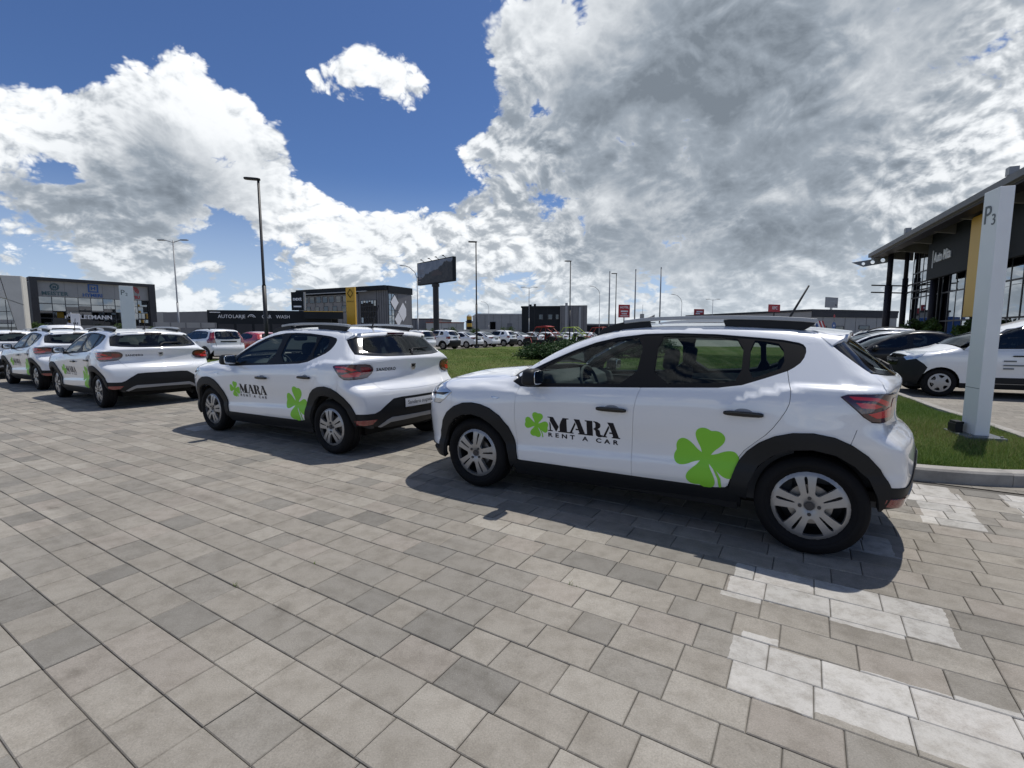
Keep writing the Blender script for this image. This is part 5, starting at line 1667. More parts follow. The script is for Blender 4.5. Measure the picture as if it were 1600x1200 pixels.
# ---- ground sheet to the horizon, and the far paving on it
structure(MB().add([(-3000, -400, -0.09), (3000, -400, -0.09), (3000, 5000, -0.09), (-3000, 5000, -0.09)], [(0, 1, 2, 3)]).build('ground', MATS['asphalt']))
PX0, PX1, PY0, PY1 = -15.0, 9.0, -9.0, 1.50            # stretch of paving built stone by stone


def sheet(name, polys, z, mat):
    mb = MB()
    for poly in polys:
        mb.add([site(x, y, z) for x, y in poly], [tuple(range(len(poly)))])
    o = mb.build(name, mat)
    return structure(o)


sheet('pavement_bed', [[(PX0, PY0), (PX1, PY0), (PX1, PY1), (PX0, PY1)]], -0.009, MATS['joint_sand'])
far_paving = sheet('parking_lot', [
    [(-140, -60), (PX0, -60), (PX0, 90), (-140, 90)], [(PX0, -60), (PX1, -60), (PX1, PY0), (PX0, PY0)], [(PX1, -60), (60, -60), (60, 90), (PX1, 90)],
    [(PX0, PY1), (PX1, PY1), (PX1, 90), (PX0, 90)]], -0.001, MATS['paver_far'])


# ---- paving stones
def paver_mesh(L, Wd=0.20):
    g, c, h = 0.0019, 0.0036, 0.06
    x, y = L / 2 - g, Wd / 2 - 0.0019
    vs = [(sx * (x - c), sy * (y - c), 0) for sx, sy in ((-1, -1), (1, -1), (1, 1), (-1, 1))]
    vs += [(sx * x, sy * y, -c) for sx, sy in ((-1, -1), (1, -1), (1, 1), (-1, 1))]
    vs += [(sx * x, sy * y, -h) for sx, sy in ((-1, -1), (1, -1), (1, 1), (-1, 1))]
    fs = [(0, 1, 2, 3)] + [(4 + i, 4 + (i + 1) % 4, (i + 1) % 4, i) for i in range(4)] + [(8 + i, 8 + (i + 1) % 4, 4 + (i + 1) % 4, 4 + i) for i in range(4)]
    return vs, fs


def build_pavement():
    root = empty('pavement', site(0, 0, 0), YAW)
    structure(root)
    kinds = {}
    for L in (0.30, 0.20):
        me = bpy.data.meshes.new('paver')
        vs, fs = paver_mesh(L)
        me.from_pydata(vs, [], fs)
        me.materials.append(MATS['paver'])
        kinds[L] = (me, vs, fs)
    rnd_ = random.Random(3)
    stones = []
    nrow = int(round((PY1 - PY0) / 0.2))
    for r in range(nrow):
        y = PY0 + 0.2 * (r + 0.5)
        x = PX0 - rnd_.random() * 0.3
        while x < PX1:
            L = 0.30 if rnd_.random() < 0.84 else 0.20
            cx = x + L / 2
            x += L
            p = site(cx, y)
            if p[1] < -3.0 or math.hypot(p[0], p[1]) > 21:
                continue
            stones.append((cx, y, L, p))
    base = [(0.305, 0.284, 0.250), (0.328, 0.306, 0.270), (0.272, 0.257, 0.230), (0.362, 0.340, 0.302), (0.330, 0.302, 0.268), (0.232, 0.222, 0.202)]
    def tone():
        c = rnd_.choices(base, (5, 5, 3.4, 2.2, 2.6, 2.2))[0]
        k = 0.95 + 0.10 * rnd_.random()
        m_ = (0.272, 0.257, 0.231)
        return tuple((0.90 * v * 0.90 + 0.10 * w_) * k for v, w_ in zip(c, m_))
    c, s = math.cos(0.10669), math.sin(0.10669)
    def score(p):
        fw = p[1] * c + 1.4187 * s
        up = p[1] * s - 1.4187 * c
        if fw < 0.3:
            return 99
        X, Y = p[0] / fw, up / fw
        if abs(X) > 1.08 or abs(Y) > 0.83:
            return 50 + math.hypot(p[0], p[1])
        return math.hypot(p[0], p[1])
    def hidden(q):                                   # under a parked car
        return any(abs(q[1]) < 0.75 and k - 0.6 < q[0] < k + 3.0 for k in (0.0, -4.75, -11.4))
    order = sorted(range(len(stones)), key=lambda i: score(stones[i][3]) + (40 if hidden(stones[i]) else 0))
    near = set(order[:300])
    V, F, T = [], [], []
    for i, (cx, y, L, p) in enumerate(stones):
        dz = -0.0035 * rnd_.random() ** 2
        tx, ty, tz = (rnd_.gauss(0, 0.0022) for _ in range(3))
        col = tone()
        if i in near:
            o = bpy.data.objects.new('paver', kinds[L][0])
            link(o, root)
            o.location = (cx, y, dz)
            o.rotation_euler = (tx, ty, tz)
            o.color = (*col, 1)
        else:
            k = len(V)
            for (a, b_, z) in kinds[L][1]:
                V.append((cx + a - b_ * tz, y + b_ + a * tz, dz + z + a * -ty + b_ * tx))
                T.append((*col, 1))
            F += [tuple(j + k for j in f) for f in kinds[L][2]]
    o = mesh_obj('paver_field', V, F, MATS['paver_mass'], root)
    at = o.data.color_attributes.new('tone', 'FLOAT_COLOR', 'POINT')
    at.data.foreach_set('color', np.array(T, np.float32).ravel())
    o['kind'] = 'stuff'


build_pavement()

# ---- kerb and lawn
KERB = [(-20.8, 1.62), (-15, 1.56), (-10, 1.53), (-5, 1.52), (0, 1.50), (3.0, 1.50), (3.45, 1.51), (3.85, 1.58), (4.25, 1.73), (4.62, 1.97), (4.9, 2.3), (5.06, 2.75), (5.10, 3.3), (5.02, 4.2), (4.85, 5.2), (4.62, 6.4), (4.42, 8.0), (4.05, 10.0), (3.1, 13), (2.5, 17), (2.2, 22), (2.2, 30), (2.2, 44)]


def path_points(P, step):
    P = np.array(rnd(P, 2, closed=False))
    d = np.concatenate([[0], np.cumsum(np.linalg.norm(np.diff(P, axis=0), axis=1))])
    n = int(d[-1] / step)
    t = np.linspace(0, d[-1], n + 1)
    return np.stack([np.interp(t, d, P[:, 0]), np.interp(t, d, P[:, 1])], 1)


def build_kerb():
    root = empty('kerb', site(0, 0, 0), YAW, 'pale concrete kerb curving round the lawn behind the parked cars', 'kerb')
    Q = path_points(KERB, 0.20)
    T = np.gradient(Q, axis=0)
    T /= np.linalg.norm(T, axis=1, keepdims=True)
    Nn = np.stack([-T[:, 1], T[:, 0]], 1)            # to the lawn side
    sec = [(0.0, -0.05), (0.0, 0.105), (0.018, 0.125), (0.135, 0.130), (0.15, 0.122), (0.15, -0.05)]
    k = 5
    for i in range(0, len(Q) - 1, k):
        j1 = min(i + k, len(Q) - 1)
        vs, fs = [], []
        m = len(sec)
        for j in range(i, j1 + 1):
            e = 0.0025 if j == i else (-0.0025 if j == j1 else 0)
            for a, z in sec:
                p = Q[j] + Nn[j] * a + T[j] * e
                vs.append((p[0], p[1], z + 0.004 * math.sin(i * 1.7)))
        n = j1 - i
        for j in range(n):
            for a in range(m - 1):
                fs.append((j * m + a, (j + 1) * m + a, (j + 1) * m + a + 1, j * m + a + 1))
        fs += [tuple(range(m)), tuple(n * m + a for a in range(m))[::-1]]
        MB().add(vs, fs).build('kerb_stone', MATS['kerb_stone'], root)
    return Q + Nn * 0.15


LAWN_EDGE = build_kerb()


def build_lawn():
    edge = [tuple(p) for p in LAWN_EDGE]
    out = edge[::5] + [edge[-1]] + [(-21.3, 44), (-21.3, 30), (-21.3, 12)]
    P = resample(np.array(out), 0.6)
    V2, F = fill2d(P, [], 0.6)
    z = 0.105 + 0.03 * np.sin(V2[:, 0] * 0.7) * np.sin(V2[:, 1] * 0.55) + 0.02 * np.sin(V2[:, 0] * 1.9 + V2[:, 1] * 1.3)
    z *= np.clip(segdist(V2, P) / 0.8, 0, 1) * 0.45 + 0.55
    V = [site(a, b, c + 0.03) for (a, b), c in zip(V2, z)]
    o = mesh_obj('lawn', V, F, MATS['lawn'], None, True)
    structure(o)
    # blades of grass: dense where the photographer stands close, thinning out with distance
    rg = np.random.default_rng(5)
    def blades(name, n, box, hmean, label, wid):
        pts = np.stack([rg.uniform(box[0], box[1], n), rg.uniform(box[2], box[3], n)], 1)
        pts = pts[inside(pts, P)]
        n = len(pts)
        zz = 0.105 + 0.03 * np.sin(pts[:, 0] * 0.7) * np.sin(pts[:, 1] * 0.55) + 0.02 * np.sin(pts[:, 0] * 1.9 + pts[:, 1] * 1.3)
        zz = zz * (np.clip(segdist(pts, P) / 0.8, 0, 1) * 0.45 + 0.55) + 0.022
        W = np.array([site(a, b, c) for (a, b), c in zip(pts, zz)])
        clump = 0.6 + 0.8 * (np.sin(pts[:, 0] * 3.1) * np.sin(pts[:, 1] * 2.7) * 0.5 + 0.5)
        h = hmean * rg.uniform(0.5, 1.5, n) * clump
        a = rg.uniform(0, 2 * np.pi, n)
        d = np.stack([np.cos(a), np.sin(a), 0 * a], 1) * wid * rg.uniform(0.6, 1.3, n)[:, None]
        lean = np.stack([np.cos(a + 1.6), np.sin(a + 1.6), 0 * a], 1) * (h * rg.uniform(0.2, 1.0, n))[:, None]
        up = np.array([0, 0, 1.0]) * h[:, None]
        V = np.stack([W - d, W + d, W + lean + up], 1).reshape(-1, 3)
        me = bpy.data.meshes.new(name)
        me.vertices.add(3 * n)
        me.vertices.foreach_set('co', V.ravel())
        me.loops.add(3 * n)
        me.loops.foreach_set('vertex_index', np.arange(3 * n))
        me.polygons.add(n)
        me.polygons.foreach_set('loop_start', np.arange(0, 3 * n, 3))
        me.update()
        me.validate()
        at = me.attributes.new('tone', 'FLOAT', 'POINT')
        tn = np.clip(rg.beta(2, 2.6, n) + 0.25 * (np.sin(pts[:, 0] * 0.9 + 1) * np.sin(pts[:, 1] * 1.3)), 0, 1)
        at.data.foreach_set('value', np.repeat(tn, 3).astype(np.float32))
        me.materials.append(MATS['grass_blade'])
        q = bpy.data.objects.new(name, me)
        link(q)
        tag(q, label, 'grass', kind='stuff')
    blades('grass', 150000, (2.6, 5.2, 1.6, 9.0), 0.05, 'short rough grass round the foot of the white parking pylon', 0.0032)
    blades('grass', 90000, (-3.0, 4.5, 9.0, 24.0), 0.06, 'mown grass of the lawn behind the cars', 0.009)
    blades('grass', 90000, (-21.5, 2.6, 1.7, 26.0), 0.055, 'mown grass between the parked row and the far lot', 0.010)

    # a few weeds in the joints of the paving
    W = []
    for k in range(9):
        x, y = rg.uniform(-6, 5.5), PY0 + 0.2 * rg.integers(20, 52)
        if -0.8 < x < 3.3 and abs(y) < 0.9:
            continue
        for j in range(rg.integers(5, 16)):
            W.append((x + rg.normal() * 0.02, y + rg.normal() * 0.004))
    V, F, T = [], [], []
    for x, y in W:
        a, h = rg.uniform(0, 6.28), rg.uniform(0.008, 0.032)
        c = Vector(site(x, y, -0.003))
        d = Vector((math.cos(a), math.sin(a), 0))
        V += [c - d * 0.0022, c + d * 0.0022, c + Vector((-d.y, d.x, 0)) * h * rg.uniform(0.2, 1.1) + Vector((0, 0, h))]
        F.append((len(V) - 3, len(V) - 2, len(V) - 1))
        T += [rg.uniform(0.1, 0.9)] * 3
    o = mesh_obj('weeds', V, F, MATS['grass_blade'])
    o.data.attributes.new('tone', 'FLOAT', 'POINT').data.foreach_set('value', np.array(T, np.float32))
    tag(o, 'small weeds growing in the joints of the paving', 'weeds', kind='stuff')


build_lawn()


# ---- low junipers on the lawn: leaf-sized blades along spreading twigs
def foliage(name, n, fn, size, mat, parent, seed, flat=0.5):
    rg = np.random.default_rng(seed)
    C, tone = fn(rg, n)
    n = len(C)
    a = rg.normal(size=(n, 3))
    a /= np.linalg.norm(a, axis=1, keepdims=True)
    a[:, 2] *= flat
    b = np.cross(a, rg.normal(size=(n, 3)))
    b /= np.maximum(np.linalg.norm(b, axis=1, keepdims=True), 1e-6)
    s = size * rg.uniform(0.6, 1.5, n)[:, None]
    V = np.stack([C - b * s * 0.35, C + a * s * 0.6, C + b * s * 0.35, C - a * s * 0.6], 1).reshape(-1, 3)
    me = bpy.data.meshes.new(name)
    me.vertices.add(4 * n)
    me.vertices.foreach_set('co', V.ravel())
    me.loops.add(4 * n)
    me.loops.foreach_set('vertex_index', np.arange(4 * n))
    me.polygons.add(n)
    me.polygons.foreach_set('loop_start', np.arange(0, 4 * n, 4))
    me.update()
    me.validate()
    at = me.attributes.new('tone', 'FLOAT', 'POINT')
    at.data.foreach_set('value', np.repeat(np.clip(tone, 0, 1), 4).astype(np.float32))
    me.materials.append(mat)
    o = bpy.data.objects.new(name, me)
    return link(o, parent)


def juniper(x, y, rx, ry, h, seed, label, n=26000):
    root = empty('juniper_bush', (x, y, 0.12), 0, label, 'bush', 'low juniper bushes on the lawn')
    rs = np.random.default_rng(seed)
    tips = []
    twigs = MB()
    for i in range(70):
        a = rs.uniform(0, 2 * math.pi)
        r = rs.uniform(0.35, 1.0) ** 0.6
        tip = np.array([rx * r * math.cos(a), ry * r * math.sin(a), h * (1.0 - 0.75 * r ** 2) * rs.uniform(0.75, 1.15) + 0.05])
        tips.append(tip)
        if i < 24:
            twigs.tube([(0.1 * math.cos(a), 0.1 * math.sin(a), 0), tuple(tip * [0.5, 0.5, 0.75]), tuple(tip)], [0.035, 0.02, 0.006], 5)
    twigs.build('branch', principled('juniper_bark', (0.09, 0.06, 0.04), 0.9), root)
    tips = np.array(tips)
    def fn(rg, n):
        k = rg.integers(0, len(tips), n)
        t = rg.uniform(0.25, 1.08, n) ** 0.7
        P = tips[k] * np.stack([t, t, t ** 0.6], 1) + rg.normal(size=(n, 3)) * [0.16, 0.16, 0.09]
        P[:, 2] = np.maximum(P[:, 2], 0.0)
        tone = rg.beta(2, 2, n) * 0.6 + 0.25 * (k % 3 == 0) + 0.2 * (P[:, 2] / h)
        return P, tone
    foliage('foliage', n, fn, 0.075, MATS['juniper_leaf'], root, seed)


juniper(2.0, 23.4, 1.7, 1.3, 0.80, 1, 'left low end of the dark juniper mound, nearest the white saloons')
juniper(3.9, 24.3, 2.1, 1.6, 1.12, 2, 'tallest dark green juniper mound, in front of the buggies')
juniper(6.6, 25.6, 2.2, 1.6, 1.20, 3, 'juniper mound behind the nearest white car, seen over its bonnet line')


# ---- white parking pylons
principled('pylon_white', (0.81, 0.825, 0.82), 0.42, var=(0.8, 0.05), coat=0.1)
principled('sign_grey', (0.12, 0.14, 0.15), 0.5)
principled('pole_bolt', (0.3, 0.3, 0.3), 0.4, metal=0.8)
principled('plate_dark', (0.10, 0.115, 0.13), 0.5, var=(4, 0.2))


def pylon(loc, rz, digit, label, base=True, L=0.30, Wd=0.14, h=2.97):
    root = empty('parking_pylon', loc, rz, label, 'pylon', 'white parking pylons')
    b = MB().box(0, Wd, 0, L, 0.05, h).build('post', MATS['pylon_white'], root)
    bevel(b, 0.006)
    # on the face x = 0 (looks towards -x): letters read with -y to the right
    lettering('lettering', 'P', 0.30, MATS['sign_grey'], b, (-0.003, L - 0.035, h - 0.38), R(-90), 0.002, 1.0, 0.98)
    lettering('lettering', digit, 0.18, MATS['sign_grey'], b, (-0.003, L - 0.19, h - 0.415), R(-90), 0.002)
    if base:
        p = MB().prism([(-0.13, -0.14), (Wd + 0.11, -0.14), (Wd + 0.11, L + 0.13), (-0.13, L + 0.13)], 0.0, 0.055, 'z').build('base_plate', MATS['plate_dark'], root)
        bevel(p, 0.01)
        for bx_, by_ in ((-0.09, -0.10), (Wd + 0.07, -0.10), (Wd + 0.07, L + 0.09)):
            MB().tube([(bx_, by_, 0.05), (bx_, by_, 0.075)], 0.014, 6).build('bolt', MATS['pole_bolt'], p)
        MB().box(-0.0015, 0.004, L * 0.02, L * 0.98, 0.62, 0.626).build('seam', MATS['sign_grey'], b)
        f = MB()
        f.box(-0.13, -0.05, L - 0.15, L + 0.02, 0.055, 0.16)
        f.box(-0.12, -0.04, L - 0.14, L + 0.01, 0.16, 0.19)
        f.bar((-0.09, L - 0.07, 0.05), (-0.09, L - 0.07, 0.10), 0.05)
        f.build('floodlight', MATS['black_plastic'], root)
    return root


pylon((5.62, 5.76, 0.12), R(-18), '3', 'tall white pylon marked P3 standing on the grass at the right')
pylon((-16.05, 20.75, 0.0), R(128), '2', 'distant white pylon marked P2 in front of the glass office block', base=False, L=0.47, Wd=0.2, h=3.36)

# ------------------------------------------------------------------ buildings
principled('cladding_dark', (0.045, 0.047, 0.052), 0.65, spec=0.2, var=(0.6, 0.12))
principled('cladding_black', (0.020, 0.024, 0.028), 0.65, spec=0.15, var=(0.5, 0.15))
principled('cladding_grey', (0.30, 0.30, 0.29), 0.6, var=(0.7, 0.08))
principled('cladding_mid', (0.16, 0.16, 0.165), 0.6, var=(0.7, 0.1))
principled('cladding_cream', (0.56, 0.55, 0.50), 0.65, var=(0.5, 0.06))
principled('cladding_brown', (0.24, 0.23, 0.22), 0.65, var=(0.7, 0.1))
principled('roof_grey', (0.28, 0.29, 0.30), 0.6, var=(0.4, 0.1))
principled('roof_silver', (0.42, 0.43, 0.44), 0.45, metal=0.4, var=(0.4, 0.1))
principled('roof_red', (0.30, 0.10, 0.07), 0.8, var=(0.6, 0.2))
principled('mullion', (0.035, 0.038, 0.045), 0.45)
principled('sign_white', (0.80, 0.80, 0.80), 0.5)
principled('sign_blue', (0.03, 0.10, 0.30), 0.5)
principled('sign_teal', (0.06, 0.12, 0.13), 0.5)
principled('sign_red', (0.42, 0.025, 0.03), 0.5)
principled('sign_yellow', (0.62, 0.36, 0.03), 0.45)
principled('sign_black', (0.014, 0.018, 0.021), 0.6, spec=0.12)
principled('pole_black', (0.014, 0.015, 0.018), 0.5)
principled('pole_grey', (0.25, 0.26, 0.27), 0.5, metal=0.4)
principled('soffit', (0.17, 0.165, 0.16), 0.7, var=(0.4, 0.1))
principled('steel_dark', (0.024, 0.022, 0.030), 0.5, spec=0.25)
principled('steel_pale', (0.30, 0.31, 0.32), 0.4)
principled('interior_wall', (0.22, 0.22, 0.21), 0.8)
glass_mat('pane_blue', (0.07, 0.10, 0.15), 0.24)
glass_mat('pane_clear', (0.12, 0.14, 0.15), 0.30)
glass_mat('pane_dark', (0.02, 0.025, 0.03), 0.06)


def frame_at(name, p0, p1, label, cat, group=None):
    """Empty at p0 whose x axis runs to p1 (left to right as seen), y axis away from the viewer"""
    d = Vector(p1) - Vector(p0)
    o = empty(name, (p0[0], p0[1], 0), math.atan2(d.y, d.x), label, cat, group)
    return o, d.length


def part(name, par, mat, *boxes, bev=0.0):
    m = MB()
    for b in boxes:
        m.box(*b)
    o = m.build(name, MATS[mat], par)
    if bev:
        bevel(o, bev)
    return o


def glazing(par, x0, x1, z0, z1, nx, nz, y, mat='pane_blue', mw=0.09, back=True, md=0.08):
    """wall of panes: each pane a mesh of its own, mullions between, a dark room behind"""
    fr = MB()
    dx, dz = (x1 - x0) / nx, (z1 - z0) / nz
    for i in range(nx + 1):
        fr.box(x0 + i * dx - mw / 2, x0 + i * dx + mw / 2, y - md, y + md, z0, z1)
    for k in range(nz + 1):
        fr.box(x0 + mw / 2, x1 - mw / 2, y - md * 0.8, y + md * 0.8, z0 + k * dz - mw / 2, z0 + k * dz + mw / 2)
    f = fr.build('mullions', MATS['mullion'], par)
    me = None
    for i in range(nx):
        for k in range(nz):
            if me is None:
                o = MB().box(-dx / 2 + mw / 2, dx / 2 - mw / 2, -0.012, 0.012, -dz / 2 + mw / 2, dz / 2 - mw / 2).build('pane', MATS[mat], par)
                me = o.data
            else:
                o = link(bpy.data.objects.new('pane', me), par)
            o.location = (x0 + (i + 0.5) * dx, y, z0 + (k + 0.5) * dz)
            o.rotation_euler = (random.gauss(0, 0.006), 0, random.gauss(0, 0.006))
    if back:
        part('room', par, 'interior_wall', (x0, x1, y + 3.0, y + 3.2, z0, z1))
    return f


def windows(par, rects, y, mat='pane_dark', sill=True):
    for x0, x1, z0, z1 in rects:
        w = part('window', par, 'mullion', (x0 - 0.08, x1 + 0.08, y - 0.06, y + 0.05, z1, z1 + 0.08), (x0 - 0.08, x1 + 0.08, y - 0.06, y + 0.05, z0 - 0.08, z0), (x0 - 0.08, x0, y - 0.06, y + 0.05, z0, z1), (x1, x1 + 0.08, y - 0.06, y + 0.05, z0, z1))
        part('pane', w, mat, (x0, x1, y - 0.02, y + 0.02, z0, z1))


# ---- office block with three firm names
def office_block():
    o, L = frame_at('office_block', (-78.3, 80.0), (-68.4, 92.8), 'dark framed glass office block with firm names along its top', 'building')
    H_ = 10.4
    part('side_wall', o, 'cladding_dark', (-0.4, 0.0, 0.0, 14, 0, H_ - 0.8))
    part('frame', o, 'cladding_dark', (-0.4, L + 0.4, -0.9, 14, H_ - 0.5, H_), (-0.4, 0.5, -0.9, 0, 0, H_ - 0.5), (L - 0.6, L + 0.4, -0.9, 0, 2.4, H_ - 0.5), (L, L + 0.4, 0, 14, 0, H_ - 0.5))
    part('sign_band', o, 'cladding_grey', (0.5, L - 0.6, -0.35, 0.0, 7.35, H_ - 0.5))
    sb = o.children[-1]
    for i in range(1, 9):
        part('panel_joint', sb, 'cladding_mid', (0.5 + i * (L - 1.1) / 9 - 0.02, 0.5 + i * (L - 1.1) / 9 + 0.02, -0.36, -0.34, 7.36, H_ - 0.52))
    glazing(o, 0.5, L - 0.6, 2.6, 7.35, 9, 4, 0.0, 'pane_blue')
    part('floor_band', o, 'cladding_grey', (0.5, L - 0.6, -0.12, 0.2, 2.1, 2.6))
    glazing(o, 0.5, L - 3.2, 0.1, 2.1, 8, 1, 0.4, 'pane_blue')
    part('roof', o, 'roof_grey', (-0.2, L + 0.2, 0, 14, H_ - 0.9, H_ - 0.55))
    y = -0.37
    def gear(cx, cz, r, mat):
        m = MB()
        for k in range(14):
            a = 2 * math.pi * k / 14
            m.bar((cx + r * math.cos(a), y, cz + r * math.sin(a)), (cx + (r + 0.16) * math.cos(a), y, cz + (r + 0.16) * math.sin(a)), 0.14, 0.06, up=(0, 1, 0))
        pts = [(cx + r * math.cos(t), y, cz + r * math.sin(t)) for t in [2 * math.pi * i / 28 for i in range(29)]]
        m.tube(pts, 0.085, 6, caps=False)
        g = m.build('logo', MATS[mat], o)
        lettering('lettering', 'M', 0.62, MATS[mat], g, (cx - 0.24, y - 0.02, cz - 0.22), 0, 0.02, bold=0.02)
    gear(2.6, 8.95, 0.46, 'sign_teal')
    lettering('lettering', 'MEISTER', 0.86, MATS['sign_teal'], o, (0.95, y, 7.58), 0, 0.03, 1.05, 1.0, bold=0.02)
    m = MB()
    for b in ((6.9, 8.3, 9.55, 9.75), (6.9, 8.3, 8.35, 8.55), (6.9, 7.1, 8.55, 9.55), (8.1, 8.3, 8.55, 9.55), (7.3, 7.45, 8.75, 9.35), (7.75, 7.9, 8.75, 9.35), (7.45, 7.75, 8.97, 9.1)):
        m.box(b[0], b[1], y - 0.04, y + 0.02, b[2], b[3])
    m.build('logo', MATS['sign_blue'], o)
    lettering('lettering', 'HYMERI', 0.80, MATS['sign_blue'], o, (6.1, y, 7.58), 0, 0.03, 1.0, 0.98, bold=0.025)
    m = MB()
    for r in (0.28, 0.50, 0.70):
        m.tube([(13.4 + r * math.cos(t), y, 8.95 + r * math.sin(t)) for t in [-0.6 + 2.9 * i / 16 for i in range(17)]], 0.07, 6)
    m.build('logo', MATS['sign_red'], o)
    lettering('lettering', 'DAITSU', 0.72, MATS['sign_red'], o, (11.9, y, 7.62), 0, 0.03, 1.0, 0.95, bold=0.025)
    lettering('lettering', 'KLEEMANN', 0.95, MATS['sign_white'], o, (4.9, -0.14, 3.75), 0, 0.03, 1.05, 1.0, bold=0.03)
    m = MB()
    for i in range(4):
        m.box(3.6 + 0.24 * i, 3.75 + 0.24 * i, -0.16, -0.10, 3.75 + 0.2 * i, 4.2 + 0.22 * i)
    m.build('logo', MATS['sign_white'], o)


office_block()


def cream_hall():
    o, L = frame_at('showroom_hall', (-92.0, 55.0), (-69.6, 69.5), 'cream panelled hall with slanted glass front at the far left edge', 'building')
    H_ = 9.4
    part('wall', o, 'cladding_cream', (0, L, 0.6, 3.0, 0, H_), bev=0.05)
    m = MB()
    m.prism([(L - 1.62, 6.1), (L - 2.1, H_ - 0.05), (L - 0.05, H_ - 0.05), (L - 0.05, 5.4)], 0.35, 0.58, 'y')
    m.build('panel', MATS['cladding_cream'], o)
    MB().prism([(L - 1.58, 5.98), (L - 0.05, 5.28), (L - 0.05, 0.0), (L - 0.6, 0.0), (L - 0.8, 0.9)], 0.35, 0.58, 'y').build('panel', MATS['cladding_cream'], o)
    MB().prism([(0, 7.2), (0, H_ - 0.05), (L - 2.2, H_ - 0.05), (L - 1.72, 6.15), (L - 3.4, 6.75)], 0.35, 0.58, 'y').build('panel', MATS['cladding_cream'], o)
    MB().prism([(0, 0), (0, 7.0), (L - 3.4, 6.6), (L - 1.7, 6.0), (L - 0.9, 0.9), (L - 0.9, 0)], 0.50, 0.56, 'y').build('glass_wall', MATS['pane_blue'], o)
    for z in (0.9, 2.6, 4.3):
        part('mullion', o, 'mullion', (0, L - 1.5 + (4.3 - z) * 0.12, 0.42, 0.52, z, z + 0.09))
    for i in range(12):
        part('mullion', o, 'mullion', (L - 1.9 - i * 1.1, L - 1.85 - i * 1.1, 0.42, 0.52, 0, 6.0))
    part('grey_floor', o, 'cladding_grey', (0, L - 1.25, 0.46, 0.515, 2.6, 3.2))  # even grey band across the glass front
    part('dark_floor', o, 'pane_dark', (0, L - 1.05, 0.44, 0.518, 0, 2.2))


cream_hall()


def car_wash():
    o = empty('car_wash', (-38.8, 62.0, 0), math.atan2(4.0, 14.3), 'low black car wash hall with white lettering along its front', 'building')
    L = 14.85
    h = 4.25
    part('front_wall', o, 'cladding_black', (0, L, 0, 0.3, 0, h))
    MB().prism([(0.0, 0.3), (-6.9, 5.6), (-3.4, 12.0), (0.0, 12.0)], 0, h - 0.15, 'z').build('side_wing', MATS['cladding_mid'], o)
    MB().prism([(-6.9, 5.6), (-7.9, 6.35), (-4.3, 13.0), (-3.4, 12.0)], 0, h - 0.1, 'z').build('side_wing_end', MATS['cladding_grey'], o)
    part('roof', o, 'roof_grey', (0, L, 0.7, 12, h - 0.6, h - 0.3))
    part('rear_wall', o, 'cladding_black', (0, L, 11.7, 12, 0, h))
    part('canopy', o, 'cladding_black', (11.6, L + 1.6, -1.2, 0, 3.2, h - 0.05))
    part('canopy_edge', o, 'sign_yellow', (11.6, L + 1.6, -1.25, -1.2, h - 0.13, h - 0.05))
    for i in range(1, 5):
        part('bay_door', o, 'cladding_dark', (i * 2.1 - 0.9, i * 2.1 + 0.9, -0.04, 0, 0, 2.5))
    lettering('lettering', 'AUTO', 0.62, MATS['sign_white'], o, (1.2, -0.02, 3.25), 0.0, 0.02, 1.0, 0.95)
    lettering('lettering', 'LARJE', 0.62, MATS['sign_white'], o, (2.9, -0.02, 3.25), 0.0, 0.02, 1.0, 0.95)
    m = MB()
    m.tube([(5.1 + 0.42 * math.cos(t), -0.04, 3.28 + 0.42 * math.sin(t)) for t in [0.15 + 2.8 * i / 12 for i in range(13)]], 0.05, 6)
    m.tube([(5.1 + 0.24 * math.cos(t), -0.04, 3.28 + 0.26 * math.sin(t)) for t in [0.3 + 2.0 * i / 10 for i in range(11)]], 0.04, 6)
    m.build('logo', MATS['sign_white'], o)
    lettering('lettering', 'CAR', 0.62, MATS['sign_white'], o, (6.3, -0.02, 3.25), 0.0, 0.02, 1.0, 0.95)
    lettering('lettering', 'WASH', 0.62, MATS['sign_white'], o, (8.0, -0.02, 3.25), 0.0, 0.02, 1.0, 0.95)
    part('strip_lamp', o, 'sign_white', (0.3, 1.5, -0.06, 0, 3.92, 4.02))


car_wash()


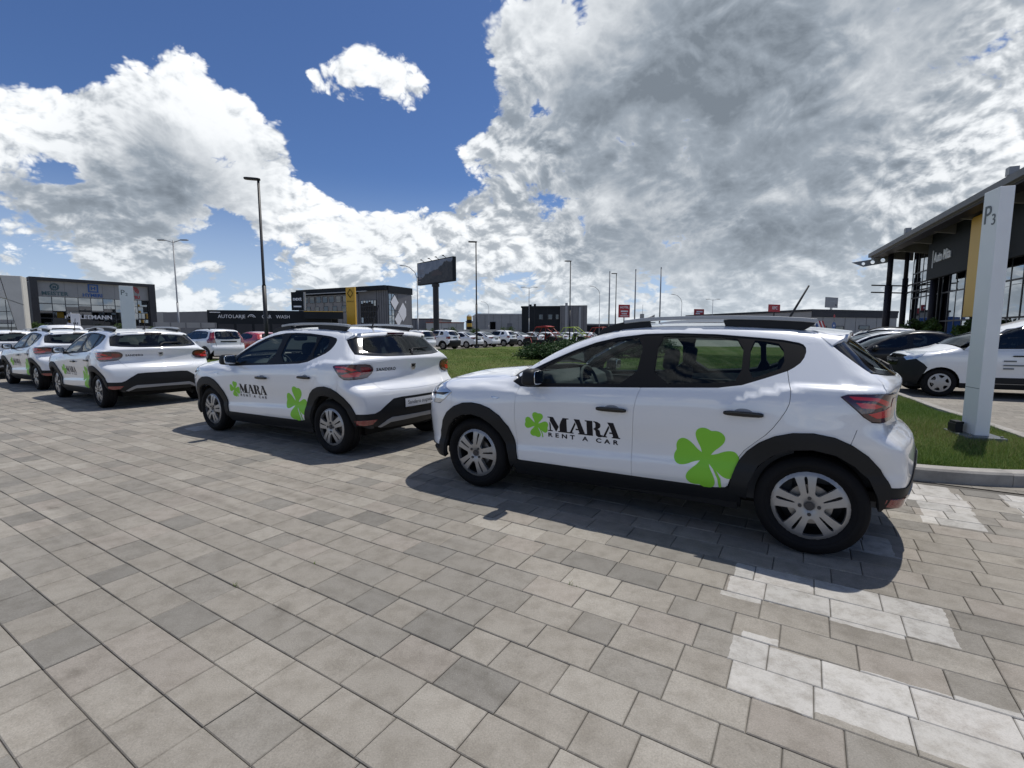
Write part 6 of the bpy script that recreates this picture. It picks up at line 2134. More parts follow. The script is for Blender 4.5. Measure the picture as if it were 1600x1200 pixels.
def corner_block():
    o, L = frame_at('corner_block', (-54.5, 124.6), (-28.4, 110.8), 'grey four storey block with a dark glass corner behind the yellow totem', 'building')
    h = 12.0
    part('wall', o, 'cladding_brown', (0, L - 9.0, 0, 12, 0, h - 1.6))
    part('glass_corner', o, 'cladding_mid', (L - 9.0, L, 0.3, 8.6, 0, h - 1.0))
    part('roof', o, 'cladding_black', (0, L, -0.6, 9, h - 1.0, h), (0, L - 9, 1.0, 12, h - 1.6, h - 1.0), (-1.6, 5, 0.4, 10, h - 2.0, h - 0.2))
    part('canopy', o, 'steel_pale', (3.5, L - 5.2, -1.0, -0.6, h - 1.25, h - 1.05))
    windows(o, [(2 + 2.3 * i, 3.6 + 2.3 * i, h - 3.3, h - 1.9) for i in range(7)], -0.02)
    windows(o, [(3.0 + 3.1 * i, 4.4 + 3.1 * i, z, z + 1.4) for i in range(5) for z in (6.3, 2.2)], -0.02)
    for i in range(1, 6):
        part('panel_joint', o, 'cladding_dark', (i * 3.1 - 0.08, i * 3.1 + 0.08, -0.03, 0, 0, h - 2))
    glazing(o, L - 8.2, L - 3.4, 1.0, h - 3.2, 6, 6, 0.2, 'pane_blue', back=False)
    part('corner_lines', o, 'mullion', *[(L - 3.3 + 0.7 * i, L - 3.24 + 0.7 * i, 0.24, 0.3, 0, h - 1.0) for i in range(5)])
    # right flank with big white diamond panels
    f = empty('right_flank', (L, 0.3, 0), R(92), parent=o)
    glazing(f, 0.2, 8.6, 1.5, h - 1.8, 8, 7, -0.06, 'pane_clear', back=False)
    m = MB()
    for cx, cz, s in ((2.2, 8.3, 1.7), (5.2, 6.2, 2.2), (3.4, 4.4, 1.6), (7.0, 8.6, 1.3)):
        m.prism([(cx - s * 0.8, cz), (cx, cz - s), (cx + s * 0.8, cz), (cx, cz + s)], -0.22, -0.16, 'y')
    m.build('diamond_panel', MATS['sign_white'], f)
    part('sign_band', f, 'cladding_black', (0, 8.8, -0.3, -0.1, h - 1.6, h))
    part('door', f, 'sign_red', (1.0, 2.6, -0.2, -0.1, 0, 2.6))


corner_block()


def shed(name, p0, p1, depth, h, wall, roof, label, band=None, win=(), doors=()):
    o, L = frame_at(name, p0, p1, label, 'building')
    part('wall', o, wall, (0, L, 0, depth, 0, h - 0.35))
    part('roof', o, roof, (-0.15, L + 0.15, -0.15, depth + 0.15, h - 0.35, h))
    if band:
        part('band', o, band[0], (-0.05, L + 0.05, -0.12, 0, band[1], h - 0.36))
    windows(o, win, -0.03)
    for x0, x1, z1, mt in doors:
        part('door', o, mt, (x0, x1, -0.08, 0, 0, z1))
    n = max(2, int(L / 2.5))
    for i in range(1, n):
        part('panel_joint', o, 'cladding_dark' if wall != 'cladding_dark' else 'cladding_black', (i * L / n - 0.03, i * L / n + 0.03, -0.02, 0, 0, h - 0.4))
    return o, L


shed('warehouse', (-10.9, 150), (4.5, 152), 25, 7.2, 'cladding_grey', 'roof_silver', 'pale grey warehouse beyond the parked cars', None, [(4.2, 5.8, 2.2, 4.6)], [(9.5, 11.0, 4.2, 'cladding_mid')])
b, L_ = shed('office_cube', (2.0, 100), (9.8, 99), 12, 6.75, 'cladding_black', 'cladding_black', 'dark two storey office cube behind the buggies', None, [(3.6, 4.3, 4.1, 5.0), (5.4, 6.2, 4.1, 5.0), (7.0, 7.5, 4.1, 5.0)])
part('grey_wing', b, 'cladding_mid', (L_, L_ + 5.4, -0.6, 11, 0, 6.8))
part('pale_pilaster', b, 'steel_pale', (L_ + 1.0, L_ + 1.5, -0.8, -0.6, 0, 7.3), (L_ + 3.7, L_ + 4.2, -0.8, -0.6, 0, 6.4))
for i in range(5):
    part('panel_joint', b, 'cladding_dark', (L_ + 0.3 + i * 1.1, L_ + 0.36 + i * 1.1, -0.62, -0.6, 0, 6.7))
part('roof_unit', b, 'cladding_black', (1.2, 1.8, 2, 3, 6.75, 7.2), (2.3, 2.7, 2, 3, 6.75, 7.3))
shed('low_hall', (16.0, 112), (62.0, 118), 30, 3.4, 'cladding_black', 'roof_grey', 'long low dark hall with a grey roof along the horizon', None, [(6 + 5 * i, 8 + 5 * i, 1.4, 2.3) for i in range(7)])
shed('long_hall', (48.6, 79), (68.0, 86), 30, 5.15, 'cladding_grey', 'cladding_dark', 'long pale hall with a dark roof band left of the dealership', ('cladding_dark', 3.9), [(1.5, 3.4, 1.9, 2.4), (5.6, 7.4, 1.9, 2.4), (11.2, 13.6, 2.0, 2.5)])
shed('red_roofed_house', (-30.0, 170), (-17.0, 172), 12, 5.0, 'cladding_cream', 'roof_red', 'distant cream building with a red roof by the billboard post', None, [(2, 3.2, 1.6, 2.8), (6, 7.2, 1.6, 2.8)])
shed('far_hall', (-44.0, 180), (-27.0, 178), 20, 6.5, 'cladding_mid', 'cladding_dark', 'distant dark flat hall left of the billboard post', None, [(3, 5, 2, 3)])
shed('far_white_hall', (-18.0, 190), (-8.0, 190), 10, 5.8, 'cladding_cream', 'roof_grey', 'distant pale building with a small dark tower', None, [(2, 3, 2, 3.5)])
t_ = empty('striped_silo', (-12.3, 140, 0), 0, 'black and yellow striped silo on the horizon', 'silo')
for k in range(6):
    MB().tube([(0, 0, k * 1.0), (0, 0, k * 1.0 + 1.0)], 0.75, 18).build('ring', MATS['sign_yellow' if k % 2 else 'sign_black'], t_)
MB().tube([(0, 0, 6), (0, 0, 6.5)], [0.75, 0.3], 18).build('cap', MATS['cladding_grey'], t_)


# ---- the dealership on the right: glass hall under a wide curved roof
def dealership():
    rz = math.atan2(-0.913, -0.408)
    o = empty('dealership', (32.3, 44.7, 0), rz, 'car dealership with wide curved roof, steel columns and black name boards', 'building')
    X1 = 46.0
    prof_top = [(-0.15, 8.22), (2.0, 8.75), (5.0, 9.35), (9.0, 9.9), (14.0, 10.2), (20.0, 10.2)]
    prof_bot = [(20.0, 9.9), (14.0, 9.85), (9.0, 9.5), (5.0, 8.95), (2.0, 8.4), (0.0, 7.98)]
    MB().prism(prof_top + prof_bot, 1.0, X1, 'x').build('roof', MATS['soffit'], o)
    m = MB()
    m.prism([(-0.22, 8.02), (-0.22, 8.34), (0.1, 8.42), (-0.02, 8.0)], 0.95, X1, 'x')
    m.build('roof_edge', MATS['cladding_mid'], o)
    gut = MB()
    gut.prism([(0.0, 7.86), (0.0, 7.99), (0.9, 8.16), (0.9, 7.95)], 1.0, X1, 'x')
    gut.build('edge_beam', MATS['steel_dark'], o)
    for i in range(12):
        x = 1.2 + i * 4.0
        MB().prism([(0.2, 8.0), (2.9, 8.55), (2.9, 7.55), (1.6, 7.75)], x, x + 0.22, 'x').build('rafter', MATS['soffit'], o)
    # perforated bracket at the far gable
    ring = MB()
    out = np.array([(-1.5, 7.62), (1.3, 7.98), (1.3, 7.50), (-0.6, 7.2)])
    holes = [np.array([(cx + r * math.cos(t), cz + r * math.sin(t)) for t in [2 * math.pi * k / 14 for k in range(14)]]) for cx, cz, r in ((-0.62, 7.47, 0.13), (0.05, 7.57, 0.16), (0.78, 7.69, 0.17))]
    V2, F = fill2d(out, holes, 0.5)
    n = len(V2)
    ring.add([(1.30, p[0], p[1]) for p in V2] + [(1.38, p[0], p[1]) for p in V2], [tuple(f) for f in F] + [tuple(i + n for i in f[::-1]) for f in F] + [(a, b_, b_ + n, a + n) for a, b_ in boundary_loops(F)])
    ring.build('gable_bracket', MATS['steel_pale'], o)
    # columns
    for x, y, r in ((2.8, 1.0, 0.17),):
        c = MB()
        c.tube([(x, y, 0), (x, y, 5.4)], 0.27, 14)
        c.tube([(x, y, 5.4), (x, y, 8.1)], 0.20, 14)
        c.build('column', MATS['steel_dark'], o, True)
    for x in (1.9, 8.4, 15.4, 22.4, 29.4, 36.4):
        c = MB()
        c.tube([(x, 2.35, 0), (x, 2.35, 6.0)], 0.21, 16)
        c.tube([(x, 2.35, 6.0), (x, 2.35, 8.5)], 0.16, 16)
        c.build('column', MATS['steel_dark'], o, True)
    for z in (5.35, 4.75):
        MB().bar((2.8, -0.2, z + 0.10), (1.9, 2.6, z), 0.10).build('brace', MATS['steel_dark'], o)
        MB().bar((1.9, 2.4, z), (8.4, 2.4, z), 0.10).build('brace', MATS['steel_dark'], o)
    # glazing bays
    for x0, x1 in ((2.3, 8.1), (8.8, 15.0), (15.8, 22.0), (22.8, 29.0), (29.8, 36.0)):
        glazing(o, x0, x1, 0.2, 8.3, 5, 4, 2.75, 'pane_clear', 0.10, back=False, md=0.03)
    part('plinth', o, 'cladding_dark', (2.0, 36, 2.95, 3.3, 0, 0.2))
    part('back_wall', o, 'interior_wall', (2.0, 40, 13.0, 13.3, 0, 9.0))
    part('end_wall', o, 'cladding_dark', (1.7, 1.9, 3.2, 13, 0, 8.8))
    part('showroom_floor', o, 'cladding_grey', (2.0, 40, 3.3, 13, 0.02, 0.12))
    sg = part('name_board', o, 'sign_black', (8.8, 19.0, 1.75, 2.05, 5.2, 8.35), bev=0.02)
    # the face looks towards -y; seen from there +x runs to the right
    part('name_bar', sg, 'sign_white', (9.85, 9.93, 1.71, 1.75, 5.95, 7.15))
    lettering('lettering', 'Auto Mita', 0.95, MATS['sign_white'], sg, (10.2, 1.72, 6.3), 0.0, 0.03, 1.0, 0.72, bold=0.012)
    part('name_board', o, 'sign_black', (20.2, 31.0, 1.75, 2.05, 5.2, 8.35), bev=0.02)
    ye = part('yellow_panel', o, 'sign_yellow', (17.3, 19.0, 1.15, 1.6, 2.3, 7.9), bev=0.02)
    m = MB()
    for x in (10, 24, 38):
        m.box(x, x + 0.35, -0.1, 0.25, 8.45, 8.8)
    m.build('floodlight', MATS['steel_pale'], o)


dealership()


# ------------------------------------------------------------------ masts, signs
def lamp_post(x, y, h, label, arm=1, mat='pole_black', rz=0.0, r=0.085, curved=False, group='lamp posts over the car park'):
    o = empty('lamp_post', (x, y, 0), rz, label, 'lamp post', group)
    m = MB()
    m.tube([(0, 0, 0), (0, 0, h * 0.42)], r, 12)
    m.tube([(0, 0, h * 0.42), (0, 0, h * 0.43), (0, 0, h)], [r, r * 0.72, r * 0.6], 12)
    if curved:
        m.tube([(0, 0, h), (-0.25, 0, h + 0.7), (-0.9, 0, h + 1.3), (-1.5, 0, h + 1.5)], r * 0.55, 8)
    m.build('post', MATS[mat], o, True)
    MB().tube([(0, 0, 0), (0, 0, 0.03), (0, 0, 0.25)], [r * 2.2, r * 2.2, r * 1.25], 12).build('foot', MATS[mat], o)
    if curved:
        a = MB().add(*superq((-1.75, 0, h + 1.5), 0.35, 0.13, 0.05, 0.6, tilt=0.15))
        a.build('lamp_head', MATS['pole_grey'], o, True)
    else:
        for sx in ((-1,) if arm == 1 else (-1, 1)):
            a = MB()
            if arm == 2:
                a.tube([(0, 0, h - 0.2), (sx * 0.8, 0, h + 0.05)], r * 0.4, 6)
            k = 0.0 if arm == 1 else 0.8
            a.add(*superq((sx * (0.28 + k), 0, h + 0.03), 0.38, 0.14, 0.055, 0.45))
            a.build('lamp_head', MATS[mat], o, True)
    return o


lamp_post(-12.7, 25.1, 9.0, 'tall black lamp post rising behind the second hire car', rz=0.3, r=0.10)
lamp_post(-3.05, 41.9, 9.0, 'black lamp post at the lawn edge before the white saloons', rz=0.1)
lamp_post(6.3, 53.0, 9.0, 'black lamp post in front of the dark office cube', rz=0.1)
lamp_post(13.6, 64.0, 9.0, 'black lamp post among the flag poles', rz=0.0)
lamp_post(-32.2, 47.0, 10.1, 'slim grey lamp post between office block and car wash', arm=2, mat='pole_grey', r=0.09)
lamp_post(-11.6, 60.0, 8.0, 'grey street lamp with curved arm left of the billboard', mat='pole_grey', r=0.08, curved=True)
lamp_post(2.9, 83.0, 9.0, 'grey twin armed street lamp left of the dark office cube', arm=2, mat='pole_grey', r=0.08)
lamp_post(17.4, 97.0, 9.0, 'grey street lamp right of the dark office cube', mat='pole_grey', r=0.08, curved=True)
lamp_post(32.0, 92.0, 7.0, 'small grey street lamp between the flag poles and the middle red sign', mat='pole_grey', r=0.07, curved=True)
lamp_post(40.3, 98.0, 8.0, 'small grey lamp post right of the middle red sign', mat='pole_grey', r=0.07, arm=2)
lamp_post(-6.2, 130.0, 8.0, 'far grey street lamp before the pale warehouse', mat='pole_grey', r=0.08, curved=True)
for i, (x, y, h, nm) in enumerate(((10.75, 54.0, 8.0, 'leftmost'), (13.65, 54.2, 8.25, 'middle'), (16.5, 54.4, 8.5, 'rightmost'))):
    o = empty('flag_pole', (x, y, 0), 0, nm + ' of three bare grey flag poles', 'flag pole', 'bare flag poles')
    MB().tube([(0, 0, 0), (0, 0, h * 0.5), (0, 0, h)], [0.085, 0.075, 0.06], 10).build('mast', MATS['pole_grey'], o, True)
    MB().add(*superq((0, 0, h + 0.04), 0.07, 0.07, 0.06, 1.0, 10, 6)).build('finial', MATS['pole_grey'], o, True)


def billboard():
    o = empty('billboard', (-10.9, 70.0, 0), R(-48), 'large dark billboard with a car advert on a thick black post', 'billboard')
    m = MB()
    m.tube([(0, 0, 0), (0, 0, 8.1)], 0.42, 20)
    m.tube([(0, 0, 7.9), (0, 0, 8.3)], 0.55, 20)
    m.bar((-1.6, 0.1, 8.45), (1.6, 0.1, 8.45), 0.25)
    m.build('post', MATS['pole_black'], o)
    x0, x1, z0, z1 = -4.5, 4.7, 8.35, 11.6
    p = part('panel', o, 'cladding_black', (x0, x1, -0.25, 0.25, z0, z1))
    mat = bpy.data.materials.new('poster')
    mat.use_nodes = True
    N = NT(mat.node_tree)
    b_ = N.n['Principled BSDF']
    tc = N.new('ShaderNodeTexCoord').outputs['Object']
    sp = N.new('ShaderNodeSeparateXYZ')
    N.l.new(tc, sp.inputs[0])
    ridge = N.math('ADD', N.math('MULTIPLY', N.noise(N.vmath('MULTIPLY', tc, (1, 0, 0)), 0.55, 4, 0.5), 2.4), N.math('MULTIPLY', sp.outputs[0], 0.22))
    skyf = N.mapr(N.math('SUBTRACT', sp.outputs[2], N.math('ADD', ridge, 9.0)), -0.05, 0.12)
    land = N.mix(N.mapr(N.noise(tc, 1.6, 5, 0.6), 0.35, 0.7), (0.014, 0.016, 0.020), (0.045, 0.042, 0.042))
    sky_ = N.mix(N.mapr(N.noise(tc, 0.9, 3), 0.3, 0.7), (0.13, 0.16, 0.21), (0.22, 0.25, 0.30))
    N.put(b_.inputs['Base Color'], N.mix(skyf, land, sky_))
    b_.inputs['Roughness'].default_value = 0.5
    MATS['poster'] = mat
    po = part('poster', p, 'poster', (x0 + 0.12, x1 - 0.12, -0.27, -0.252, z0 + 0.12, z1 - 0.12))
    t = MB()
    for zz, w in ((10.45, 1.5), (10.2, 1.7), (9.95, 1.65)):
        t.box(x0 + 0.3, x0 + 0.3 + w, -0.28, -0.272, zz, zz + 0.09)
    t.box(x0 + 0.3, x0 + 1.2, -0.28, -0.272, 9.2, 9.4)
    t.box(x0 + 0.3, x0 + 0.95, -0.28, -0.272, 8.85, 8.95)
    t.build('print_lines', principled('print_grey', (0.20, 0.19, 0.20), 0.6), po)
    c = MB()                                     # dark car on the poster
    c.prism([(-0.6, 9.4), (-0.5, 9.75), (-0.1, 9.85), (0.3, 10.15), (1.1, 10.15), (1.5, 9.85), (1.9, 9.8), (2.0, 9.4)], -0.28, -0.272, 'y')
    c.build('print_car', principled('print_dark', (0.05, 0.035, 0.035), 0.5), po)
    lm = MB()
    for x in (-2.6, -0.6, 1.2, 3.0):
        lm.bar((x, -0.2, z1), (x, -0.7, z1 + 0.25), 0.06)
        lm.box(x - 0.12, x + 0.12, -0.8, -0.6, z1 + 0.2, z1 + 0.3)
    lm.build('floodlight', MATS['pole_black'], p)


billboard()


def board(name, x, y, zc, w, h, mat, label, lines, rz=0.0, posts=(0.0,), tcol='sign_white', cat='sign', group=None, pole='pole_black', size=0.4):
    o = empty(name, (x, y, 0), rz, label, cat, group)
    p = part('panel', o, mat, (-w / 2, w / 2, -0.1, 0.1, zc - h / 2, zc + h / 2), bev=0.02)
    for q in posts:
        MB().tube([(q, 0.0, 0), (q, 0.0, zc - h / 2)], 0.11, 10).build('post', MATS[pole], o)
    for i, (tx, sz, dz) in enumerate(lines):
        lettering('lettering', tx, sz, MATS[tcol], p, (0, -0.115, zc + dz), 0, 0.006, 1.0, 1.0, 'CENTER', bold=sz * 0.02)
    return o


q_ = board('red_sign', 23.0, 100.0, 5.75, 2.5, 2.6, 'sign_red', 'square red sign with white lettering beside the flag poles', [('HOTEL', 0.62, 0.55)], rz=0.25)
q2_ = board('red_sign', 42.2, 110.0, 5.85, 2.7, 1.55, 'sign_red', 'wide red sign seen above the roof of the nearest car', [], rz=0.35)
board('red_sign', 43.0, 80.0, 5.35, 2.7, 1.2, 'sign_red', 'red roadside sign standing behind the blue container', [('KFC', 0.7, -0.2)], rz=0.45)
part('print_block', q_.children[0], 'sign_white', (-0.8, 0.8, -0.115, -0.105, 5.55, 5.85), (-0.6, 0.6, -0.115, -0.105, 5.1, 5.3), (-0.9, 0.9, -0.115, -0.105, 4.7, 4.85))
part('print_block', q2_.children[0], 'sign_white', (-0.8, 0.9, -0.115, -0.105, 5.9, 6.2), (-1.0, 0.2, -0.115, -0.105, 5.5, 5.75))
w_ = board('white_billboard', 78.5, 120.0, 8.7, 5.3, 2.5, 'cladding_grey', 'white billboard on twin posts above the long pale hall', [], rz=0.5, posts=(-0.3, 0.3), tcol='steel_pale', cat='billboard', pole='pole_grey')
part('print_block', w_.children[0], 'steel_pale', (-1.2, 1.4, -0.12, -0.105, 8.85, 9.15), (-1.7, 0.6, -0.12, -0.105, 8.3, 8.4))
part('print_block', w_.children[0], 'sign_black', (1.5, 2.2, -0.12, -0.105, 8.0, 8.25))
o = board('name_sign', -30.7, 70.0, 5.85, 1.9, 2.6, 'sign_black', 'dark name sign on a post in front of the grey corner block', [('next', 0.75, 0.1)], rz=-0.15, posts=(0.55,), pole='cladding_mid')
part('print_block', o.children[0], 'sign_white', (-0.6, 0.6, -0.115, -0.105, 5.0, 5.2))
part('edge', o.children[0], 'cladding_grey', (0.95, 1.2, -0.08, 0.08, 4.6, 7.12))
o = empty('yellow_totem', (-23.7, 72.0, 0), R(-12), 'tall yellow totem with a black diamond emblem by the corner block', 'totem')
p = part('panel', o, 'sign_yellow', (-0.72, 0.72, -0.2, 0.2, 0.3, 8.0), bev=0.03)
part('foot', o, 'cladding_dark', (-0.6, 0.6, -0.15, 0.15, 0, 0.3))
m = MB()
dq = [(0, 0.62), (0.42, 0), (0, -0.62), (-0.42, 0)]
for a_, b_ in zip(dq, dq[1:] + dq[:1]):
    m.bar((a_[0], -0.215, 7.1 + a_[1]), (b_[0], -0.215, 7.1 + b_[1]), 0.03, 0.17, up=(0, 1, 0))
m.build('emblem', MATS['sign_black'], p)
lettering('lettering', 'RENAULT', 0.26, MATS['sign_black'], p, (0, -0.21, 5.85), 0, 0.005, 1.0, 1.0, 'CENTER')
o = empty('banner_sign', (-31.4, 35.0, 0), R(38), 'narrow white upright board with vertical lettering before the office block', 'sign')
p = part('panel', o, 'sign_white', (-0.25, 0.25, -0.06, 0.06, 0.1, 2.75), bev=0.01)
vs, fs = text_mesh('ESTUESE', 0.36, 0.004, 1.05)
mesh_obj('lettering', [(-v[2] + 0.12, v[1] - 0.066, v[0] + 0.75) for v in vs], [f[::1] for f in fs], MATS['sign_black'], p)
part('foot', o, 'cladding_dark', (-0.35, 0.35, -0.2, 0.2, 0, 0.1))
o = empty('beach_flag', (-33.5, 36.5, 0), R(35), 'small white and magenta feather flag left of the upright board', 'flag')
MB().tube([(0, 0, 0), (0, 0, 1.9), (0.1, 0, 2.15)], 0.02, 6).build('mast', MATS['pole_grey'], o)
MB().prism([(0.03, 0.8), (0.62, 0.8), (0.58, 1.6), (0.4, 2.05), (0.1, 2.15), (0.03, 1.9)], -0.006, 0.006).build('cloth', principled('flag_white', (0.7, 0.66, 0.7), 0.7), o)
MB().prism([(0.2, 1.0), (0.5, 1.0), (0.48, 1.5), (0.22, 1.6)], -0.009, 0.009).build('print', principled('flag_magenta', (0.35, 0.05, 0.25), 0.7), o)

# ---- blue container, flags, boat on its stand, wall, road sign
o = empty('container', (33.0, 60.0, 0), R(12), 'blue shipping container behind the aerial of the nearest car', 'container')
part('body', o, 'sign_blue', (0, 4.1, 0, 2.4, 0.1, 3.05), bev=0.03)
for i in range(14):
    part('rib', o.children[0], 'sign_blue', (0.15 + i * 0.28, 0.27 + i * 0.28, -0.03, 0, 0.25, 2.95))
part('foot', o, 'sign_black', (0, 0.2, 0, 2.4, 0, 0.1), (3.9, 4.1, 0, 2.4, 0, 0.1))
o = empty('sign_trailer', (37.6, 60.5, 0), R(12), 'red white and dark leaning advertising sails right of the blue container', 'sign')
for i, (mt, x) in enumerate((('sign_blue', 0.0), ('sign_white', 0.28), ('sign_red', 0.55), ('sign_white', 0.8), ('sign_red', 1.0))):
    MB().prism([(x, 2.85), (x + 0.25, 2.85), (x + 0.95, 1.5), (x + 0.7, 1.5)], -0.05 - i * 0.004, 0.05 + i * 0.004).build('sail', MATS[mt], o)
part('stand', o, 'pole_grey', (0.9, 1.0, -0.04, 0.04, 0, 1.6), (1.3, 1.4, -0.04, 0.04, 0, 1.6))
o = empty('round_road_sign', (37.7, 57.0, 0), R(30), 'blue round road sign with a red top in front of the long pale hall', 'road sign')
MB().tube([(0, 0, 0), (0, 0, 3.5)], 0.035, 8).build('post', MATS['pole_grey'], o)
MB().tube([(0, -0.05, 2.2), (0, -0.03, 2.2)], 0.42, 20).build('disc', MATS['sign_blue'], o)
MB().tube([(0, -0.052, 2.2), (0, -0.05, 2.2)], 0.12, 10).build('arrow', MATS['sign_white'], o)
MB().tube([(0, -0.05, 3.3), (0, -0.03, 3.3)], 0.18, 14).build('disc', MATS['sign_red'], o)
o = empty('boat', (24.4, 90.0, 3.2), R(10), 'grey boat with a mast standing on the roof line between flag poles', 'boat')
m = MB()
secs = [(-1.0, 0.30, 0.25, 0.75), (0.2, 0.5, 0.1, 0.85), (1.2, 0.45, 0.1, 1.05), (2.1, 0.05, 0.9, 1.5)]
vs, fs = [], []
for x, w, zb, zt in secs:
    vs += [(x, -w, zt), (x, -w * 0.4, zb), (x, w * 0.4, zb), (x, w, zt)]
for i in range(3):
    for k in range(3):
        fs.append((i * 4 + k, i * 4 + k + 1, i * 4 + 5 + k, i * 4 + 4 + k))
    fs.append((i * 4 + 3, i * 4, i * 4 + 4, i * 4 + 7))
fs += [(0, 1, 2, 3), (12, 13, 14, 15)]
m.add(vs, fs)
m.build('hull', MATS['cladding_grey'], o)
part('cabin', o, 'cladding_grey', (-0.7, -0.1, -0.25, 0.25, 0.75, 1.6))
MB().tube([(-0.3, 0, 1.6), (-0.3, 0, 3.3)], 0.03, 6).build('mast', MATS['pole_grey'], o)
part('stand', o, 'cladding_mid', (-0.6, -0.4, -0.2, 0.2, -3.2, 0.2), (0.9, 1.1, -0.2, 0.2, -3.2, 0.15))
o = empty('grey_canopy', (-33.2, 45.0, 0), R(33), 'low grey canopy on posts behind the third hire car', 'canopy')
part('roof', o, 'cladding_grey', (0, 5.0, 0, 0.3, 1.85, 2.35))
for i in range(5):
    part('post', o, 'cladding_mid', (i * 1.2 + 0.05, i * 1.2 + 0.15, -0.03, 0, 0, 2.33))
o = empty('perimeter_wall', (-34.0, 100, 0), R(4), 'long pale wall with a hedge along the far edge of the lot', 'wall')
part('wall', o, 'cladding_cream', (0, 38, 0, 0.4, 0, 2.0))


def shrub(x, y, rx, h, seed, label, n=1500, trunk=0.3, group='shrubs along the buildings', size=0.16):
    o = empty('shrub', (x, y, 0), 0, label, 'shrub', group)
    tw = MB()
    rs = random.Random(seed)
    lumps = [(rs.uniform(-rx, rx) * 0.6, rs.uniform(-rx, rx) * 0.6, h * rs.uniform(0.3, 0.85), rs.uniform(0.35, 0.6) * rx) for _ in range(9)]
    for lx, ly, lz, lr in lumps[:5]:
        tw.tube([(0, 0, 0), (lx * 0.4, ly * 0.4, lz * 0.6), (lx, ly, lz)], [0.05, 0.03, 0.01], 5)
    tw.build('trunk', principled('shrub_bark', (0.08, 0.06, 0.045), 0.9), o)
    def fn(rg, m):
        k = rg.integers(0, len(lumps), m)
        Lp = np.array(lumps)[k]
        d = rg.normal(size=(m, 3))
        d /= np.linalg.norm(d, axis=1, keepdims=True)
        P = Lp[:, :3] + d * (Lp[:, 3:4] * rg.uniform(0.5, 1.1, (m, 1)))
        P[:, 2] = np.maximum(P[:, 2], 0.05)
        return P, rg.beta(2, 2, m) * 0.7 + 0.15 * (k % 2)
    foliage('crown', n, fn, size, MATS['shrub_leaf'], o, seed, 0.8)


for i, (x, y, rx, h, lb) in enumerate(((-74.5, 76.5, 1.2, 3.0, 'small tree in front of the dark side wall of the office block'), (-67.0, 84.0, 1.4, 2.8, 'leftmost shrub before the office block glass'),
                                      (-62.0, 84.5, 1.2, 2.4, 'shrub before the middle of the office block'), (-16.5, 98.0, 1.3, 2.2, 'round shrub before the pale far wall, near the billboard post'), (-12.0, 98.5, 1.4, 2.3, 'middle shrub before the pale far wall'),
                                      (-7.5, 99.0, 1.3, 2.2, 'shrub before the pale far wall, left of the silo'), (-1.0, 99.0, 1.5, 2.4, 'shrub before the far warehouse'), (27.5, 33.0, 0.9, 2.3, 'dark shrub before the dealership glass, left one'), (24.9, 28.6, 0.9, 2.5, 'dark shrub before the dealership glass, middle one'),
                                      (23.2, 24.6, 0.9, 2.3, 'dark shrub before the dealership glass, right one'))):
    shrub(x, y, rx, h, 20 + i, lb)

# ------------------------------------------------------------------ the parked cars
def place(o, x, y, rz, label, group=None, cat='car'):
    o.location = (x, y, 0)
    o.rotation_euler = (0, 0, rz)
    tag(o, label, cat, group)
    return o


HIRE = 'white hire cars parked in a row'
rental = build_rental()
r2, r3, r4, r5 = (copy_tree(rental) for _ in range(4))
place(rental, 0.12377, 5.06657, -0.55123, 'nearest white hire crossover, its whole left side in view, clover and lettering on its doors', HIRE)
place(r2, -3.866, 7.636, -0.5523, 'second white hire crossover from the right, with a white number plate in its rear bumper', HIRE)
place(r3, -9.43, 11.2, -0.60, 'third white hire crossover, its dark rear bumper without a number plate', HIRE)
place(r4, -13.45, 14.02, -0.58, 'fourth white hire crossover, half hidden behind the third', HIRE)
place(r5, -17.9, 16.7, -0.57, 'farthest white hire crossover, cut off by the left edge', HIRE)
for r_ in (r3, r4, r5):                                    # these stand without plates
    for ch in list(r_.children):
        if ch.name.startswith('number_plate'):
            for g in list(ch.children):
                bpy.data.objects.remove(g)
            bpy.data.objects.remove(ch)

suv, saloon, wagon, van, hatch = generic_car(SUV, 'car_white'), generic_car(SEDAN, 'car_white'), generic_car(WAGON, 'car_white'), generic_car(VAN, 'car_white'), generic_car(HATCH, 'car_white')


def recolour(o, a, b):
    """own paint for a copied car"""
    for ch in [o] + list(o.children_recursive):
        if ch.type == 'MESH' and ch.data.materials and ch.data.materials[0] == MATS[a]:
            ch.data = ch.data.copy()
            ch.data.materials[0] = MATS[b]


LOT = 'new cars parked beyond the lawn'
used = set()


def lot(proto, wb, xr, y, label, paint=None, group=LOT, rear=0.72, dyaw=0.0):
    o = proto if proto.name not in used else copy_tree(proto)
    used.add(proto.name)
    p = site(xr - rear - wb, y + 0.75)
    place(o, p[0], p[1], YAW + dyaw, label, group)
    if paint:
        recolour(o, 'car_white', paint)
    return o


lot(wagon, 2.90, -22.3, 8.2, 'lone white estate with tall red lamps, left of the tall black lamp post')
lot(hatch, 2.62, -22.9, 11.0, 'red hatchback beside the lone white estate', paint='car_red')
h2 = copy_tree(hatch)
recolour(h2, 'car_red', 'car_white')
p = site(-26.2, 14.4)
place(h2, p[0], p[1], YAW, 'white hatchback behind the tall black lamp post', LOT)
lot(wagon, 2.90, -22.5, 23.6, 'white estate with tall red lamps, first of the row right of the second hire car')
lot(suv, 2.67, -22.5, 26.7, 'white off-roader with square lamps next to the estate')
lot(saloon, 2.65, -22.5, 30.1, 'white saloon right behind the black lamp post at the lawn edge', rear=0.85)
lot(saloon, 2.65, -22.5, 32.9, 'white saloon with its boot towards us, right of the lamp post', rear=0.85)
lot(suv, 2.67, -22.5, 36.0, 'white off-roader between two white saloons')
lot(saloon, 2.65, -22.5, 39.4, 'white saloon left of the red roofed buggy', rear=0.85)
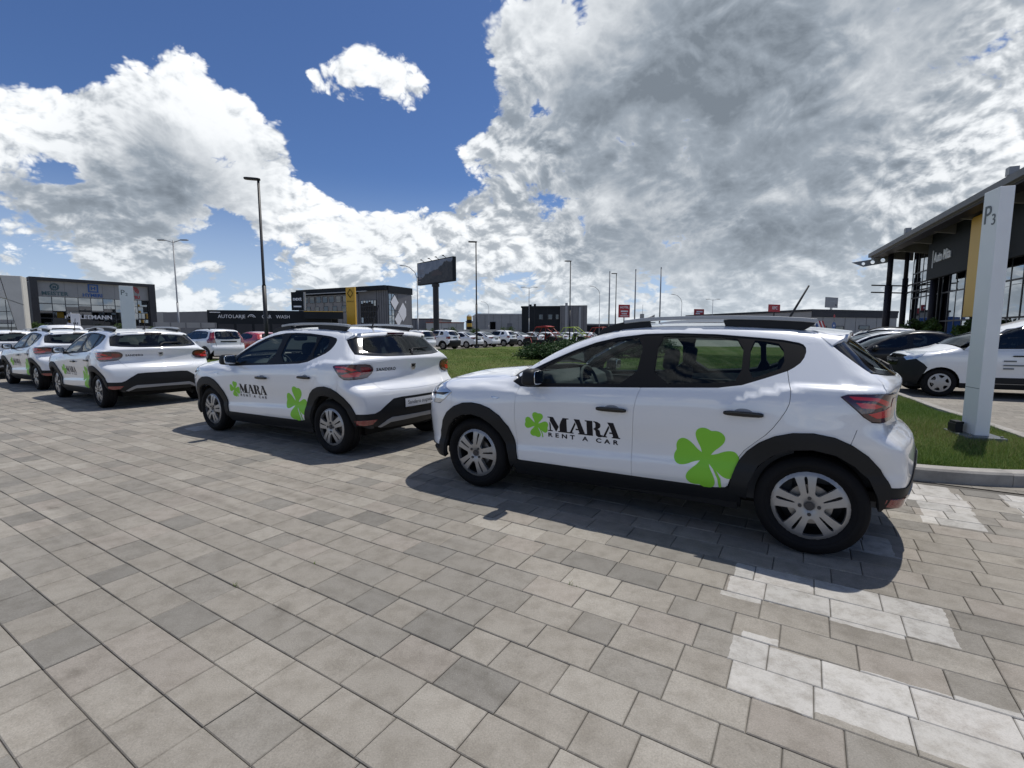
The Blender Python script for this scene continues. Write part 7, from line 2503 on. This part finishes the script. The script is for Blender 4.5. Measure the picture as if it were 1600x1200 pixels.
lot(saloon, 2.65, -22.5, 43.0, 'white saloon seen through the cage of the red roofed buggy', rear=0.85)
for k, y in enumerate((46.0, 49.0, 52.0, 55.0, 58.2)):
    lot(saloon if k % 2 else hatch, 2.65, -22.5, y, ('white hatchback', 'white saloon')[k % 2] + ' far along the lot, ' + ('first', 'second', 'third', 'fourth', 'fifth')[k] + ' beyond the buggies', rear=0.8, paint=None)
for o in [q for q in COL.objects if q.get('label', '').startswith('white hatchback far along')]:
    recolour(o, 'car_red', 'car_white')
lot(van, 2.81, -27.5, 3.5, 'white high roofed van behind the lone white estate', group='white vans')

RIGHT = 'cars parked nose to the lawn beside the dealership'
v2 = copy_tree(van)
p = site(4.92, 10.42)
place(v2, p[0], p[1], YAW + 0.14, 'white van with unpainted black bumper, partly hidden by the P3 pylon', RIGHT, 'van')
vb = [c for c in v2.children if c.name.startswith('body_side')][0]
for i, (x1_, z_) in enumerate(((0.20, 0.80), (0.52, 0.71), (0.17, 0.64))):          # three lines of small print on the door
    part('print_line', vb, 'sign_grey', (1.02, 1.02 + x1_, -0.893, -0.885, z_, z_ + 0.028))
b1 = copy_tree(saloon)
recolour(b1, 'car_white', 'car_black')
p = site(3.5, 13.7)
place(b1, p[0], p[1], YAW + 0.05, 'glossy black saloon beside the white van', RIGHT)
h3 = copy_tree(h2)
p = site(3.3, 17.1)
place(h3, p[0], p[1], YAW + 0.03, 'white hatchback with dark windows behind the black saloon', RIGHT)
b2 = copy_tree(b1)
p = site(3.4, 20.6)
place(b2, p[0], p[1], YAW, 'second black saloon, only its roof showing behind the white hatchback', RIGHT)
s3 = copy_tree(suv)
p = site(3.6, 24.3)
place(s3, p[0], p[1], YAW, 'white off-roader at the end of the dealership row', RIGHT)
s4 = copy_tree(h3)
p = site(3.7, 28.0)
place(s4, p[0], p[1], YAW, 'silver hatchback at the far end of the dealership row', RIGHT)
recolour(s4, 'car_white', 'car_silver')


# ---- two open buggies on the gravel behind the junipers
principled('frame_red', (0.38, 0.03, 0.02), 0.4)
principled('frame_green', (0.42, 0.55, 0.06), 0.4)


def buggy(x, y, rz, frame, roof, label):
    o = empty('buggy', (x, y, 0), rz, label, 'buggy', 'open buggies on show')
    F_, B = MATS[frame], MATS['black_plastic']
    t = MB()
    for s in (-0.62, 0.62):
        t.tube([(-0.55, s * 0.85, 0.95), (-0.05, s, 1.0), (0.45, s, 1.80), (1.35, s, 1.85), (1.95, s, 1.35), (2.3, s * 0.9, 0.95)], 0.028, 7)
        t.tube([(1.35, s, 1.85), (1.3, s, 0.8)], 0.025, 7)
        t.tube([(-0.05, s, 1.0), (0.1, s, 0.55), (1.9, s, 0.55), (2.3, s * 0.9, 0.95)], 0.028, 7)
        t.tube([(0.4, s, 0.6), (1.3, s, 1.1)], 0.022, 7)
        t.tube([(1.95, s, 1.35), (1.3, s, 0.9)], 0.022, 7)
    for x_, z_ in ((0.45, 1.80), (1.35, 1.85), (1.95, 1.35)):
        t.tube([(x_, -0.62, z_), (x_, 0.62, z_)], 0.025, 7)
    t.build('roll_cage', F_, o, True)
    if roof:
        MB().prism([(0.35, 1.80), (0.5, 1.90), (1.2, 1.95), (1.6, 1.88), (1.55, 1.84), (0.5, 1.84)], -0.64, 0.64).build('roof', MATS[roof], o)
    h = MB()
    h.prism([(-0.85, 0.55), (-0.8, 0.85), (-0.5, 1.02), (0.0, 1.08), (0.1, 0.6)], -0.5, 0.5)
    bevel(h.build('bonnet', B if roof else F_, o), 0.05)
    MB().prism([(1.6, 0.6), (1.6, 1.1), (2.35, 1.0), (2.4, 0.7)], -0.58, 0.58).build('cargo_bed', B, o)
    part('floor', o, 'black_plastic', (-0.4, 2.2, -0.5, 0.5, 0.42, 0.56))
    part('side_panel', o, 'black_plastic', (0.15, 1.5, -0.66, -0.60, 0.56, 0.80))
    for y_ in (-0.3, 0.3):
        st = MB().add(*superq((0.95, y_, 0.72), 0.25, 0.22, 0.09, 0.5)).add(*superq((1.22, y_, 1.05), 0.07, 0.21, 0.32, 0.5, tilt=0.2))
        st.build('seat', MATS['seat_cloth'], o, True)
    sw = MB().tube([(0.5 + 0.05 * math.sin(a), -0.3 + 0.17 * math.cos(a), 1.12 + 0.15 * math.sin(a)) for a in [2 * math.pi * k / 16 for k in range(17)]], 0.015, 6, caps=False)
    sw.build('steering_wheel', B, o)
    for x_, s in ((-0.25, -1), (1.95, -1), (-0.25, 1), (1.95, 1)):
        vs, fs = lathe([(0.16, -0.13), (0.19, -0.15), (0.30, -0.15), (0.345, -0.11), (0.35, 0.0), (0.345, 0.11), (0.30, 0.15), (0.19, 0.15)], 20)
        w = mesh_obj('wheel', vs, fs, MATS['rubber'], o, True, (x_, s * 0.68, 0.35))
        vs, fs = lathe([(0.0, -0.10), (0.08, -0.12), (0.165, -0.12), (0.17, 0.10)], 16)
        mesh_obj('rim', vs, fs, MATS['dark_metal'], w, False)
    li = MB()
    for y_ in (-0.3, 0.3):
        li.box(-0.86, -0.80, y_ - 0.1, y_ + 0.1, 0.72, 0.82)
    li.build('headlight', MATS['lamp_clear'], o)


buggy(1.85, 40.5, -0.5, 'frame_red', 'sign_red', 'dark buggy with a red roof at the edge of the lawn')
buggy(4.1, 41.0, -0.4, 'frame_green', None, 'open buggy with a lime green tubular cage')
buggy(6.6, 41.6, -0.45, 'frame_red', None, 'third buggy, dark, its cage just above the nearest car bonnet')
